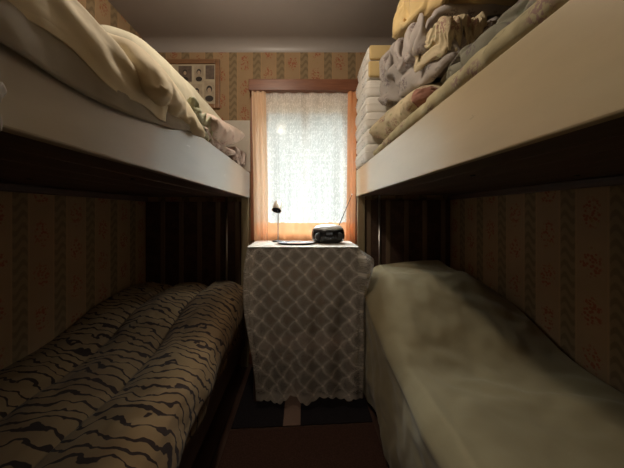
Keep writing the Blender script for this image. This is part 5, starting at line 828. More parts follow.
49,187,-29,80,-132,-47,75,65,75,-205,135,39,-48,87,69,-174,-199,148,-145,106,221,-192,231,-18,-119,-200,-47,8,161,-183,8,-6,87,165,-146,-75,-33,176,-148,-2,231,213,45,-167,-152,-185,
10,231,83,86,-189,-5,36,81,-24,-193,126,-163,150,-166,-75,-11,76,233,-53,-71,-132,123,-155,166,147,-45,-46,-173,34,143,-172,70,69,-121,-66,83,81,155,44,-206,75,-193,113,-16,-161,2,244,
206,-89,-100,-97,-17,121,215,-215,-213,57,-122,170,-5,210,-212,-142,12,-5,131,141,218,-188,-165,-123,-22,0,137,-113,119,199,216,-90,-85,-78,146,27,-376,109,-172,-51,53,166,-55,112,-193,
143,-91,206,136,-116,121,-165,-181,44,-19,-149,78,135,135,153,209,-125,-53,125,70,-497,56,-221,61,123,129,-51,-199,155,-140,98,164,-126,128,20,25,-186,-99,-127,88,157,135,128,75,-67,74,
42,65,17,-532,-164,45,215,82,43,-247,-87,19,202,73,-140,-106,4,10,86,60,20,-152,178,-52,215,-60,-67,185,-133,22,206,124,-704,122,-148,221,97,55,-245,62,95,7,-166,-64,-135,0,1,21,48,
216,22,187,3,-169,-29,-50,160,-131,17,188,137,-384,3,-197,78,48,82,72,171,-116,-211,-93,-74,88,-87,0,-1,30,164,215,83,-130,-26,-160,0,192,-185,-20,160,187,-164,23,-169,-147,179,87,67,
11,-147,-185,-51,-14,0,154,34,-108,-58,184,-7,72,-109,-67,224,59,-57,-42,-207,117,186,25,-132,15,-182,-49,179,195,-77,-195,32,-38,-116,70,-101,55,172,10,-182,180,-136,8,45,169,-180,
-67,-38,-37,177,167,54,-78,-157,-139,-5,121,206,-134,63,-196,-52,86,-113,3,126,-129,-5,6,66,219,65,33,-214,111,-185,-83,5,172,81,54,-34,-164,-106,133,-122,146,159,-220,91,-202,-6,2,5,
-6,-1,13,199,25,-107,178,-120,200,-192,136,-90,18,111,-105,178,-18,-151,-85,-189,186,-30,-46,191,-76,19,-22,-1,2,-5,14,2,-2,-206,4,77,153,-126,218,-173,203,58,35,-18,52,-107,-152,
-113,-68,-30,56,136,-139,-63,-18,-7,-4,-2,2,2,3,-5,-12,143,89,-180,189,-74,146,-118,6,54,215,9,-46,-47,-129,-96,-139,-62,47,-20,7,44,183,-10,19,-11,5,-3,-38,10,-178,34,203,-217,249,
45,110,16,39,-116,80,-116,32,-158,30,-143,-79,-25,1,11,56,-66,13,10,1,15,1,-2,0,-32,0,2,55,8,209,204,169,39,-72,-240,65,-104,39,-103,-12,-171,154,-7,-9,55,-137,51,17,17,30,15,9,
-5,-9,-34,-171,87,-7,97,224,43,98,-116,24,-139,94,-88,-40,-57,-190,123,-146,-6,91,14,54,21,13,40,9,-44,-28,-125,15,155,-100,-8,56,-10,232,-16,-108,125,91,-66,56,26,-140,-142,32,-172,
85,152,18,28,2,-7,7,-14,0,-31,-86,44,-182,154,-36,90,-9,-116,-42,-62])
CLOTH['sheet'] = ([50, 70, 0.3839, 0.9888, 0.4241, 0.7561, 1.0530, 0.4362], [
1023,0,0,0,0,0,0,0,0,0,0,0,0,0,0,0,0,0,0,0,0,0,0,0,0,0,0,0,0,0,0,0,0,0,0,0,0,0,0,0,0,0,0,0,0,0,0,0,0,0,0,0,0,0,0,0,0,0,0,0,0,0,0,0,0,0,0,0,0,0,0,-60,13,5,
-20,-2,5,-8,2,10,-9,1,-4,0,0,11,-5,-6,0,2,17,-15,6,-1,-2,-5,1,3,0,-4,3,2,3,-10,2,5,2,-6,-3,5,-3,-1,0,-1,0,7,-8,0,7,-6,0,12,-8,16,2,-26,-3,-1,2,8,16,-23,9,-10,-2,-1,2,
11,-11,7,-7,0,-26,-14,7,1,-6,-14,8,0,-3,-5,1,-8,0,14,1,-7,-8,7,12,0,-4,-3,-4,-1,-5,4,-1,0,-3,2,4,1,-7,1,3,3,-6,1,-1,-3,-1,1,7,-2,0,-9,-1,7,6,-7,11,2,7,0,-25,-11,1,24,
11,-17,-15,-1,-1,27,1,-29,9,-13,2,14,-11,-21,-6,-1,2,-3,-1,-4,-5,2,-9,4,-7,0,11,-1,-5,-3,13,0,-1,-4,-3,-1,-4,-4,4,-2,0,3,-4,4,2,-3,-4,4,3,-6,-1,-1,-1,-2,3,3,-1,-3,-6,1,2,
6,2,-3,10,-4,9,-26,2,-17,23,1,16,-22,-8,24,11,8,-9,-41,27,-23,0,9,-10,-14,-1,0,-10,0,-5,-4,1,-6,5,-4,8,-4,-1,2,1,3,0,-1,-4,-1,-1,-7,2,-2,-2,1,3,-1,2,1,-4,3,-2,3,-1,-5,1,
-3,-2,0,2,-1,-4,6,-2,-8,3,-1,6,5,-8,11,-22,4,-15,1,26,-2,21,-23,2,4,23,15,-2,-29,28,-24,35,-62,-9,-7,-1,-7,-8,-2,-2,-4,1,0,3,1,-5,-2,2,2,2,0,-1,-4,0,-2,0,-5,-2,4,0,-2,1,
2,-1,1,1,-5,3,-1,-2,-2,-3,-1,-2,1,-1,1,3,-6,-4,-1,5,-5,8,-9,12,-17,-7,15,2,-14,24,16,5,-6,-18,14,22,13,2,-13,22,0,-72,-8,-5,-4,-8,-8,-2,-3,-3,0,1,2,3,-4,-5,2,5,0,-1,0,
-4,0,-2,-1,-5,4,-2,1,-3,2,1,-1,1,2,-5,2,-1,-1,1,-1,-3,-2,0,-1,1,-2,1,-11,0,2,2,2,-8,9,3,-14,12,2,2,-10,17,8,8,-19,18,6,23,1,-10,8,17,-79,-6,-2,-9,-1,-5,-5,-8,-5,0,7,1,
-2,0,-7,7,-1,0,-2,0,-4,1,-2,-2,-1,0,4,-5,-2,2,1,1,2,-1,-5,1,4,-3,-2,-1,-3,-1,0,-2,1,-2,1,-1,-7,-2,3,1,1,3,2,-4,-1,0,1,2,19,8,-5,-5,13,12,17,-2,4,7,-3,-73,-2,-7,-5,-5,
-3,-6,-2,-7,6,1,-2,-1,-2,-6,5,-1,1,0,-3,-3,0,-1,-3,1,0,1,-3,-3,2,1,2,1,-1,-2,1,1,-3,-2,-1,-3,-1,0,0,-1,6,-8,1,-4,0,-3,4,2,-1,2,8,7,-1,-2,-3,8,9,8,8,5,5,5,8,8,7,-15,
-72,-3,-3,-5,-5,-8,1,-6,-5,1,3,-5,0,-2,-5,4,-1,1,0,-3,-3,-1,-1,-1,1,0,0,-3,-3,1,1,6,-3,-1,0,2,-1,-1,-4,1,-4,1,0,0,0,1,-7,-1,-2,-1,1,1,1,-1,3,8,7,0,4,4,4,6,1,9,3,5,
6,7,8,13,4,-97,-3,-3,-3,-7,-4,2,-1,-3,-3,-5,-4,2,-4,-3,4,-4,1,0,-3,-1,-3,-1,-1,1,2,-2,-2,-3,5,3,-1,-2,0,2,-1,-2,-1,-1,-2,-3,0,4,-1,-3,1,-1,-4,-5,2,1,-1,1,-2,8,4,10,3,
-2,6,6,4,0,8,4,4,5,8,9,13,3,-95,-3,-3,-5,0,-5,-4,-2,-2,-4,-5,0,1,-5,0,-1,-1,-1,0,-4,-1,-2,1,-3,0,2,-2,-2,-2,6,2,-2,-2,0,3,-1,-2,-2,-1,-2,3,-5,5,-3,-1,-2,0,-4,-1,1,-2,
4,-2,-3,8,8,5,3,4,0,6,5,4,4,4,5,4,7,10,13,7,-99,-2,-4,-5,-1,-2,-4,-5,0,-6,-1,-4,2,-4,-2,0,-2,-1,0,-3,-2,-1,0,0,-3,2,-1,0,-3,5,1,-2,-2,2,1,0,-1,-3,-1,2,-2,-5,5,-2,-1,
-2,0,-4,1,-1,-2,4,-2,6,-1,8,7,0,5,2,5,3,5,3,4,5,4,10,9,12,10,-103,0,-5,-4,-2,-2,-5,0,-3,-4,-4,-4,0,-1,-3,1,-3,0,-2,-3,0,-1,-2,0,-2,1,2,-3,6,0,-3,-2,-2,2,0,1,0,-3,-1,
1,-2,2,-1,-2,-2,1,-3,-4,5,-3,-3,5,-3,6,3,3,7,2,4,2,6,2,4,3,5,5,4,9,11,10,12,-102,-3,-5,-2,-3,-3,-2,-3,-1,0,-5,-5,-4,-1,0,-2,-1,-2,-2,-3,1,-2,1,-3,0,-1,3,-2,4,0,1,-6,
6,-2,-3,0,0,-3,1,-1,5,-5,2,-3,-3,3,-2,-1,-2,-3,1,1,2,1,3,4,6,3,4,4,4,3,2,6,6,5,0,10,11,10,13,-104,-1,-4,-3,-4,-4,0,-2,-3,-1,-3,-4,-6,-1,0,-1,-3,-1,-3,-2,0,-2,1,0,-3,
2,1,1,0,0,3,-1,-1,-1,-4,0,1,0,-4,6,-1,-1,-2,-3,0,3,-5,-1,-2,2,1,1,0,-2,5,2,7,3,4,3,4,5,1,5,7,5,0,9,12,10,13,-104,-2,-3,-3,-3,-4,-1,-3,-3,-1,-2,-5,-4,-3,-1,3,-4,-3,-3,
-2,0,-1,0,1,-1,2,0,-1,2,0,1,-1,-1,1,-5,6,-5,-2,3,0,0,-1,-3,-3,6,-2,-5,-2,5,-5,4,1,-2,5,-2,1,7,3,5,3,4,5,4,2,6,6,0,9,11,11,12,-104,-2,-1,-4,-1,-5,-3,-2,-3,-2,0,-2,-4,
-5,0,-1,-4,-2,-4,-2,0,-1,2,-2,1,1,0,1,1,0,0,0,-2,2,0,0,-2,-1,2,0,-4,2,-4,-1,3,-2,-2,-4,3,-1,0,1,0,5,-3,2,6,3,5,4,3,5,4,5,4,6,0,9,11,12,11,-105,1,-3,-3,-3,-3,-4,-2,
-3,-3,0,-2,-2,-4,-1,-1,-5,-1,-1,-7,0,0,2,-1,1,0,0,2,0,0,-1,0,-1,1,0,0,-2,3,-1,-1,1,-3,-1,-2,2,-2,-2,0,-2,0,-1,4,0,3,-3,1,6,4,5,3,4,4,5,4,4,6,0,10,12,11,11,-102,-3,
-3,-2,-3,-4,-3,-3,-2,-4,0,-2,-1,-4,-1,-2,-4,-2,-1,0,-1,-1,-3,1,1,-1,1,0,0,0,-1,2,1,-3,0,0,3,1,-1,-4,1,-2,-2,-2,2,0,-2,1,-4,7,-7,4,1,1,-3,1,5,4,5,3,4,5,4,4,5,6,0,11,
11,11,10,-102,-3,-1,-3,-3,-4,-3,-2,-2,-3,-3,-2,-1,-3,-2,-1,-4,-3,-1,1,-2,0,-1,0,-1,-1,3,-3,2,1,-3,2,3,-1,-4,0,4,0,-1,1,-4,0,-4,3,0,-3,1,-2,4,-1,0,-3,1,2,2,3,3,2,1,3,5,
4,4,5,5,5,1,13,9,10,11,-102,-4,-1,-2,-4,-3,-3,-2,-3,-3,-2,-2,-2,-2,-2,-2,-2,-4,0,-1,-2,0,-1,0,2,-2,2,-1,-1,1,-1,2,3,-3,-4,3,1,0,-1,1,-4,0,-1,0,0,-1,-1,-2,4,1,-2,2,-1,
1,2,1,3,2,3,3,4,3,4,6,4,6,1,14,8,10,10,-100,-3,-4,-2,-2,-4,-4,-2,-3,-2,-3,-2,-2,-1,-1,-3,-2,-3,-1,-2,2,-3,0,1,0,-1,0,0,0,-1,1,3,2,-5,-3,3,0,2,-1,-1,-3,-1,1,-1,0,-1,
-1,0,1,1,2,0,-1,1,1,4,-1,2,3,4,4,2,5,5,5,5,3,13,8,10,11,-102,-2,-3,-2,-3,-4,-3,-2,-2,-4,-4,-2,-2,0,-1,-2,-4,-3,-1,1,-1,-2,1,0,0,-1,-1,0,0,0,0,3,3,-6,-2,2,1,2,2,-5,
-3,0,0,-1,0,0,-1,0,3,-1,1,2,-3,1,2,3,1,0,5,5,4,4,4,4,4,3,3,14,14,4,10,-102,-1,-3,-3,-3,-4,-2,-3,-2,-4,-4,-2,-1,1,-3,-2,-3,-1,-4,1,-1,-1,0,0,0,-1,1,-1,1,-1,4,-2,3,2,
-9,1,4,1,0,1,-5,-2,-2,1,-1,0,-1,4,-1,0,1,1,-3,1,1,3,4,4,4,4,3,3,4,4,3,3,2,17,12,3,23,-115,0,-5,-1,-4,-4,-3,-3,-2,-4,-4,4,-4,-1,-3,-3,-1,-2,-4,0,-1,0,0,-1,0,-1,1,-1,
1,1,2,1,0,5,-4,-7,4,3,3,-3,0,-9,3,-1,6,-6,6,-6,3,3,-6,-1,1,5,13,1,-7,12,-5,3,7,6,1,7,-1,11,-7,12,12,5,26,-118,-2,-2,-3,-5,-3,-3,-3,-2,0,-3,-2,-3,-2,-2,-2,-2,-4,0,-1,
-2,-1,0,0,-1,0,0,0,2,0,2,4,2,-1,3,-9,7,-5,3,-2,1,-9,1,0,8,-7,5,-3,4,2,-8,1,8,-6,9,0,1,14,-3,3,-1,8,0,7,2,11,-7,7,12,7,26,-117,-3,-3,-3,-3,-4,-1,-4,1,-3,-4,-2,-2,-2,
-2,-2,-2,-3,-2,-1,0,-1,-1,-1,0,5,-5,0,1,1,1,5,2,-1,2,2,6,-13,6,-4,-2,4,3,4,-15,3,-6,6,2,-5,5,1,-3,9,2,-5,3,13,3,-5,1,10,-2,2,9,8,-1,22,-15,19,41,-119,-23,-3,-3,-2,-3,
-2,-4,1,0,-6,-2,-1,-1,-1,-1,-2,-2,0,-2,0,-2,-2,-2,1,1,0,3,2,1,0,1,0,2,1,4,2,-7,0,-5,-5,2,3,10,1,-18,-2,-1,1,1,2,1,1,2,2,1,4,7,9,-5,2,8,-3,4,2,7,17,22,-19,20,39,-76,
-73,-5,1,-1,-2,-3,-2,-3,-1,6,5,9,-7,6,-3,-13,-5,-1,2,8,-1,-4,1,4,4,1,-1,-13,0,3,6,8,-5,-4,11,-1,-30,32,-11,5,-2,-8,-12,10,-19,12,3,2,1,0,-2,-2,5,-2,-5,-6,12,-6,11,0,-5,
12,-7,4,24,16,8,-15,19,31,-43,-64,-22,-9,-4,-2,-2,-3,-4,-5,-6,-6,-5,-6,-6,-6,-6,-4,1,5,6,7,5,-1,-5,-7,-9,-8,-5,-1,3,5,5,8,9,7,6,3,-3,-8,-10,-9,-9,-3,-4,-1,-5,-6,-7,-7,-3,
-1,0,3,1,2,4,5,8,4,0,-4,11,10,-3,-4,7,14,19,16,61,33,-54,7,0,-3,-4,-4,-4,-6,-5,-9,-17,8,-2,-2,-9,-9,-17,16,4,5,5,3,-3,-3,-4,-18,1,-20,19,8,10,9,11,9,9,8,3,-3,-7,-11,-11,
-26,8,-4,0,-9,-10,-13,-15,-16,15,-9,13,5,2,3,5,5,6,4,-17,21,9,-6,-17,27,17,23,16,13,21,-37,8,-12,6,-1,-14,3,-15,3,-17,8,-8,-2,-6,9,-16,-5,13,-12,0,14,4,-12,-2,-2,9,-15,2,
-18,23,-3,8,20,9,-1,13,-7,0,0,-18,6,-2,-28,-5,9,-21,-18,-5,-7,17,7,-2,-1,-3,-17,0,7,7,2,32,8,-13,19,-19,-1,27,-8,16,26,8,10,-5,-8,-17,13,-15,4,-14,1,-6,-2,-22,15,-8,0,-2,
15,0,-15,3,1,-14,1,18,2,0,-16,6,-24,-8,9,21,5,-6,19,3,18,-3,-2,-16,12,-11,-14,5,-22,7,-5,-21,16,-6,-5,-13,-21,-3,7,2,14,21,5,-14,10,32,-10,19,-22,28,5,-2,0,-4,30,9,-27,-11,
10,-2,-10,6,-17,-2,5,-11,-3,-16,16,-10,11,4,2,-2,-16,-2,9,-15,17,-5,4,12,-23,-10,12,-13,0,1,0,16,25,12,-14,-6,16,3,-6,-6,-21,0,-21,10,-13,13,-28,-14,-9,9,-2,22,6,6,-14,9,22,
-9,33,15,2,-1,-1,-29,0,3,18,35,4,-27,-15,-8,0,15,-11,-10,10,-16,-2,2,-21,-2,12,-12,6,6,13,-4,-14,12,-17,4,22,-8,15,-10,-13,13,-2,-5,-4,-19,19,12,21,-15,2,15,-3,-16,0,-19,6,
-18,-4,19,-24,-2,-23,8,13,-19,2,0,13,30,-2,13,-11,28,-20,-5,-2,11,24,-18,1,13,22,14,-14,-12,-23,-2,16,-9,10,-17,-9,9,-13,-10,-1,-18,4,21,-2,-12,0,20,-13,8,-11,9,17,-4,13,-14,
6,-13,-15,9,-20,15,22,13,-9,12,-11,8,-20,-1,-4,-16,13,-13,11,-34,-9,21,8,-10,-2,11,-13,28,-9,20,9,2,-5,-19,25,-26,40,8,1,4,-12,25,-17,-8,-8,-7,17,-11,4,14,-24,-10,9,-9,-11,
-21,-5,-2,21,-10,13,-11,2,15,-14,20,1,-13,20,9,-7,-24,-9,1,9,-21,24,2,19,6,3,-17,11,-9,-20,2,-15,17,4,-31,11,-19,23,8,4,0,-2,-19,20,-3,-20,24,-17,2,35,-21,27,-19,31,1,-6,28,
0,-21,1,-3,-2,-10,22,7,3,-28,1,-23,-12,-10,-10,8,-2,0,19,-14,21,-16,8,-7,21,0,-17,4,18,-24,4,-13,4,5,-22,22,-2,14,-8,18,3,-11,-21,7,-15,-2,14,2,-30,22,-1,-18,2,20,-7,-6,16,
-17,11,-24,5,9,39,2,-26,43,-35,2,1,30,18,22,-49,-3,-2,0,13,-5,13,23,-26,-10,-13,-11,1,-8,-24,5,21,-14,8,11,9,-22,16,-9,16,-17,11,6,-7,-22,10,-14,12,-21,0,19,-7,23,-4,10,-29,
6,-16,4,0,-10,11,-22,25,2,-17,17,-24,-4,20,-6,15,-25,-5,6,41,-9,8,-12,49,-11,-32,-10,11,16,46,-32,4,4,4,-17,17,14,17,-9,-8,-10,-16,-20,2,-31,15,11,-19,19,7,8,-9,-15,12,-10,17,
-27,0,15,-22,11,-13,0,10,-25,9,26,15,1,-22,4,-12,0,-20,-12,22,-24,15,-9,8,24,-11,-21,-9,12,23,-23,-9,25,5,30,-1,-28,7,50,5,-39,-15,-10,10,39,-23,0,7,8,8,-12,13,30,-18,-10,11,
-20,-9,3,-32,-2,20,-18,11,-6,25,-8,9,-5,-16,17,-24,-8,18,-3,-20,14,-10,8,-24,21,-8,29,-7,7,-20,2,-4,-8,-23,13,-26,12,1,28,5,-21,5,-23,20,-12,18,-15,10,36,4,13,-33,0,49,21,-17,
-22,-38,-8,44,-4,-9,9,9,-10,21,-8,26,8,-25,9,-1,-7,-9,-15,-31,22,-16,-4,-1,16,25,1,-21,-9,19,-2,-28,-7,17,-18,9,2,-1,-20,3,23,-10,32,-22,1,-20,-6,-7,12,-29,-11,7,11,28,1,-3,
-25,12,-21,12,28,-11,29,0,30,4,-36,-9,34,42,-6,-37,-34,-18,13,29,2,-12,0,17,-6,24,-7,30,-13,-20,9,-24,-1,10,-27,-7,23,-9,-22,22,14,12,-19,3,-12,19,-21,-6,-14,18,-24,-1,-1,19,
-11,17,-26,18,15,-28,10,2,-1,-12,-34,-5,22,13,-18,0,16,-23,20,-14,32,-11,4,37,22,7,-23,15,-32,33,26,15,-22,-48,-33,-20,60,-7,11,-10,-18,11,31,11,18,-32,1,-22,0,22,1,-11,-21,17,
-25,-13,3,15,31,-4,1,-16,19,-15,-24,-7,21,-15,10,-12,18,5,-10,-31,6,24,-9,-22,-5,17,-30,7,-18,4,11,25,-30,-3,-11,9,12,42,-17,28,8,23,-22,18,-11,9,-21,46,19,-5,-21,-46,-4,6,-6,
10,-26,8,8,-1,21,32,-31,-18,-13,25,7,7,-25,15,-23,-1,-9,-12,15,30,-17,14,6,7,-30,5,-19,20,6,-9,7,-8,14,-31,-17,-7,23,-15,9,-24,17,-33,4,2,24,10,-15,20,-10,-26,1,16,45,-12,28,
11,6,-28,14,-19,19,-21,39,-3,21,-24,10,-35,-27,15,-15,4,-28,4,32,22,23,-7,-19,-37,8,13,19,-24,-3,9,-26,-16,18,15,17,-21,6,10,18,-23,-13,15,-11,24,5,3,-9,8,-29,-8,-31,8,17,-25,
-10,16,-14,33,2,-16,7,26,-18,-7,7,-21,31,-4,37,-19,30,-23,10,0,-25,7,29,-16,39,-9,18,-7,-25,-44,-8,9,-28,10,3,-10,22,34,15,-21,-41,25,8,6,-11,-11,-17,10,-9,-24,17,29,-11,23,6,
7,-9,-28,15,6,5,-4,21,3,0,-20,-31,-22,28,-21,-15,-9,2,35,18,-11,23,11,-9,4,-20,15,-25,19,-20,37,-21,23,-35,1,1,28,-8,31,-14,14,34,-32,-14,-49,5,14,-28,13,-29,-8,0,33,14,35,
-41,-18,27,-16,12,-16,-7,6,-15,10,-28,11,31,5,-8,21,6,-21,11,-18,-2,4,24,11,-7,18,-21,-13,-31,27,-26,3,0,-8,36,-2,34,7,8,4,-25,8,5,-31,-12,-12,36,-20,14,-32,33,-15,12,23,1,24,
-22,30,-25,-55,-30,44,1,-18,19,-17,-36,-9,17,39,23,-40,17,-16,20,-31,14,-11,14,-5,-28,-16,19,-2,15,-13,11,27,5,-16,14,-10,-14,22,11,4,-6,22,-22,-33,9,12,-32,5,12,37,0,25,-19,11,
13,14,-26,-5,18,-22,-36,25,-7,-4,-30,47,23,2,-13,27,-16,9,3,-40,-51,-21,47,0,21,2,-41,-10,-25,12,17,41,-38,30,-12,21,-34,7,-5,-16,17,-26,1,-16,-2,-1,25,-11,12,29,-9,9,-21,-1,6,
-3,20,3,26,-36,6,7,9,-33,14,35,12,10,10,11,-25,13,25,-2,-29,2,-45,-8,-8,-3,1,-18,25,60,5,-3,-16,3,-12,-1,-56,-12,-5,-986,28,28,28,28,28,29,28,28,28,28,28,28,28,28,28,28,28,
29,28,28,28,28,28,28,28,28,28,28,28,29,28,28,28,28,28,28,28,28,28,28,28,29,28,28,28,28,28,28,28,28,28,28,28,28,29,28,28,28,28,28,28,28,28,28,28,28,29,28,28,28,-1968,28,30,27,
29,29,28,29,28,29,24,28,30,29,27,29,27,29,29,25,28,29,30,29,24,29,30,29,24,30,29,30,24,28,30,30,28,27,31,28,22,33,28,28,23,32,31,20,31,30,27,29,28,30,23,30,29,29,29,28,25,
28,28,29,30,29,27,22,34,22,28,-1959,26,30,25,30,25,29,30,29,23,29,29,30,25,27,30,29,28,26,30,28,30,28,30,25,30,27,30,26,29,29,28,26,29,29,30,24,32,31,26,26,33,19,28,29,33,31,
20,28,31,26,30,29,30,24,28,30,24,29,27,29,29,30,27,29,27,28,21,30,33,24,-1961,29,28,26,27,27,30,29,24,29,28,30,29,28,24,29,30,26,29,29,28,30,29,29,27,30,26,30,29,26,30,26,29,
27,30,30,24,32,30,23,32,26,26,33,23,32,30,30,19,30,30,27,30,29,24,30,27,25,30,28,27,29,27,29,30,29,24,29,23,29,30,-1966,29,27,27,29,27,29,29,24,30,28,30,29,29,24,27,29,29,29,
28,28,30,29,30,29,26,28,30,30,28,25,28,27,30,29,30,28,26,30,33,24,32,23,34,26,23,31,33,21,30,26,29,30,27,27,29,28,29,24,29,28,27,30,29,25,28,30,24,29,27,28,-1972,29,28,28,30,
29,26,29,29,26,30,29,27,29,27,28,29,28,29,27,29,29,30,29,29,27,29,30,28,26,29,26,29,30,28,30,27,31,27,33,28,29,24,34,20,27,33,30,30,21,30,26,31,26,28,29,29,29,28,23,28,30,
29,28,28,26,29,30,23,32,29,-1984,29,29,29,29,29,29,29,28,28,29,29,25,29,29,28,28,29,29,26,29,29,30,29,28,30,28,30,27,29,29,24,29,30,27,30,27,30,33,23,29,30,34,27,31,19,31,33,
25,24,27,28,31,28,29,28,29,30,29,26,24,29,29,27,27,30,26,30,24,29,30,-1987,30,28,29,28,30,29,29,30,29,27,27,29,29,28,27,29,30,29,25,29,29,30,30,29,29,29,29,27,28,30,27,26,30,
27,30,30,29,31,21,31,32,30,29,32,19,30,31,34,21,24,28,29,29,29,30,29,29,29,29,25,29,26,26,28,29,28,29,30,28,26,-1992,28,29,30,30,29,29,29,29,28,27,28,29,30,29,27,29,29,27,27,
30,29,29,30,29,29,29,28,29,29,29,25,28,29,30,27,31,26,32,22,32,31,31,30,31,27,20,34,28,33,18,31,29,26,30,25,28,30,29,29,30,30,29,28,28,28,24,19,28,29,29,-1990,30,29,30,29,28,
28,30,29,30,29,27,29,28,30,28,29,29,28,26,29,30,30,28,29,29,30,28,29,29,29,29,23,30,27,30,29,31,26,30,22,30,30,30,30,34,20,33,31,32,24,24,32,24,31,25,28,30,29,30,30,29,29,
28,29,28,25,16,31,19,26,-1981,29,30,29,29,29,29,29,30,30,28,28,29,30,27,29,29,29,29,25,29,30,29,29,30,27,30,29,29,28,29,29,23,29,29,29,30,31,29,23,27,29,33,30,27,33,27,23,35,
26,25,29,32,25,29,30,29,27,29,29,30,29,28,30,26,28,28,16,29,18,29,-1983,28,30,29,28,29,30,29,30,29,28,30,27,28,30,29,29,29,30,24,30,29,29,30,30,27,29,29,30,27,29,30,23,30,29,
29,27,31,31,25,30,25,33,27,31,29,31,20,33,33,23,32,24,30,31,29,28,26,30,29,29,30,29,29,27,28,27,16,26,18,27,-1983,30,29,29,29,29,30,29,29,30,29,29,27,29,30,28,30,29,30,24,29,
30,30,29,29,28,29,30,29,28,27,30,24,30,29,27,31,27,29,33,23,28,34,27,30,27,33,21,35,26,29,33,24,31,29,30,24,29,29,29,30,30,28,30,27,26,29,21,17,22,30,-1988,29,29,28,30,29,29,
29,30,29,30,30,28,27,30,29,29,30,29,24,30,30,29,29,29,28,30,28,28,28,30,29,26,29,30,27,30,28,29,31,24,33,26,32,26,33,30,20,31,34,28,32,25,30,31,27,24,29,30,29,30,29,28,30,
25,29,29,19,24,18,28,-1991,29,30,30,29,28,29,30,28,30,29,30,29,28,29,29,29,30,29,25,29,30,29,29,30,29,29,29,28,27,29,28,30,29,28,27,30,27,31,27,32,26,32,23,33,26,29,34,24,34,
31,30,29,25,30,29,23,30,29,29,28,29,30,28,29,30,26,20,24,20,30,-1999,29,30,29,30,29,29,30,29,29,29,29,30,29,28,30,29,29,29,26,29,29,30,29,29,29,29,29,30,27,29,29,27,28,29,27,
30,31,26,32,28,32,28,21,30,34,25,34,23,30,32,30,30,29,31,29,23,29,29,30,28,30,28,29,29,30,26,21,19,26,29,-2003,29,30,30,29,29,29,30,29,29,30,28,30,29,29,28,30,29,30,26,29,29,
30,28,30,29,29,29,29,30,28,27,28,29,27,30,28,29,32,25,32,25,31,24,34,31,24,33,30,26,32,30,29,31,28,30,24,28,30,29,29,30,29,28,30,29,26,23,18,27,28,-2006,29,29,30,28,30,30,28,
30,29,29,29,29,30,28,29,30,29,29,27,30,29,29,30,29,29,29,29,29,29,29,27,28,30,29,26,30,29,26,32,27,31,22,33,29,34,27,25,32,31,27,30,32,31,27,30,25,28,30,30,29,29,30,29,29,
29,25,23,21,28,26,-2010,28,30,29,30,29,30,29,30,29,29,27,29,30,29,29,30,29,28,29,30,29,29,29,28,30,29,30,28,30,29,26,29,30,29,26,30,25,31,29,33,25,27,25,34,30,33,28,23,30,30,
33,32,31,27,30,26,28,30,29,29,29,30,30,29,29,25,21,27,27,24,-2012,26,29,30,30,29,30,30,29,29,29,28,28,29,30,29,30,29,29,28,30,30,29,29,29,29,29,30,28,30,29,28,29,28,29,26,28,
30,25,33,32,27,25,25,32,34,26,27,31,33,26,33,32,31,26,30,27,29,29,29,29,30,30,29,29,30,25,25,26,24,24,-2015,26,29,30,29,30,30,29,29,30,29,28,28,30,29,30,29,29,29,30,28,30,29,
29,29,30,29,29,29,29,30,28,30,28,28,27,29,30,22,30,35,23,28,32,30,28,33,23,34,29,32,27,32,28,32,30,27,28,30,28,30,29,30,29,30,30,26,20,30,24,25,-2018,26,29,29,29,30,29,30,29,
30,29,28,28,30,30,29,29,30,29,29,29,30,29,29,30,28,30,29,30,28,29,29,28,30,26,30,29,29,23,29,34,25,31,29,28,32,30,24,31,34,30,30,26,32,30,30,28,29,29,29,30,29,30,29,30,29,
27,19,31,25,25,-2019,26,26,29,30,29,29,30,29,30,29,28,29,29,30,29,30,28,30,29,30,29,29,29,30,29,29,30,28,30,29,28,29,29,28,29,29,28,29,23,34,25,29,30,33,26,31,30,27,33,28,30,
32,28,32,28,30,28,30,29,30,29,30,30,29,30,28,17,32,26,27,-2025,24,29,29,29,29,29,30,30,29,29,29,29,29,30,29,29,29,29,30,29,29,30,29,30,28,30,30,28,30,29,28,29,27,30,29,29,30,
23,28,34,28,24,33,30,30,26,31,33,27,31,32,26,31,31,29,29,30,29,30,29,30,29,30,30,29,29,16,27,34,25,-2027,25,26,30,28,30,29,30,30,28,30,29,29,30,29,29,29,29,30,29,29,30,30,29,
29,30,29,29,29,30,29,29,28,30,27,29,30,26,28,32,23,29,28,30,31,31,31,33,26,30,32,31,26,30,30,30,29,30,30,29,30,29,30,29,30,29,30,23,20,33,15,-2015,18,29,30,29,29,30,29,30,28,
30,28,30,29,30,29,30,29,29,30,29,30,29,30,29,30,29,29,30,29,29,29,30,29,28,28,30,29,29,27,31,21,32,28,34,28,33,27,31,31,27,29,31,31,31,29,28,29,29,30,29,30,29,30,29,29,30,
26,19,34,9,-2007,11,29,30,29,30,30,29,29,29,29,29,30,29,30,30,29,29,30,30,29,30,29,30,29,30,29,29,29,30,29,30,29,30,29,27,30,30,25,31,30,22,30,30,33,27,33,28,32,30,27,30,31,
29,30,30,29,29,29,30,29,29,30,29,30,29,29,29,22,33,12,-2010,4,30,30,29,30,29,29,29,30,29,29,30,30,29,30,29,30,29,30,30,30,29,30,29,29,29,30,30,29,30,29,30,29,30,29,30,26,32,
21,32,29,30,30,25,33,27,33,30,27,32,30,29,31,29,29,30,28,30,29,30,29,30,29,30,29,30,24,34,25,-4,-2012,20,30,29,30,30,29,30,29,30,28,30,29,30,29,30,30,29,30,29,30,30,29,30,29,
30,30,29,30,30,29,30,30,29,30,29,30,27,21,29,30,30,31,31,30,25,30,30,30,31,30,30,30,30,30,29,30,30,29,29,30,28,30,30,30,29,28,25,34,25,-10,-1980,-7,29,30,30,30,30,29,30,30,
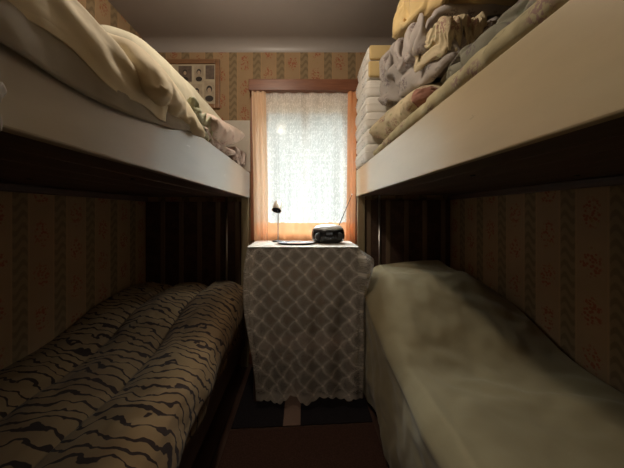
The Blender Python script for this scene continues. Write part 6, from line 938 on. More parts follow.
29,30,29,29,30,30,28,30,30,29,30,30,29,30,30,30,29,30,29,30,29,30,29,30,29,29,30,25,28,29,30,30,29,28,32,25,31,30,31,30,30,30,30,30,29,29,30,29,29,29,30,29,29,30,30,27,28,
29,34,26,-24,-1991,15,30,29,30,30,30,29,30,30,29,30,29,30,29,30,29,30,29,30,29,30,30,29,30,29,30,29,30,29,30,29,30,29,29,30,29,30,29,30,28,29,29,29,29,30,29,29,29,29,30,29,
30,30,29,30,30,29,30,29,30,30,29,29,30,30,29,28,27,28,-2,-2015,21,29,30,29,30,30,29,30,29,30,29,29,30,29,30,29,29,29,30,30,29,30,30,29,30,29,29,29,29,29,30,29,29,30,29,30,29,
30,29,29,29,30,27,30,29,30,30,29,30,29,28,30,29,30,29,30,30,29,30,29,30,28,30,30,29,28,28,27,27,29,-2044,26,29,29,30,29,30,29,30,29,29,30,29,30,29,30,29,29,29,30,29,30,29,30,
29,30,29,30,29,29,28,30,30,28,30,29,29,30,30,29,29,29,30,27,30,29,29,29,30,30,28,30,29,30,30,29,30,29,30,30,27,29,30,29,29,30,27,29,28,27,29,-2045,29,30,29,29,29,30,29,29,30,
30,28,29,30,29,30,29,30,29,29,30,29,30,29,29,30,29,30,28,30,29,29,29,30,29,29,29,30,29,29,29,30,29,29,29,29,30,28,29,30,30,29,28,30,30,30,29,28,30,29,30,27,30,29,29,28,29,
29,28,29,27,-2041,27,30,29,30,29,30,29,29,30,29,30,29,29,29,29,30,29,30,29,30,29,29,29,30,29,30,28,30,29,29,30,29,30,29,28,29,29,30,29,29,30,29,29,29,29,29,30,29,27,29,30,30,
29,29,30,29,30,29,28,30,27,29,29,30,30,27,29,29,27,26,-2036,28,29,29,30,29,29,30,29,29,30,30,28,30,29,29,30,29,29,30,29,30,28,30,29,29,29,30,29,29,30,29,30,29,28,30,28,29,30,
29,29,29,30,28,30,29,30,28,28,30,28,30,29,29,30,30,29,27,30,29,29,28,28,30,29,30,27,28,28,28,28,-2034,29,29,28,30,29,29,30,29,29,30,29,29,30,29,29,29,29,30,29,29,29,30,29,29,
29,30,29,29,30,29,29,30,28,29,29,29,29,30,29,29,29,30,29,29,29,30,29,26,30,28,30,29,30,29,30,27,30,28,30,29,30,28,29,28,25,29,29,29,27,27,-2030,30,29,30,28,30,29,29,29,29,30,
29,29,29,29,30,28,30,29,29,30,29,29,29,30,29,29,29,30,28,29,30,30,28,28,30,29,29,30,29,29,30,28,30,29,29,29,27,29,29,29,29,30,29,30,29,29,29,29,28,29,29,27,29,28,28,27,28,
29,26,29,-2027,30,30,29,29,29,29,30,28,29,29,29,29,30,29,30,29,29,29,29,29,29,30,28,30,29,30,28,28,30,29,30,30,28,28,30,29,29,29,30,29,28,30,29,30,29,30,26,29,29,29,29,30,29,
30,29,29,29,28,30,29,26,30,28,25,27,29,29,25,27,28,-2020,29,30,30,29,29,29,29,28,29,29,29,30,29,29,29,29,29,29,29,30,28,29,30,29,29,29,30,29,28,30,29,29,29,30,28,30,28,30,29,
27,30,29,30,29,29,30,28,28,30,28,29,28,30,29,29,30,28,29,30,25,29,30,29,23,30,27,29,29,27,22,-2015,30,29,30,29,29,29,29,29,29,30,29,28,30,27,29,30,28,29,30,29,30,29,29,29,29,
28,30,29,28,30,29,30,29,28,29,28,29,30,28,30,29,30,28,29,29,28,29,29,30,28,29,29,29,30,28,28,30,28,30,27,30,27,30,23,29,26,29,29,29,24,-2014,30,29,30,29,29,30,27,29,29,29,29,
29,30,27,30,28,29,29,30,28,29,30,30,28,29,29,29,29,30,28,29,30,29,28,29,29,28,29,30,28,30,30,29,28,29,28,29,30,28,29,28,30,28,29,29,29,29,30,26,30,29,27,30,23,29,28,29,25,
29,22,-2007,29,29,30,29,29,29,28,29,28,30,29,30,29,29,27,29,29,29,30,29,28,30,28,30,28,30,27,30,29,29,29,30,30,28,30,28,29,27,29,29,29,30,29,30,27,29,30,29,28,29,30,28,30,28,
29,28,29,28,29,28,29,27,29,27,25,30,25,26,29,28,-2008,29,29,30,29,29,28,30,27,29,29,29,28,30,29,28,30,28,30,28,28,30,29,29,29,30,28,29,29,29,29,28,30,30,28,30,29,27,29,30,27,
30,29,30,29,27,29,29,29,29,29,29,29,28,30,26,30,29,26,29,29,29,29,27,26,28,30,28,22,26,29,-2003,29,30,29,29,29,27,29,29,27,30,28,29,29,29,30,28,29,28,30,29,29,27,30,30,29,28,
30,28,29,29,29,29,30,28,30,29,27,30,28,30,28,29,30,27,29,29,30,29,28,27,30,30,29,29,25,29,27,30,28,29,29,29,29,29,24,28,30,29,22,30,-2005,29,30,27,30,29,30,28,27,27,29,29,28,
29,30,28,29,28,30,29,29,29,28,29,29,30,29,27,30,29,28,30,30,29,30,29,27,29,29,29,29,29,28,29,27,30,29,28,29,30,28,29,29,29,29,24,30,27,30,29,28,29,29,29,28,26,30,28,28,29,
27,-2005,29,29,29,28,29,27,29,28,29,29,25,30,29,29,28,29,30,28,29,28,29,29,29,30,29,29,28,29,30,29,28,30,29,30,29,28,29,27,30,28,29,29,29,29,26,30,29,30,27,29,29,30,28,27,30,
26,29,27,28,30,30,28,29,28,28,26,29,29,29,28,-2004,29,30,27,29,30,29,28,27,29,28,25,28,29,30,29,30,28,30,29,28,29,27,30,28,29,30,29,28,29,30,29,30,28,30,29,29,27,29,27,29,29,
29,30,26,29,29,28,29,30,30,28,29,28,29,29,26,28,29,26,30,29,28,29,28,29,29,27,27,29,22,-1992,29,28,28,28,29,30,27,29,26,25,29,28,29,29,29,29,30,29,29,28,29,27,30,29,29,29,29,
29,29,29,30,28,30,29,29,28,30,27,28,27,30,30,29,26,30,26,29,30,29,28,30,29,27,30,29,26,29,29,27,27,29,29,29,29,28,29,27,28,20,28,-1986,29,29,28,29,26,29,29,25,29,25,29,29,28,
27,29,30,29,30,27,29,29,29,30,28,30,27,30,29,29,30,29,28,29,30,29,29,28,27,29,30,27,29,30,25,30,28,29,29,29,29,28,29,29,29,26,28,30,29,27,24,28,29,29,28,29,30,29,26,21,29,
-1984,30,27,30,25,29,28,29,29,25,25,28,29,29,26,30,29,29,29,28,29,29,30,30,28,29,29,27,30,29,29,30,29,30,28,30,28,26,29,30,29,27,29,26,29,30,29,29,28,29,28,30,27,30,23,30,29,
30,30,28,29,18,30,29,29,30,29,30,19,29,30,282,-2,-1,-1,0,-1,1,1,1,3,3,2,4,3,2,2,0,-1,-2,-3,-1,0,2,2,1,1,0,-2,-2,-1,0,2,2,3,7,9,12,16,21,25,28,31,31,32,30,28,27,24,21,
16,12,8,2,-3,-3,-2,-1,0,0,2,1,3,3,5,4,2,-3,-29,-42,-40,-18,-304,-18,-5,23,5,-10,24,-9,-20,21,39,-19,-3,10,-29,10,29,0,-19,-33,21,-12,3,6,40,8,6,-4,-40,-9,-4,-2,40,-19,-6,7,
25,37,-5,33,56,3,41,43,52,-4,26,56,10,19,34,0,20,-1,-35,-9,-8,11,14,20,-31,20,-21,-7,3,16,23,-53,-25,-63,-30,-348,29,6,-34,9,33,-15,-8,14,44,-4,13,-5,-33,27,6,6,-22,-30,11,
-18,5,18,2,36,0,25,-1,-35,-14,8,-25,31,10,-19,-2,44,5,15,43,47,14,63,42,36,-3,25,58,36,12,36,15,15,-1,-33,-18,-6,31,16,-22,-14,-1,-1,20,4,-11,21,-57,-44,-23,-44,-387,0,27,-30,
32,-27,2,8,40,19,-18,10,-6,-23,41,-5,-9,-31,14,9,-23,-1,5,13,29,3,32,5,-14,-32,-2,-31,18,25,-4,-18,45,8,23,55,21,49,52,17,57,10,32,32,59,30,18,34,5,17,-33,-6,-23,29,-2,17,
-20,-8,16,11,9,-1,-20,-22,-58,-43,-19,-411,-7,-33,26,1,-31,13,13,40,-8,-19,3,-17,13,40,-29,-16,-8,14,24,-21,11,7,-10,8,34,19,4,5,-24,-37,-23,26,-3,16,-20,31,45,31,21,54,29,58,
10,51,56,29,12,59,28,43,32,5,28,-26,-3,-22,-7,36,-5,16,-17,-5,-3,33,15,-9,-42,-40,-46,-13,-520,-14,23,-20,-5,-3,31,16,17,-33,-8,-11,29,5,30,-27,-5,-23,16,29,-17,14,0,13,-16,29,
-3,4,25,-30,-13,-37,4,2,25,-15,38,24,49,21,45,45,58,15,64,50,15,36,34,60,27,46,9,35,-16,-15,6,-7,-21,40,11,1,-10,-20,18,28,5,-28,-61,-23,-29,-594,15,-15,12,-15,6,14,14,21,-27,
1,-17,38,8,11,-22,-25,-7,19,32,-14,15,-1,13,-20,2,21,-1,27,-18,-17,-39,2,-10,27,-10,39,35,22,61,44,44,23,51,36,67,35,8,54,57,45,40,15,33,9,-20,4,-8,-10,-33,39,11,10,-21,23,4,
24,-30,-58,-44,-5,-643,-1,22,-15,17,10,10,0,0,-16,-26,28,19,-16,19,-33,-3,9,5,37,-10,16,1,3,-1,-20,-1,17,28,-23,-4,-27,-34,3,26,-5,23,37,36,67,40,33,44,46,33,66,42,34,15,65,
57,41,37,26,10,-7,-14,-13,-13,-13,-33,8,34,33,16,12,15,-33,-44,-45,-40,-656,24,7,1,1,-9,14,-16,5,-27,28,20,-10,-10,15,-26,15,-12,31,26,-7,11,-12,6,-11,14,-19,25,14,-17,-5,-38,
-24,8,7,30,0,46,30,65,36,37,39,39,41,50,66,21,46,29,68,30,37,44,3,-35,-22,-11,-10,-9,4,1,4,22,23,21,43,-59,-48,-45,-20,-628,-9,-2,2,2,22,-21,-7,-3,3,8,32,2,-23,5,-18,19,-15,
26,33,9,1,-6,-18,18,-14,-10,17,21,-9,-9,-17,-42,6,25,-6,27,25,51,44,63,40,40,40,40,21,67,26,37,37,59,57,17,48,-2,-34,-22,14,3,0,-1,-5,-12,26,5,27,38,-64,-40,-67,-39,-587,-11,
2,14,-14,4,21,2,0,-3,-21,22,-8,10,-25,16,3,-17,19,38,-1,10,-3,-15,12,-25,2,12,18,-22,-13,12,-41,18,-9,21,13,24,42,60,52,46,24,42,51,25,51,63,14,57,56,43,18,46,-20,-11,-4,-30,
17,-9,-4,-1,23,-1,31,27,20,-64,-47,-68,-25,-605,22,4,-14,22,4,5,-1,-1,-5,-25,0,29,-18,8,-14,-7,13,3,40,-2,6,-12,9,3,-27,13,8,6,-29,11,6,-43,12,-10,16,32,19,34,56,38,56,24,53,
37,44,40,68,35,28,64,25,53,26,-10,9,-24,-32,-6,13,-3,-8,8,14,33,22,26,-64,-55,-69,-36,-571,-1,14,-5,16,-13,5,12,-13,9,-5,-14,30,-11,-5,-19,-3,5,8,42,3,-2,-5,-12,14,-24,10,-2,
10,-22,25,0,-41,-4,1,29,6,39,36,27,59,48,22,51,44,52,34,67,21,56,49,22,54,4,23,5,-40,-13,4,-15,1,4,20,3,26,33,16,-56,-71,-62,-18,-588,18,-11,22,-12,-9,14,-12,-4,3,4,2,23,-26,
0,10,-10,9,-9,40,-8,-2,5,-12,15,-24,-3,18,-21,25,4,3,-36,-8,2,24,0,34,38,31,60,28,54,35,56,34,46,69,43,24,52,24,51,23,-7,24,-42,7,-1,-13,4,-10,22,3,35,16,16,-59,-59,-70,-28,
-558,-6,0,3,15,-23,-1,1,18,11,2,2,0,-25,16,-11,8,-10,-5,37,-11,11,-16,6,-4,-2,-17,16,-17,30,-14,17,-4,-15,-22,29,-5,32,27,51,32,54,38,63,30,60,50,31,63,23,39,34,38,45,-10,19,
-44,3,2,11,-23,15,0,24,3,13,31,-58,-58,-67,-18,-575,12,7,2,-13,-8,11,2,-4,20,-15,-3,11,-15,22,-5,-3,-18,-4,36,-9,13,-11,-16,9,-15,14,-18,2,28,2,-22,24,-22,-16,28,9,-2,43,30,
50,40,51,67,48,32,63,32,63,45,37,35,33,25,11,2,-46,16,2,2,-20,-4,25,15,-4,8,35,-52,-69,-56,-22,-563,-4,3,2,12,-6,-15,7,8,18,-5,-21,1,1,18,-19,-2,8,-13,32,-10,12,-10,-18,-3,
19,-16,-1,14,1,20,-29,24,-5,-27,-4,24,15,14,54,35,59,44,62,30,47,66,37,45,58,29,34,39,9,29,4,-42,18,-6,9,-14,1,-4,24,2,4,37,-48,-69,-51,-26,-569,1,19,-1,-17,-1,-1,16,10,5,
-18,17,0,-3,-20,10,-10,7,-12,29,-10,6,-16,0,-5,20,-16,12,-10,21,8,-31,20,-6,5,-32,9,13,45,24,55,44,66,35,50,36,57,63,37,42,50,33,24,7,34,6,-38,20,-1,-6,7,-14,4,7,18,-6,38,
-49,-64,-45,-34,-566,20,-9,-5,0,8,-12,3,10,12,-16,23,-17,-4,9,-14,8,-14,22,6,-4,-4,-20,-1,22,-7,5,-11,17,-1,16,-31,15,-3,10,-36,5,38,15,37,31,62,55,61,28,52,39,54,65,42,42,17,
24,13,36,8,-33,20,-7,10,-1,-14,9,3,13,-8,39,-54,-49,-45,-44,-579,35,-8,8,0,4,-5,-4,13,-3,-13,26,-21,10,-11,2,-7,-5,20,-17,-4,-3,1,18,-8,14,-16,4,18,-7,19,-17,-19,19,10,-34,24,
4,45,12,32,57,60,61,42,29,61,57,42,26,53,17,22,22,37,10,-28,21,-10,14,-9,1,-3,14,-4,-2,37,-44,-51,-55,-40,-571,33,5,-9,-5,-1,1,15,-9,-8,4,24,-24,3,-2,-3,12,-11,12,-2,-21,10,
8,-14,17,-5,11,-15,11,16,3,-23,4,-16,27,-28,11,9,53,29,15,63,54,38,47,51,37,65,24,47,33,49,10,38,0,7,27,-25,6,17,2,-9,-2,10,0,-7,33,-55,-39,-54,-39,-571,34,16,-3,-16,6,5,-6,
8,-7,-9,24,-19,9,-2,-11,0,11,-13,10,-15,2,11,-13,3,22,-6,8,-7,22,-15,5,-25,-4,30,-12,-10,14,49,40,10,62,39,50,52,36,43,63,39,25,38,37,50,8,25,-3,24,-20,12,-8,5,9,-4,-6,1,-3,
30,-60,-35,-53,-36,-581,35,32,-11,4,-15,8,0,4,-11,-2,23,-20,-2,-3,13,2,-17,12,-6,10,-5,-14,16,-1,-4,16,-9,18,10,-3,-28,6,-18,22,-14,0,29,21,56,13,60,50,44,33,55,36,45,55,26,
48,37,27,35,0,25,8,-20,11,2,1,7,-3,-5,0,-11,23,-63,-32,-49,-29,-585,41,14,15,-19,6,-15,-1,2,16,-6,16,-17,5,-1,-12,17,-15,10,8,-13,-7,11,-8,-3,17,6,-8,19,3,-5,-25,20,-24,9,
-11,18,6,48,38,19,50,61,34,44,41,56,39,32,53,34,27,47,28,6,25,-11,-10,-1,0,0,2,1,-1,0,0,19,-64,-49,-16,-38,-587,40,30,2,-20,7,-3,-3,-8,18,-5,13,-7,-14,10,-12,17,1,-9,10,-14,
8,-1,-2,-11,14,-5,19,-6,6,-18,-3,22,2,-30,8,-5,36,36,14,57,47,51,45,41,40,39,27,55,39,31,32,46,31,21,16,7,-1,-3,-2,-2,-3,-1,0,1,-1,-4,-53,-66,-13,-59,-560,54,17,-11,5,-14,1,
5,-9,19,0,-16,0,15,-8,-7,3,5,12,-1,-13,1,1,3,-12,12,-5,19,-2,-7,-10,18,4,-15,18,-25,0,22,29,42,31,63,33,52,26,50,25,53,37,34,47,37,31,23,7,18,21,-11,9,0,-9,-8,2,-4,8,-11,
10,-42,-67,-19,-64,-541,64,2,0,4,-1,1,-13,13,-17,-1,14,5,5,-1,0,-3,-9,0,1,10,0,0,-11,-7,4,3,16,-14,0,9,-9,1,9,-9,23,5,-13,44,22,30,58,41,42,20,52,26,46,33,35,48,33,21,35,
16,19,8,-13,8,0,4,-13,2,-5,5,-11,11,-33,-64,-23,-62,-522,68,1,3,-3,8,-14,7,-11,11,-7,4,-1,2,1,2,1,1,-3,-1,-3,1,1,3,2,18,-13,-3,1,-1,1,6,0,-11,0,-5,6,29,11,56,3,34,36,36,
53,28,47,24,36,46,27,31,35,15,22,26,6,-12,1,13,1,-13,1,2,-5,-6,4,-45,-22,-54,-62,-458,50,3,-2,-2,-2,-3,1,-6,-3,18,5,4,5,4,4,3,1,-2,0,-3,-2,0,2,2,3,4,3,3,-1,0,-2,-3,-5,
-3,-5,-2,-17,51,27,28,26,27,16,36,47,38,36,35,35,31,30,29,25,21,17,6,-4,-9,13,4,-10,2,-4,6,-2,-18,-45,-20,-54,-59,-413,27,3,-2,-3,-3,-2,-2,-1,-1,-3,-1,-3,8,0,5,13,4,0,-4,
-10,-3,0,0,0,2,4,5,15,1,-3,-6,-10,1,0,-10,-2,22,3,29,22,26,31,35,20,45,26,33,34,35,33,32,31,23,24,22,15,-8,6,-6,7,9,-14,5,4,-16,-19,-33,-26,-52,-40,-522,11,4,1,0,-1,0,-1,
0,1,2,3,4,6,6,6,5,4,0,-3,-4,-5,-2,0,4,5,8,7,5,1,-2,-4,-5,-7,-5,-7,-6,4,16,23,29,31,33,30,30,30,35,36,39,39,36,33,30,27,22,16,10,2,-4,-2,2,4,-6,-7,3,2,-10,-38,-52,-46,
-46,-434,8,7,7,3,-1,-1,-1,-2,0,1,-1,7,6,7,4,4,1,6,-1,-4,-5,-4,-2,2,6,4,10,2,9,2,0,-2,-2,-4,-4,-3,1,13,22,27,30,18,37,28,26,29,30,34,35,33,36,27,29,23,16,10,2,-6,-6,-1,
0,2,-9,2,-2,-7,-36,-45,-42,-20,-445,3,8,8,3,0,0,-2,0,-1,1,-2,5,5,7,3,3,2,8,-1,-2,-4,-5,-2,1,4,6,6,8,4,2,1,-1,-3,-3,-3,-4,2,11,20,26,29,25,31,26,24,26,28,31,32,37,32,29,
25,21,17,10,2,-4,-5,-7,2,1,-11,3,-6,-8,-33,-38,-39,-19,-426,1,6,8,4,3,-1,0,-1,-1,1,1,0,4,5,4,4,4,3,2,0,-2,-3,-4,0,3,2,7,7,3,5,-1,-1,2,-6,-3,-4,2,10,20,24,26,27,30,24,
23,24,25,32,30,30,31,31,24,18,14,11,7,-3,-5,-6,-7,3,-10,3,-5,-10,-26,-37,-36,-21,-408,4,5,4,5,4,0,1,-1,-2,2,1,3,-1,5,2,3,4,3,3,2,-1,-2,-4,0,1,2,4,6,7,1,3,1,0,-4,-6,-4,
3,11,17,21,25,26,29,24,22,21,23,28,29,30,28,26,23,20,14,9,5,-2,0,-3,-6,-6,-7,-1,-3,1,-25,-39,-37,-21,-389,3,4,7,5,1,2,2,-1,0,1,1,2,4,-1,7,2,1,0,3,2,1,-1,0,-2,-1,1,4,4,
7,4,2,0,-1,-4,-4,-4,3,9,16,20,24,23,27,23,22,21,21,26,24,27,27,26,19,19,15,7,8,-5,-2,-3,-1,7,-2,-3,-8,-6,-29,-37,-36,-20,-366,3,4,5,4,2,3,4,-1,0,1,1,2,4,4,2,1,0,5,1,-1,
2,0,0,2,-4,0,3,2,6,4,4,-1,0,-4,-4,-4,2,10,17,16,22,22,24,23,21,18,21,25,22,25,24,21,20,20,12,10,5,-5,-2,-2,-1,8,-7,-3,-11,-7,-23,-33,-37,-18,-339,1,3,3,7,-1,3,6,-2,0,2,
2,2,5,2,3,0,2,3,0,2,-1,2,2,1,-1,-3,1,1,9,2,2,0,0,-4,-2,-5,2,9,15,15,20,21,21,21,19,20,24,19,20,23,21,21,19,16,11,10,6,4,-5,7,-5,-8,5,-6,-3,-16,-24,-31,-35,-20,-318,2,2,
3,7,0,4,4,-1,2,2,3,2,3,3,2,2,2,3,0,-1,-1,2,3,2,0,-2,-1,5,2,2,2,0,1,-3,-1,-4,6,3,13,15,22,13,20,18,18,20,23,18,20,21,21,15,18,17,9,12,4,5,0,-1,-5,-7,6,-12,0,-4,-22,
-37,-34,-20,-298,3,2,2,3,3,3,2,0,3,2,3,5,4,2,1,3,2,1,0,1,-2,2,4,0,0,0,-2,5,2,0,2,-1,1,3,-6,2,1,4,10,19,15,14,15,16,21,16,22,17,19,19,19,18,15,11,11,9,8,1,-3,1,-4,-4,
2,-10,-3,-5,-16,-27,-31,-27,-282,3,3,3,2,1,3,2,3,4,5,1,2,5,1,2,2,2,1,0,1,-1,1,4,2,0,2,1,-1,1,-1,1,2,1,2,-3,0,0,4,12,14,12,13,14,19,15,21,15,20,15,18,16,15,14,11,9,11,
3,0,-4,0,0,-1,-2,-8,-5,-8,-14,-21,-26,-23,-267,6,2,2,-1,5,2,-2,5,5,1,3,2,6,0,3,1,2,1,4,-4,0,4,0,3,1,1,3,-2,2,-1,-1,0,2,2,-2,4,-4,5,10,13,9,11,13,17,14,21,14,18,15,15,
15,13,12,9,12,5,1,-1,-1,-1,2,-2,-2,-7,-5,-5,-15,-22,-21,-22,-249,6,3,2,2,4,0,-2,7,2,2,5,3,3,5,-2,1,2,3,2,-1,-2,3,1,1,1,6,-1,3,-2,-2,-2,0,1,3,1,3,0,0,10,9,10,10,12,15,
15,15,13,15,14,14,14,14,9,10,6,4,0,3,-5,1,1,-2,-3,-4,-6,-5,-16,-20,-19,-12,-237,7,4,5,-2,8,-2,2,1,3,3,3,8,0,4,-2,2,3,2,0,-1,-2,2,1,3,2,4,0,4,-2,-1,-4,1,0,4,-1,2,2,4,
3,11,6,10,12,10,14,13,13,13,15,13,9,12,6,10,8,-1,-1,3,1,-4,3,2,-8,-4,-6,-5,-12,-22,-18,-5,-222,8,5,5,6,2,-4,2,1,6,-1,12,-1,2,2,2,-2,2,4,-1,3,-2,-2,2,2,1,5,1,2,-1,-1,
-3,4,-3,3,4,-4,3,4,2,9,7,11,7,13,8,9,14,11,15,8,11,7,8,5,8,-3,3,-2,1,1,-1,1,-4,-4,-8,-5,-10,-10,-24,4,-213,8,5,9,2,2,7,-3,-4,6,5,7,-2,1,2,4,-2,3,0,0,3,-1,-3,5,-1,2,
3,2,3,-3,-1,2,-1,2,-2,4,-2,1,5,1,10,4,9,5,12,6,7,16,9,10,13,6,3,5,4,7,-3,3,-1,-1,1,-1,2,-5,-4,-7,1,-15,-9,-9,-8,-189,4,10,5,9,4,-2,-3,-2,7,5,5,2,-1,-1,4,3,-2,3,3,-2,
-2,-2,5,1,0,1,2,5,-2,-2,1,2,0,-1,2,-2,3,2,3,7,5,5,4,10,14,5,3,7,17,3,4,8,-2,7,4,-2,1,-3,4,-4,-1,1,-2,-3,-6,-1,-14,-5,-11,-6,-170,7,7,12,3,4,9,-3,-9,4,4,6,2,-1,-2,4,
3,5,-4,5,3,-3,-6,2,3,-1,0,3,4,-2,0,0,3,-1,0,1,0,1,1,6,3,3,3,4,14,7,1,13,8,1,7,-2,9,-4,3,2,-2,1,-2,6,-2,-2,-2,-4,-2,-6,1,-10,-4,-7,10,-170,9,7,13,2,9,4,-4,-2,-3,11,
-1,1,4,-3,5,2,1,1,0,3,-1,-7,2,8,-6,0,6,0,0,4,1,-4,-1,4,-3,0,2,-1,5,2,4,4,0,11,4,11,3,5,5,-3,4,3,-7,1,1,-2,0,-1,6,0,-5,-2,-3,-4,-1,-3,-7,-3,10,0,-153,8,8,14,7,2,5,
0,-7,-2,12,2,0,3,-1,0,1,2,3,1,1,-2,4,-4,10,0,-11,4,2,-1,2,2,-3,0,2,2,-4,0,-1,5,4,-1,2,0,10,2,8,3,2,2,2,-5,2,0,-4,-4,-3,1,-1,5,-1,6,-7,-9,0,-3,-3,-6,3,10,-1,-132,8,
12,10,7,1,5,1,2,-9,11,1,-1,3,-1,0,1,8,-3,1,3,1,3,5,-3,3,-2,-7,1,-1,5,-1,1,8,-7,1,-5,4,-5,2,4,-4,3,8,-2,3,4,11,-11,1,1,1,-8,-2,-2,-9,1,0,-2,3,4,0,-6,-7,-1,-4,-1,-2,
15,-2,1])
def cloth_points(kind):
    h, v = CLOTH[kind]; n, m = h[0], h[1]; half = h[2:5]
    cen = h[5:8] or [0, 0, 0]; q = 1023 if len(h) > 5 else 511; N = len(v) // 3; cols = []
    for k in range(3):
        p = 0; o = []
        for x in v[k * N:(k + 1) * N]: p += x; o.append(p / q * half[k] + cen[k])
        cols.append(o)
    return n, m, half, list(zip(*cols))
def bundle(kind, a, b, h, turn=0, flip=False, droop=None):
    """closed two-sided cloth bundle fitted to half sizes a, b, h"""
    n, m, half, P = cloth_points(kind); bm = bmesh.new(); R = Matrix.Rotation(turn * PI / 2, 3, 'Z')
    P = [R @ Vector(p) for p in P]
    if flip: P = [Vector((p.x, -p.y, -p.z)) for p in P]
    if turn % 2: half = [half[1], half[0], half[2]]
    V = [bm.verts.new((p[0] / half[0] * a, p[1] / half[1] * b, p[2] / half[2] * h)) for p in P]
    if droop:                                   # the side past x = droop[0] sags over an edge
        for v in V:
            if v.co.x > droop[0]: v.co.z -= (v.co.x - droop[0]) * droop[1]
    w = m + 1; ind = {}; k = (n + 1) * w
    for i in range(n + 1):
        for j in range(w):
            if min(i, n - i, j, m - j) == 0: ind[i, j] = i * w + j
            else: ind[i, j] = k; k += 1
    for i in range(n):
        for j in range(m):
            bm.faces.new((V[i * w + j], V[(i + 1) * w + j], V[(i + 1) * w + j + 1], V[i * w + j + 1]))
            bm.faces.new((V[ind[i, j]], V[ind[i, j + 1]], V[ind[i + 1, j + 1]], V[ind[i + 1, j]]))
    return bm

EYE = 1.2
XL, XR, YF, YN, ZC = -1.25, 1.17, 2.08, -.9, 2.56      # walls, far, near, ceiling
GAP = .42                                               # half the aisle between the bunks

# ------------------------------------------------------------------ the room
struct(link('floor', nb(XL - .2, XR + .2, YN - .2, YF + .2, -.1, 0), M['floor']))
struct(link('wall_left', nb(XL - .15, XL, YN, YF, 0, ZC + .1), M['wp_y']))
struct(link('wall_right', nb(XR, XR + .15, YN, YF, 0, ZC + .1), M['wp_y']))
struct(link('wall_near', nb(XL - .15, XR + .15, YN - .15, YN, 0, ZC + .1), M['wp_x']))
OX0, OX1, OZ0, OZ1 = -.36, .40, 1.06, 2.19
bm = bmesh.new()
box(bm, XL - .15, OX0, YF, YF + .22, 0, ZC + .1); box(bm, OX1, XR + .15, YF, YF + .22, 0, ZC + .1)
box(bm, OX0, OX1, YF, YF + .22, 0, OZ0); box(bm, OX0, OX1, YF, YF + .22, OZ1, ZC + .1)
struct(link('wall_far', bm, M['wp_x']))
# ceiling with a rounded cove along the far wall
bm = bmesh.new(); prof = [(YN - .15, ZC)]
for i in range(13):
    t = PI / 2 * i / 12; prof.append((YF - .085 + .085 * sin(t), ZC - .075 + .075 * cos(t)))
prof += [(YF + .2, ZC - .075), (YF + .2, ZC + .12), (YN - .15, ZC + .12)]
A = [bm.verts.new((XL - .15, y, z)) for y, z in prof]; B = [bm.verts.new((XR + .15, y, z)) for y, z in prof]
for i in range(len(prof)):
    j = (i + 1) % len(prof); bm.faces.new((A[i], B[i], B[j], A[j]))
bm.faces.new(A[::-1]); bm.faces.new(B); bmesh.ops.recalc_face_normals(bm, faces=bm.faces[:])
struct(link('ceiling', bm, M['ceil']))
for nm, bx in (('baseboard_left', (XL, XL + .015, YN, YF, 0, .08)), ('baseboard_right', (XR - .015, XR, YN, YF, 0, .08)), ('baseboard_far', (XL + .015, XR - .015, YF - .015, YF, 0, .08))):
    struct(link(nm, nb(*bx, bev=.004), M['casing']))

# window: frame, two casements with glass, handle; casing boards as trim
wy = YF + .14
win = empty('window_1', (.02, wy, OZ0), None, None); struct(win)
def wb(x0, x1, z0, z1, y0=0, y1=.06, bev=.004): return nb(x0 - .02, x1 - .02, y0, y1, z0 - OZ0, z1 - OZ0, bev=bev)
bm = bmesh.new()
for q in ((OX0, OX0 + .035, OZ0, OZ1), (OX1 - .035, OX1, OZ0, OZ1), (OX0 + .035, OX1 - .035, OZ0, OZ0 + .035), (OX0 + .035, OX1 - .035, OZ1 - .035, OZ1)):
    box(bm, q[0] - .02, q[1] - .02, 0, .07, q[2] - OZ0, q[3] - OZ0, bev=.004)
link('window_frame', bm, M['frame_w'], win)
mid = .02
for x0, x1 in ((OX0 + .035, mid - .001), (mid + .001, OX1 - .035)):
    bm = bmesh.new(); t = .032; z0, z1 = OZ0 + .035, OZ1 - .035
    for q in ((x0, x0 + t, z0, z1), (x1 - t, x1, z0, z1), (x0 + t, x1 - t, z0, z0 + t), (x0 + t, x1 - t, z1 - t, z1)):
        box(bm, q[0] - .02, q[1] - .02, .008, .05, q[2] - OZ0, q[3] - OZ0, bev=.003)
    ca = link('casement', bm, M['frame_w'], win)
    link('pane', nb(x0 + t - .02, x1 - t - .02, .026, .031, z0 + t - OZ0, z1 - t - OZ0), M['glass'], ca)
bm = bmesh.new(); box(bm, -.012, .012, -.012, .008, .42, .50, bev=.003); box(bm, -.009, .009, -.04, -.012, .47, .487, bev=.003); box(bm, -.009, .009, -.045, -.03, .38, .487, bev=.004)
link('window_handle', bm, M['blackm'], win)
struct(link('trim_1', nb(-.415, .435, YF - .10, YF, 2.135, 2.222, bev=.004), M['casing']))
struct(link('trim_2', nb(-.415, OX0, YF - .022, YF, .98, 2.134, bev=.004), M['casing_v']))
struct(link('trim_3', nb(OX1, .435, YF - .022, YF, .98, 2.134, bev=.004), M['casing_v']))
struct(link('trim_4', nb(OX0 + .001, OX1 - .001, YF - .02, YF + .139, OZ0 - .025, OZ0 + .0, bev=.004), M['frame_w']))

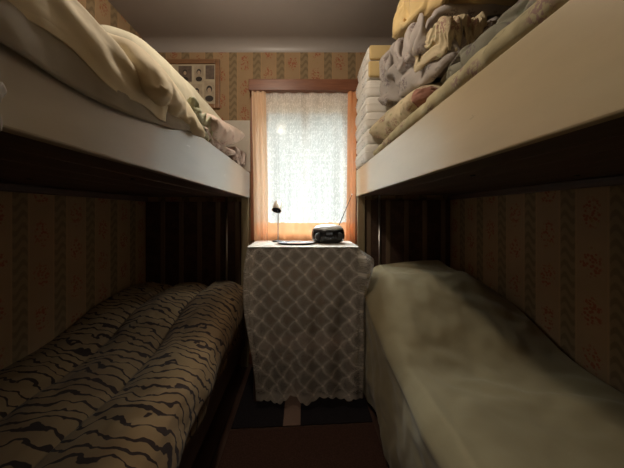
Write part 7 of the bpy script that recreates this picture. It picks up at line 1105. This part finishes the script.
# curtains hung under the head board
CZ0, CZ1 = .93, 2.134
def pleat(x, z, k, amp, seed): return amp * sin(x * k + .9 * nz((x * 3, 0, z * .6), 1, seed)) + amp * .6 * nz((x * 9, z * .5, 0), 1, seed + 2)
def curtain(x0, x1, y, z0, z1, k, amp, seed, nu, nv=50, sway=0.0):
    W = x1 - x0
    def f(u, v):
        x = x0 + W * u; z = z0 + (z1 - z0) * v
        return (x + sway * (1 - v) + .004 * nz((x * 4, z * 2, seed)), y + pleat(x, z, k, amp * (1.15 - .3 * v), seed), z)
    return grid(nu, nv, f, uv=lambda u, v: (x0 + W * u * 1.25, z0 + (z1 - z0) * v))
cur = empty('lace_curtain', (.02, 2.025, CZ0), 'white lace net curtain with an orange band below, hung across the window', 'curtain')
def shift(bm, o):
    for v in bm.verts: v.co -= o.location
    return bm
link('net_panel', shift(curtain(-.375, .405, 2.018, 1.122, CZ1, 62, .006, 1, 260), cur), M['tulle'], cur, True)
link('orange_band', shift(curtain(-.372, .402, 2.022, CZ0, 1.128, 55, .006, 3, 200, 12), cur), M['orange'], cur, True)['label'] = 'orange sheer band along the foot of the curtain'
link('orange_heading', shift(curtain(-.372, .402, 2.047, 1.985, CZ1, 70, .005, 5, 200, 12), cur), M['peach'], cur, True)['label'] = 'peach orange heading strip'
for nm, x0, x1, lab, sw in (('l', -.392, -.285, 'pale peach sheer drape gathered at the left side of the window', .02), ('r', .345, .412, 'narrow orange sheer drape gathered at the right side of the window', -.012)):
    o = link('side_drape', curtain(x0, x1, 1.995, CZ0 + .02, CZ1, 150, .009, 7 + x0, 90, 50, sw), M['peach' if nm == 'l' else 'orange'], None, True)
    tag(o, lab, 'curtain', 'side drapes of the window')

# ------------------------------------------------------------------ bunk beds
BY0, BY1 = .05, 2.055
def bunk(side, label, bz0, bz1, bm_board, endpanel):
    w = XR if side > 0 else -XL
    o = empty('bunk_bed', (side * (GAP + w) / 2, (BY0 + BY1) / 2, 0), label, 'bunk bed', None)
    ox, oy = o.location.x, o.location.y
    def bx(x0, x1, y0, y1, z0, z1, bev=.004):
        a, b = sorted((side * x0 - ox, side * x1 - ox)); return nb(a, b, y0 - oy, y1 - oy, z0, z1, bev=bev)
    link('side_board', bx(GAP, GAP + .025, BY0, BY1, bz0, bz1), bm_board, o)
    # platform: planks along the bed, carried by cross battens
    bm = bmesh.new(); n = 6; pw = (w - .01 - GAP - .03) / n
    for i in range(n):
        a, b = sorted((side * (GAP + .028 + i * pw) - ox, side * (GAP + .028 + (i + 1) * pw - .004) - ox))
        box(bm, a, b, BY0 - oy, BY1 - oy, bz0 + .006, bz0 + .028, bev=.002)
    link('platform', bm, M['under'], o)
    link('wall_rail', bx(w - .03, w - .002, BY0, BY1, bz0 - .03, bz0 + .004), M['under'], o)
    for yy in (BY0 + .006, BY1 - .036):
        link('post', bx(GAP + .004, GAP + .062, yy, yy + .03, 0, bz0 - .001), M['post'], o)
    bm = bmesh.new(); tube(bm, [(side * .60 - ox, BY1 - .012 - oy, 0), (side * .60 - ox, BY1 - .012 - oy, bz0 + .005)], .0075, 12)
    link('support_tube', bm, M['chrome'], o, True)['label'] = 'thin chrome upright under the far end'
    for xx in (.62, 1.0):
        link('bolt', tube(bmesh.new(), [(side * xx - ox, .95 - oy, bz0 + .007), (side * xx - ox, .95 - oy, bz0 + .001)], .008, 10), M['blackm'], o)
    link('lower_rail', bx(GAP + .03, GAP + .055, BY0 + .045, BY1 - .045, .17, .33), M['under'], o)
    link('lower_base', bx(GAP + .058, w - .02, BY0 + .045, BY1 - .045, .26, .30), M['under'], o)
    # dark panel added to deepen the shade below the platform, with thin pale battens
    link('shade_panel', bx(GAP + .064, w - .004, BY1 + .003, BY1 + .016, .30, bz0 - .03, .002), M['under'], o)
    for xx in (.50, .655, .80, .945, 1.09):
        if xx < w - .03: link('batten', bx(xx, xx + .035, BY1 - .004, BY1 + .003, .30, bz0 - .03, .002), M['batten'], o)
    if endpanel: link('end_panel', bx(GAP - .005, w - .02, BY1 - .022, BY1, bz0 + .045 + .16, 1.925), bm_board, o)
    return o
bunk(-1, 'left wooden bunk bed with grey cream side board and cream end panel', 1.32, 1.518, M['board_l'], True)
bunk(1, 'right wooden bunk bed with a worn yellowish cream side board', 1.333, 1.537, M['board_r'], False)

for side, z0, z1, lab in ((-1, 1.352, 1.505, 'grey mattress on the upper left bunk under the white sheet'), (1, 1.365, 1.52, 'grey mattress on the upper right bunk under the floral sheet')):
    w = XR if side > 0 else -XL
    a, b = sorted((side * (GAP + .035), side * (w - .03)))
    tag(link('mattress', nb(a, b, BY0 + .02, BY1 - .03, z0, z1, bev=.03, seg=4), M['mattress'], None, True), lab, 'mattress')
for side, lab in ((-1, 'lower left mattress hidden under the tiger striped blanket'), (1, 'lower right mattress hidden under the cream sheet')):
    w = XR if side > 0 else -XL
    a, b = sorted((side * (GAP + .05), side * (w - .05)))
    tag(link('mattress', nb(a, b, BY0 + .06, BY1 - .06, .301, .49, bev=.03, seg=4), M['mattress'], None, True), lab, 'mattress')

# ------------------------------------------------------------------ lower beds
def sst(x, a, b):
    t = max(0, min(1, (x - a) / (b - a))); return t * t * (3 - 2 * t)

# tiger blanket: three soft lengthwise rolls, far end lifted by a pillow
def tb_top(d, y):           # d = distance from the aisle edge
    rolls = (.0, .29, .56, .82)
    k = 0
    wob = .035 * nz((0, y * 1.6, 0), 1, 3)
    dd = d + wob
    z = .525
    for a, b, h in ((-.02, .27, .070), (.27, .55, .056), (.55, .86, .05)):
        if a <= dd <= b: z += h * math.sqrt(max(0, sin(PI * (dd - a) / (b - a))))
    z += .105 * sst(y, 1.15, 1.75) * (.7 + .3 * sst(d, .0, .15)) - .03 * sst(y, 1.93, 2.03)
    return z
TBW = .79
def tb_f(u, v):
    y = BY0 + .05 + (BY1 - .07 - BY0 - .05) * v
    s = u * 1.10
    if s < TBW:
        d = TBW - s; ex = .035 * (1 - sst(y, .5, 1.5))
        return (-(GAP + .015 - ex * sst(d, .4, 0) + d), y, tb_top(d, y))
    t = s - TBW; z0 = tb_top(0, y); ex = .035 * (1 - sst(y, .5, 1.5))
    hem = .36 + .02 * nz((0, y * 3, 0), 1, 8)
    k = t / (1.10 - TBW)
    bul = .03 * sin(PI * min(1, k * 1.2)) + .012 * sin(y * 19 + nz((y, 0, 0), 2, 2) * 2) * k
    return (-(GAP + .015 - ex - bul), y, z0 + (hem - z0) * k)
bm = grid(120, 150, tb_f, disp=lambda p, u, v: -.012 * (crease(p, (7, 4, 7), 2) - .3) * (1 if u < .95 else .4), uv=lambda u, v: (u * 1.1, v * 1.95))
tag(link('tiger_blanket', bm, M['tiger'], None, True, thick=.008), 'tiger striped tan and black plush blanket covering the lower left bed', 'blanket')

# cream sheet with a pillow pushed up beneath it at the far end
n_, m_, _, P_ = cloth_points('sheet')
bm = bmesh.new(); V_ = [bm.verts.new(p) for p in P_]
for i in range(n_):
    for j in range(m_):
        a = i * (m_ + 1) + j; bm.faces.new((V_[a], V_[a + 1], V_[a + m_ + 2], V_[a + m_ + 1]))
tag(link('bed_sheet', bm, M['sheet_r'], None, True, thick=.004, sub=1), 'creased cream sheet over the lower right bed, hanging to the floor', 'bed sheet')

# ------------------------------------------------------------------ upper left bedding
def ul_f(u, v):
    y = .10 + .86 * v
    s = u * .80; W = .70
    end = sst(v, .80, 1.0)
    if s < W: d = W - s; return (-(GAP - .004 + d), y, 1.528 + .004 * nz((d * 6, y * 6, 0)))
    k = (s - W) / .10
    drop = (.106 - .030 * sst(y, .36, .85)) * (1 - .55 * end) + .008 * sin(y * 12 + 1)
    out = .007 + .005 * sin(PI * min(1, k * 1.1)) + .004 * sin(y * 24) * k + .004 * k
    return (-(GAP - .004 - out * min(1, k * 3)), y, 1.528 - drop * k)
bm = grid(90, 120, ul_f, disp=lambda p, u, v: -.004 * (crease(p, (9, 6, 9), 4) + .3) * sst(u, .8, .95))
tag(link('bed_sheet', bm, M['sheet_l'], None, True, thick=.003), 'whitish sheet hanging over the edge of the upper left bunk board', 'bed sheet')
comf = soft('comforter', bundle('duvet', .37, .42, .085), M['cream'], (-.840, .46, 1.622), (0, math.radians(14), 0),
     'bulky cream comforter lying on the white sheet of the upper left bunk', 'comforter')
CP = [(-.26, 1.725), (-.18, 1.695), (-.11, 1.655), (-.05, 1.615), (-.005, 1.58), (.014, 1.545), (.016, 1.513), (.012, 0)]
def cf_f(u, v):
    y = .08 + .68 * v; t = u * (len(CP) - 1); i = min(int(t), len(CP) - 2); k = t - i
    zb = 1.488 - .022 * sst(y, .38, .58) + .040 * sst(y, .70, .92) + .006 * sin(y * 31)
    g_ = lambda j: CP[max(0, min(len(CP) - 1, j))]
    P = [Vector((c[0], c[1] or zb)) for c in (g_(i - 1), g_(i), g_(i + 1), g_(i + 2))]
    q = .5 * (2 * P[1] + (P[2] - P[0]) * k + (2 * P[0] - 5 * P[1] + 4 * P[2] - P[3]) * k * k + (3 * P[1] - P[0] - 3 * P[2] + P[3]) * k ** 3)
    lo = .13 * sst(y, .48, .76)
    return (-GAP + q.x, y, q.y - lo * sst(q.y, 1.50, 1.70))
fl = link('turned_edge', shift(grid(70, 130, cf_f, disp=lambda p, u, v: (.020 * folds(p, (.45, .30, .80), 34, 31, 1.7) + .010 * folds(p, (.2, .75, .6), 30, 12, 1.5) + .007 * crease(p, (8, 5, 8), 3)) * (1 - .75 * sst(u, .75, 1))), comf), M['cream'], comf, True, thick=.010); fl.rotation_euler.y = -math.radians(14)
soft('pillow', bundle('softpillow', .17, .21, .075, 1, False, (.05, .45)), M['ivory'], (-.505, .80, 1.600), (math.radians(2), math.radians(10), .15),
     'small ivory yellow pillow at the far end of the cream comforter', 'pillow')
soft('pillow', bundle('pillow', .27, .49, .175, 1), M['sage'], (-.735, 1.22, 1.735), (math.radians(3), math.radians(6), 0),
     'large plump pale sage pillow rising behind the smaller left bunk pillows', 'pillow')
soft('rolled_cloth', bundle('blanket', .10, .15, .065), M['green'], (-.500, 1.10, 1.590), (math.radians(3), math.radians(8), .1),
     'pale green crumpled cloth wedged between the ivory pillow and the pink pillows', 'cloth')
soft('pillow', bundle('softpillow', .17, .26, .05, 3), M['pinkg'], (-.585, 1.38, 1.570), (math.radians(1), math.radians(4), 0),
     'flat pink print pillow lying lowest, under the tilted pink pillow', 'pillow', None)
soft('pillow', bundle('softpillow', .17, .36, .09, 1, True), M['pink'], (-.570, 1.53, 1.675), (math.radians(12), math.radians(4), .05),
     'tilted pink print pillow with its pointed corner towards the window', 'pillow', None)
soft('pillow', bundle('blanket', .17, .135, .07, 1, True), M['pinkg'], (-.60, 1.875, 1.598), (math.radians(6), 0, 0),
     'crumpled greyish pink pillow against the cream end panel', 'pillow', None)
soft('hanging_cloth', bundle('blanket', .010, .05, .048, 1), M['greyc'], (-.4095, .305, 1.352), (0, 0, 0),
     'bunched grey cloth hanging at the near end of the left side board', 'cloth')

# ------------------------------------------------------------------ upper right bedding
# floral fitted sheet bulging over the board
def ur_f(u, v):
    y = .08 + 1.48 * v
    s = u
    t = PI * s
    h = .085 * (1 - .35 * sst(y, 1.2, 1.56)) + .008 * nz((0, y * 7, 0), 1, 3)
    d = .68 * (1 - u)
    z = 1.54 + h * min(1, math.sqrt(max(0, 1 - max(0, 1 - d / .09) ** 2)))
    return (GAP + .012 + d - .014 * sin(PI * min(1, max(0, (1.54 + h - z) / h))), y, z)
bm = grid(150, 150, ur_f, disp=lambda p, u, v: -.006 * crease(p, (8, 14, 8), 6) - .010 * folds(p, (.5, .85, .1), 24, 6))
tag(link('bed_sheet', bm, M['edgefl'], None, True, thick=.004), 'olive floral sheet running along the top edge of the right board', 'bed sheet')
soft('duvet', bundle('duvet', .30, .54, .080, 2), M['slate'], (.80, .60, 1.715), (0, math.radians(-4), math.radians(-2)),
     'slate grey floral duvet bunched along the near part of the upper right bunk', 'duvet')
soft('pillow', bundle('softpillow', .29, .31, .12, 3), M['lightfl'], (.69, 1.33, 1.72), (math.radians(6), math.radians(-4), 0),
     'light floral pillow at the bottom of the right pile', 'pillow')
soft('folded_blanket', bundle('blanket', .28, .36, .11), M['grey2'], (.725, 1.29, 1.90), (math.radians(10), math.radians(-5), .05),
     'dark grey print blanket folded above the light floral pillow', 'blanket', None)
soft('folded_blanket', bundle('blanket', .28, .34, .10, 1, True), M['grey'], (.725, 1.30, 2.035), (math.radians(16), math.radians(-8), -.05),
     'lilac grey print blanket crumpled just under the straw yellow pillow', 'blanket', None)
soft('pillow', bundle('duvet', .29, .40, .125, 2), M['yellow'], (.785, 1.04, 2.145), (math.radians(15), math.radians(-4), .20),
     'straw yellow pillow on top of the right pile', 'pillow')
soft('pillowcase', bundle('blanket', .10, .11, .075, 2), M['lightfl'], (.575, 1.04, 1.875), (math.radians(10), math.radians(-12), .2),
     'crumpled light floral pillowcase end hanging below the straw yellow pillow', 'pillowcase')
soft('rolled_cloth', cushion(.07, .045, .034, 2.2, (2.6, .5), .010, (24, 24, 24), 26, 0, 96, 28), M['rose'], (.505, 1.035, 1.655), (0, .1, .1),
     'dusty pink rolled cloth stuffed beside the light floral pillow', 'cloth')

# stack of folded quilts at the far end
qz = 1.538
for i in range(7):
    hq = .105 + .006 * random.uniform(-1, 1)
    y0, y1 = 1.655 + random.uniform(-.008, .008), 2.03 - (.02 * max(0, i - 3)) + random.uniform(-.006, .004)
    x0 = .405 + random.uniform(-.006, .006); x1 = .98
    q = empty('folded_quilt', ((x0 + x1) / 2, (y0 + y1) / 2, qz), ('white printed quilt folded %s' % (
        'at the bottom of the stack, directly on the right bunk', 'second from the bottom of the quilt stack', 'third from the bottom of the quilt stack', 'in the middle of the quilt stack',
        'third from the top of the quilt stack', 'second from the top of the quilt stack, its end straw yellow', 'at the top of the quilt stack, its end straw yellow')[i]), 'quilt', 'folded quilts stacked by the window')
    a, b = (x1 - x0) / 2, (y1 - y0) / 2
    bm = cushion(a, b, hq / 2 - .001, 22, (40, .5), .003, (5, 5, 5), 30 + i, 0, 160, 60, 0, 0)
    for v in bm.verts:
        v.co.z += hq / 2
    link('cover', bm, M['quilt'], q, True)
    # the fold: a slit line round the side where the two layers meet
    pts = []
    for k in range(61):
        t = PI * .62 + PI * .76 * k / 60
        r = (abs(cos(t)) ** 22 + abs(sin(t)) ** 22) ** (-1 / 22)
        pts.append((a * r * cos(t) * 1.006, b * r * sin(t) * 1.004, hq / 2))
    link('seam', tube(bmesh.new(), pts, .0028, 6), M['quilt'], q, True)
    if i >= 5:  # warm bounce on the ends facing the camera, put into their straw colour
        link('warm_end', shift(nb(.0 + x0 + .012, x1 - .02, y0 - .012, y0 + .014, qz + .006, qz + hq - .006, bev=.011, seg=4), q), M['qend'], q, True)['label'] = 'quilt end tinted straw yellow for warm bounce light'
    qz += hq

# ------------------------------------------------------------------ table with the lace cloth
TX0, TX1, TY0, TY1, TZ = -.335, .335, 1.625, 1.975, .985
tb = empty('side_table', (0, 1.8, 0), 'dark wooden table below the window, under the lace cloth', 'table')
link('tabletop', shift(nb(TX0, TX1, TY0, TY1, TZ - .025, TZ, bev=.004), tb), M['table'], tb)
link('apron', shift(nb(TX0 + .03, TX1 - .03, TY0 + .03, TY1 - .03, TZ - .125, TZ - .0255), tb), M['table'], tb)
link('lower_shelf', shift(nb(TX0 + .035, TX1 - .035, TY0 + .05, TY1 - .05, .30, .32, bev=.003), tb), M['table'], tb)
for x in (TX0 + .02, TX1 - .06):
    for y in (TY0 + .02, TY1 - .06): link('leg', shift(nb(x, x + .04, y, y + .04, 0, TZ - .1255, bev=.004), tb), M['table'], tb)

cb = bmesh.new(); L = cb.loops.layers.uv.new('UVMap')
ex = .012
cx0, cx1, cy0, cy1 = TX0 - ex, TX1 + ex, TY0 - ex, TY1 - .0
rc = .02; path = []
def addp(x, y, nx, ny): path.append((Vector((x, y, 0)), Vector((nx, ny, 0)).normalized()))
for i in range(30): t = i / 30; addp(cx0, cy1 - (cy1 - cy0 - rc) * t, -1, 0)
for i in range(10): t = PI + PI / 2 * i / 10; addp(cx0 + rc + rc * cos(t), cy0 + rc + rc * sin(t), cos(t), sin(t))
for i in range(120): t = i / 120; addp(cx0 + rc + (cx1 - cx0 - 2 * rc) * t, cy0, 0, -1)
for i in range(10): t = -PI / 2 + PI / 2 * i / 10; addp(cx1 - rc + rc * cos(t), cy0 + rc + rc * sin(t), cos(t), sin(t))
for i in range(31): t = i / 30; addp(cx1, cy0 + rc + (cy1 - cy0 - rc) * t, 1, 0)
ztop = TZ + .004; ND = 70; cols = []; s = 0; prev = None
for i, (p, n) in enumerate(path):
    if prev is not None: s += (p - prev).length
    prev = p
    front = max(0, -n.y); side_r = n.x > .5; side_l = n.x < -.5
    fx = (p.x - cx0) / (cx1 - cx0)
    if front > .5:
        Lh = .915 + .018 * sin(p.x * 26 + .8) + .02 * sst(fx, .45, .0) - .012 * sst(fx, .7, 1) + .012 * abs(sin(p.x * 60))
    else:
        yy = (p.y - cy0) / (cy1 - cy0)
        Lh = .90 - .30 * sst(yy, .0, .5) + .01 * sin(p.y * 60)
    colv = []
    for j in range(ND + 1):
        k = j / ND; d = Lh * k
        o = .004 + .05 * (d / .9) * (.5 + .5 * nz((p.x * 5, p.y * 5, 0), 1, 3)) * front
        o += (.014 * sin(s * 38 + 1.5 * nz((p.x * 3, d * 2, 0), 1, 6)) + .008 * nz((p.x * 8, d * 3, 4), 1, 2)) * sst(d, .05, .6)
        if side_r:                                   # the loose corner swings out over the bed
            o += .115 * sst(d, .0, .10) * math.exp(-((p.y - cy0 - .10) / .13) ** 2) * (1 - .75 * sst(d, .12, .4))
        if side_l: o += .02 * sst(d, 0, .15) * (1 - .6 * sst(d, .3, .8))
        q = p + n * o
        tp = sst(d, .25, .95)
        q.x += (.085 if p.x < 0 else -.012) * tp * abs(p.x) / .345
        q.z = ztop - .012 * 0 - d if j else ztop
        colv.append((cb.verts.new(q), (s, d)))
    cols.append(colv)
for A, B in zip(cols, cols[1:]):
    for j in range(ND):
        fc = cb.faces.new((A[j][0], A[j + 1][0], B[j + 1][0], B[j][0]))
        for lp, w in zip(fc.loops, (A[j][1], A[j + 1][1], B[j + 1][1], B[j][1])): lp[L].uv = w
tf = cb.faces.new([c[0][0] for c in cols][::-1])
for lp in tf.loops: lp[L].uv = (lp.vert.co.x, -.05 - (lp.vert.co.y - cy0))
bmesh.ops.triangulate(cb, faces=[tf])
tag(link('lace_tablecloth', cb, M['lace'], None, True), 'white lace tablecloth draped over the table by the window down to the floor', 'tablecloth')

TT = ztop + .001
# small lamp
lx, ly = -.182, 1.90
lp = empty('table_lamp', (lx, ly, TT), 'small lamp with a bronze shade on a thin stem, standing on the lace cloth', 'lamp')
link('base', lathe(bmesh.new(), [(0, 0), (.040, 0), (.042, .003), (.040, .008), (.02, .011), (.006, .014), (0, .014)]), M['blackm'], lp, True)
link('stem', tube(bmesh.new(), [(0, 0, .012), (0, 0, .13), (.001, 0, .20), (-.001, 0, .232)], .0036, 10), M['silver'], lp, True)
Rt = Matrix.Rotation(math.radians(-34), 3, 'X') @ Matrix.Rotation(math.radians(8), 3, 'Y')
sh = link('lamp_shade', lathe(bmesh.new(), [(0, .042), (.024, .040), (.029, .034), (.034, -.028), (.036, -.033), (.034, -.034), (.031, -.028), (.026, .031), (0, .034)], 40, (-.004, -.008, .256), Rt), M['steel'], lp, True)
link('dark_opening', lathe(bmesh.new(), [(.0325, -.0325), (.0295, -.028), (.0245, .029), (0, .032)], 40, (-.004, -.008, .256), Rt), M['blackm'], sh, True)  # black lining added so the shadow inside the lampshade is in its colour
link('bulb', lathe(bmesh.new(), [(0, -.028), (.010, -.025), (.016, -.015), (.014, 0), (.008, .012), (.008, .034), (0, .034)], 24, (-.004, -.008, .262), Rt), M['blackm'], sh, True)
# radio and disc player
rx, ry = .178, 1.845
rd = empty('radio', (rx, ry, TT), 'black oval portable radio with a silver top and raised antenna on the lace cloth', 'radio')
sx, sy = .118, .088
link('body', lathe(bmesh.new(), [(0, .006), (.80, .006), (.90, .012), (.97, .03), (1.0, .052), (.985, .075), (.93, .092), (.88, .097), (0, .097)], 64, sx=sx, sy=sy), M['black'], rd, True)
link('lid', lathe(bmesh.new(), [(0, .131), (.40, .129), (.70, .120), (.86, .105), (.93, .0945), (.80, .0972), (0, .0972)], 64, sx=sx, sy=sy), M['silver'], rd, True)['label'] = 'silver disc lid'
for x in (-.062, .062):
    bm = lathe(bmesh.new(), [(0, .006), (.026, .004), (.030, 0), (.030, -.02), (0, -.02)], 32, (x, -sy * math.sqrt(1 - (x / sx) ** 2) * .93, .048), Matrix.Rotation(math.radians(90), 3, 'X') @ Matrix.Rotation(math.radians(28 if x < 0 else -28), 3, 'Y'))
    link('speaker_grille', bm, M['blackm'], rd, True)
link('display', nb(-.022, .022, -.0905, -.083, .060, .078, bev=.003), M['display'], rd)['label'] = 'small grey display'
for i in range(4): link('button', nb(-.030 + i * .0165, -.020 + i * .0165, -.092, -.083, .040, .047, bev=.0015), M['blackm'], rd)
for x in (-.06, .06): link('foot', lathe(bmesh.new(), [(0, 0), (.012, 0), (.012, .008), (0, .008)], 16, (x, -.02, 0)), M['blackm'], rd)
an = link('antenna', tube(bmesh.new(), [(.072, .045, .092), (.125, .052, .215), (.182, .062, .345)], [.0036, .003, .0024], 8), M['blackm'], rd, True)
link('antenna_tip', lathe(bmesh.new(), [(0, -.004), (.004, -.002), (.004, .003), (0, .005)], 12, (.182, .062, .346)), M['silver'], an, True)
# oval tray with papers
tr = link('oval_tray', lathe(bmesh.new(), [(0, 0), (.80, 0), (.93, .004), (1.0, .011), (.985, .0125), (.91, .007), (.80, .003), (0, .003)], 56, sx=.135, sy=.075), M['tray'], None, True, loc=(-.045, 1.765, TT))
tag(tr, 'dark oval tray lying flat in front of the lamp and radio', 'tray')
bm = grid(12, 8, lambda u, v: (-.085 + .16 * u, -.04 + .075 * v, .0045 + .004 * sin(u * 5) * v), None)
o = link('pink_paper', bm, M['paper'], None, True, loc=(-.02, 1.765, TT), thick=.0012, off=1); o.rotation_euler.z = .15
tag(o, 'pale pink sheet of paper lying in the oval tray', 'paper')

# ------------------------------------------------------------------ framed photographs on the far wall
px0, px1, pz0, pz1 = -1.12, -.66, 2.03, 2.42
pf = empty('picture_frame', ((px0 + px1) / 2, YF, pz0), 'brown wooden frame of old photographs on the far wall above the left bunk', 'picture frame')
bm = bmesh.new(); t = .036
for q in ((px0, px0 + t, pz0, pz1), (px1 - t, px1, pz0, pz1), (px0 + t, px1 - t, pz0, pz0 + t), (px0 + t, px1 - t, pz1 - t, pz1)):
    box(bm, q[0], q[1], YF - .026, YF - .001, q[2], q[3], bev=.006)
link('frame', shift(bm, pf), M['pframe'], pf)
link('backing_card', shift(nb(px0 + t - .002, px1 - t + .002, YF - .010, YF - .003, pz0 + t - .002, pz1 - t + .002), pf), M['pmat'], pf)
cw = (px1 - px0 - 2 * t)
for a, b, c, d, dark, fig in ((-.775, -.705, 2.265, 2.375, True, False), (-.865, -.79, 2.245, 2.375, False, True), (-.785, -.705, 2.085, 2.25, False, True), (-.89, -.80, 2.085, 2.225, False, True), (-.99, -.885, 2.245, 2.37, True, True), (-1.07, -.91, 2.085, 2.225, False, True)):
    ph = link('photograph', shift(nb(a, b, YF - .0125, YF - .0105, c, d), pf), M['photo_d' if dark else 'photo_l'], pf)
    if fig:
        x = (a + b) / 2 - pf.location.x; z = (c + d) / 2 - pf.location.z; s = (d - c) / .15
        def disc(cx, cz, rx_, rz_, y): return lathe(bmesh.new(), [(0, 0), (1, 0), (1, .0008), (0, .0008)], 24, (cx, y, cz), Matrix.Rotation(PI / 2, 3, 'X'), rx_, rz_)
        link('dark_clothing', disc(x, z - .052 * s, .030 * s, .022 * s, -.0126), M['ink'], ph); link('hair', disc(x, z + .016 * s, .021 * s, .025 * s, -.0126), M['ink'], ph); link('face', disc(x, z + .007 * s, .014 * s, .018 * s, -.0135), M['skin'], ph)

# ------------------------------------------------------------------ rugs
def rugmesh(x0, x1, y0, y1, z1, skew=0):
    bm = nb(x0, x1, y0, y1, .0005, z1, bev=.003)
    for v in bm.verts: v.co.y += skew * v.co.x
    return bm
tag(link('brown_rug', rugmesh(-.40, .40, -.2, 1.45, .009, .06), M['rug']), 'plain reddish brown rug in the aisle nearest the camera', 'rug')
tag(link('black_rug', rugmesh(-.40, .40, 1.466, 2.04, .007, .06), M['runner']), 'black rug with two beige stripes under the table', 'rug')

# ------------------------------------------------------------------ light: daylight through the window, an added fill lamp out of view, warming the upper bunks
LX, LY, LZ = -.30, .95, 2.40
cl = empty('fill_lamp', (LX, LY, ZC), 'bare bulb fill lamp added out of view above the left bunk edge', 'lamp')
link('ceiling_rose', lathe(bmesh.new(), [(0, 0), (.05, 0), (.045, -.02), (.01, -.03), (0, -.03)], 32), M['silver'], cl, True)
link('cord', tube(bmesh.new(), [(0, 0, -.025), (0, 0, LZ - ZC + .05)], .004, 8), M['blackm'], cl, True)
link('socket', lathe(bmesh.new(), [(0, .06), (.02, .058), (.024, .03), (.02, .012), (0, .012)], 24, (0, 0, LZ - ZC)), M['silver'], cl, True)
ld = bpy.data.lights.new('fill_bulb', 'POINT'); ld.shadow_soft_size = .05; ld.energy = 23; ld.color = (1, .87, .70)
lo = bpy.data.objects.new('fill_bulb', ld); C.objects.link(lo); lo.location = (0, 0, LZ - ZC - .045); lo.parent = cl

W = bpy.data.worlds.new('World'); bpy.context.scene.world = W; W.use_nodes = True
g = NT(W.node_tree); bg = g.n['Background']
_, _, z = g.sep(g.coord('Generated'))
# bright overcast sky above, dimmer greenery and buildings towards the horizon
f = g.smooth(z, .43, .66)
g.put(bg.inputs['Color'], g.mix(f, (.90, .95, .90), (.92, .96, 1.0)))
g.put(bg.inputs['Strength'], g.m('ADD', .7, g.m('MULTIPLY', f, 50.0)))
pd = bpy.data.lights.new('window_portal', 'AREA'); pd.shape = 'RECTANGLE'; pd.size = OX1 - OX0; pd.size_y = OZ1 - OZ0
pd.cycles.is_portal = True
po = bpy.data.objects.new('window_portal', pd); C.objects.link(po); po.location = ((OX0 + OX1) / 2, YF + .215, (OZ0 + OZ1) / 2); po.rotation_euler = (-PI / 2, 0, 0)

# ------------------------------------------------------------------ camera
F = 260
cd = bpy.data.cameras.new('camera'); cam = bpy.data.objects.new('camera', cd); C.objects.link(cam)
cam.location = (0, 0, EYE); cam.rotation_euler = (PI / 2, 0, 0)
cd.sensor_width = 36; cd.sensor_fit = 'HORIZONTAL'; cd.lens = 36 * F / 624
cd.shift_x = 9 / 624; cd.shift_y = -21 / 624; cd.clip_start = .02
S = bpy.context.scene; S.camera = cam
vs = S.view_settings; vs.view_transform = 'Standard'; vs.look = 'None'; vs.gamma = 1; vs.use_curve_mapping = False; vs.exposure = 0.0
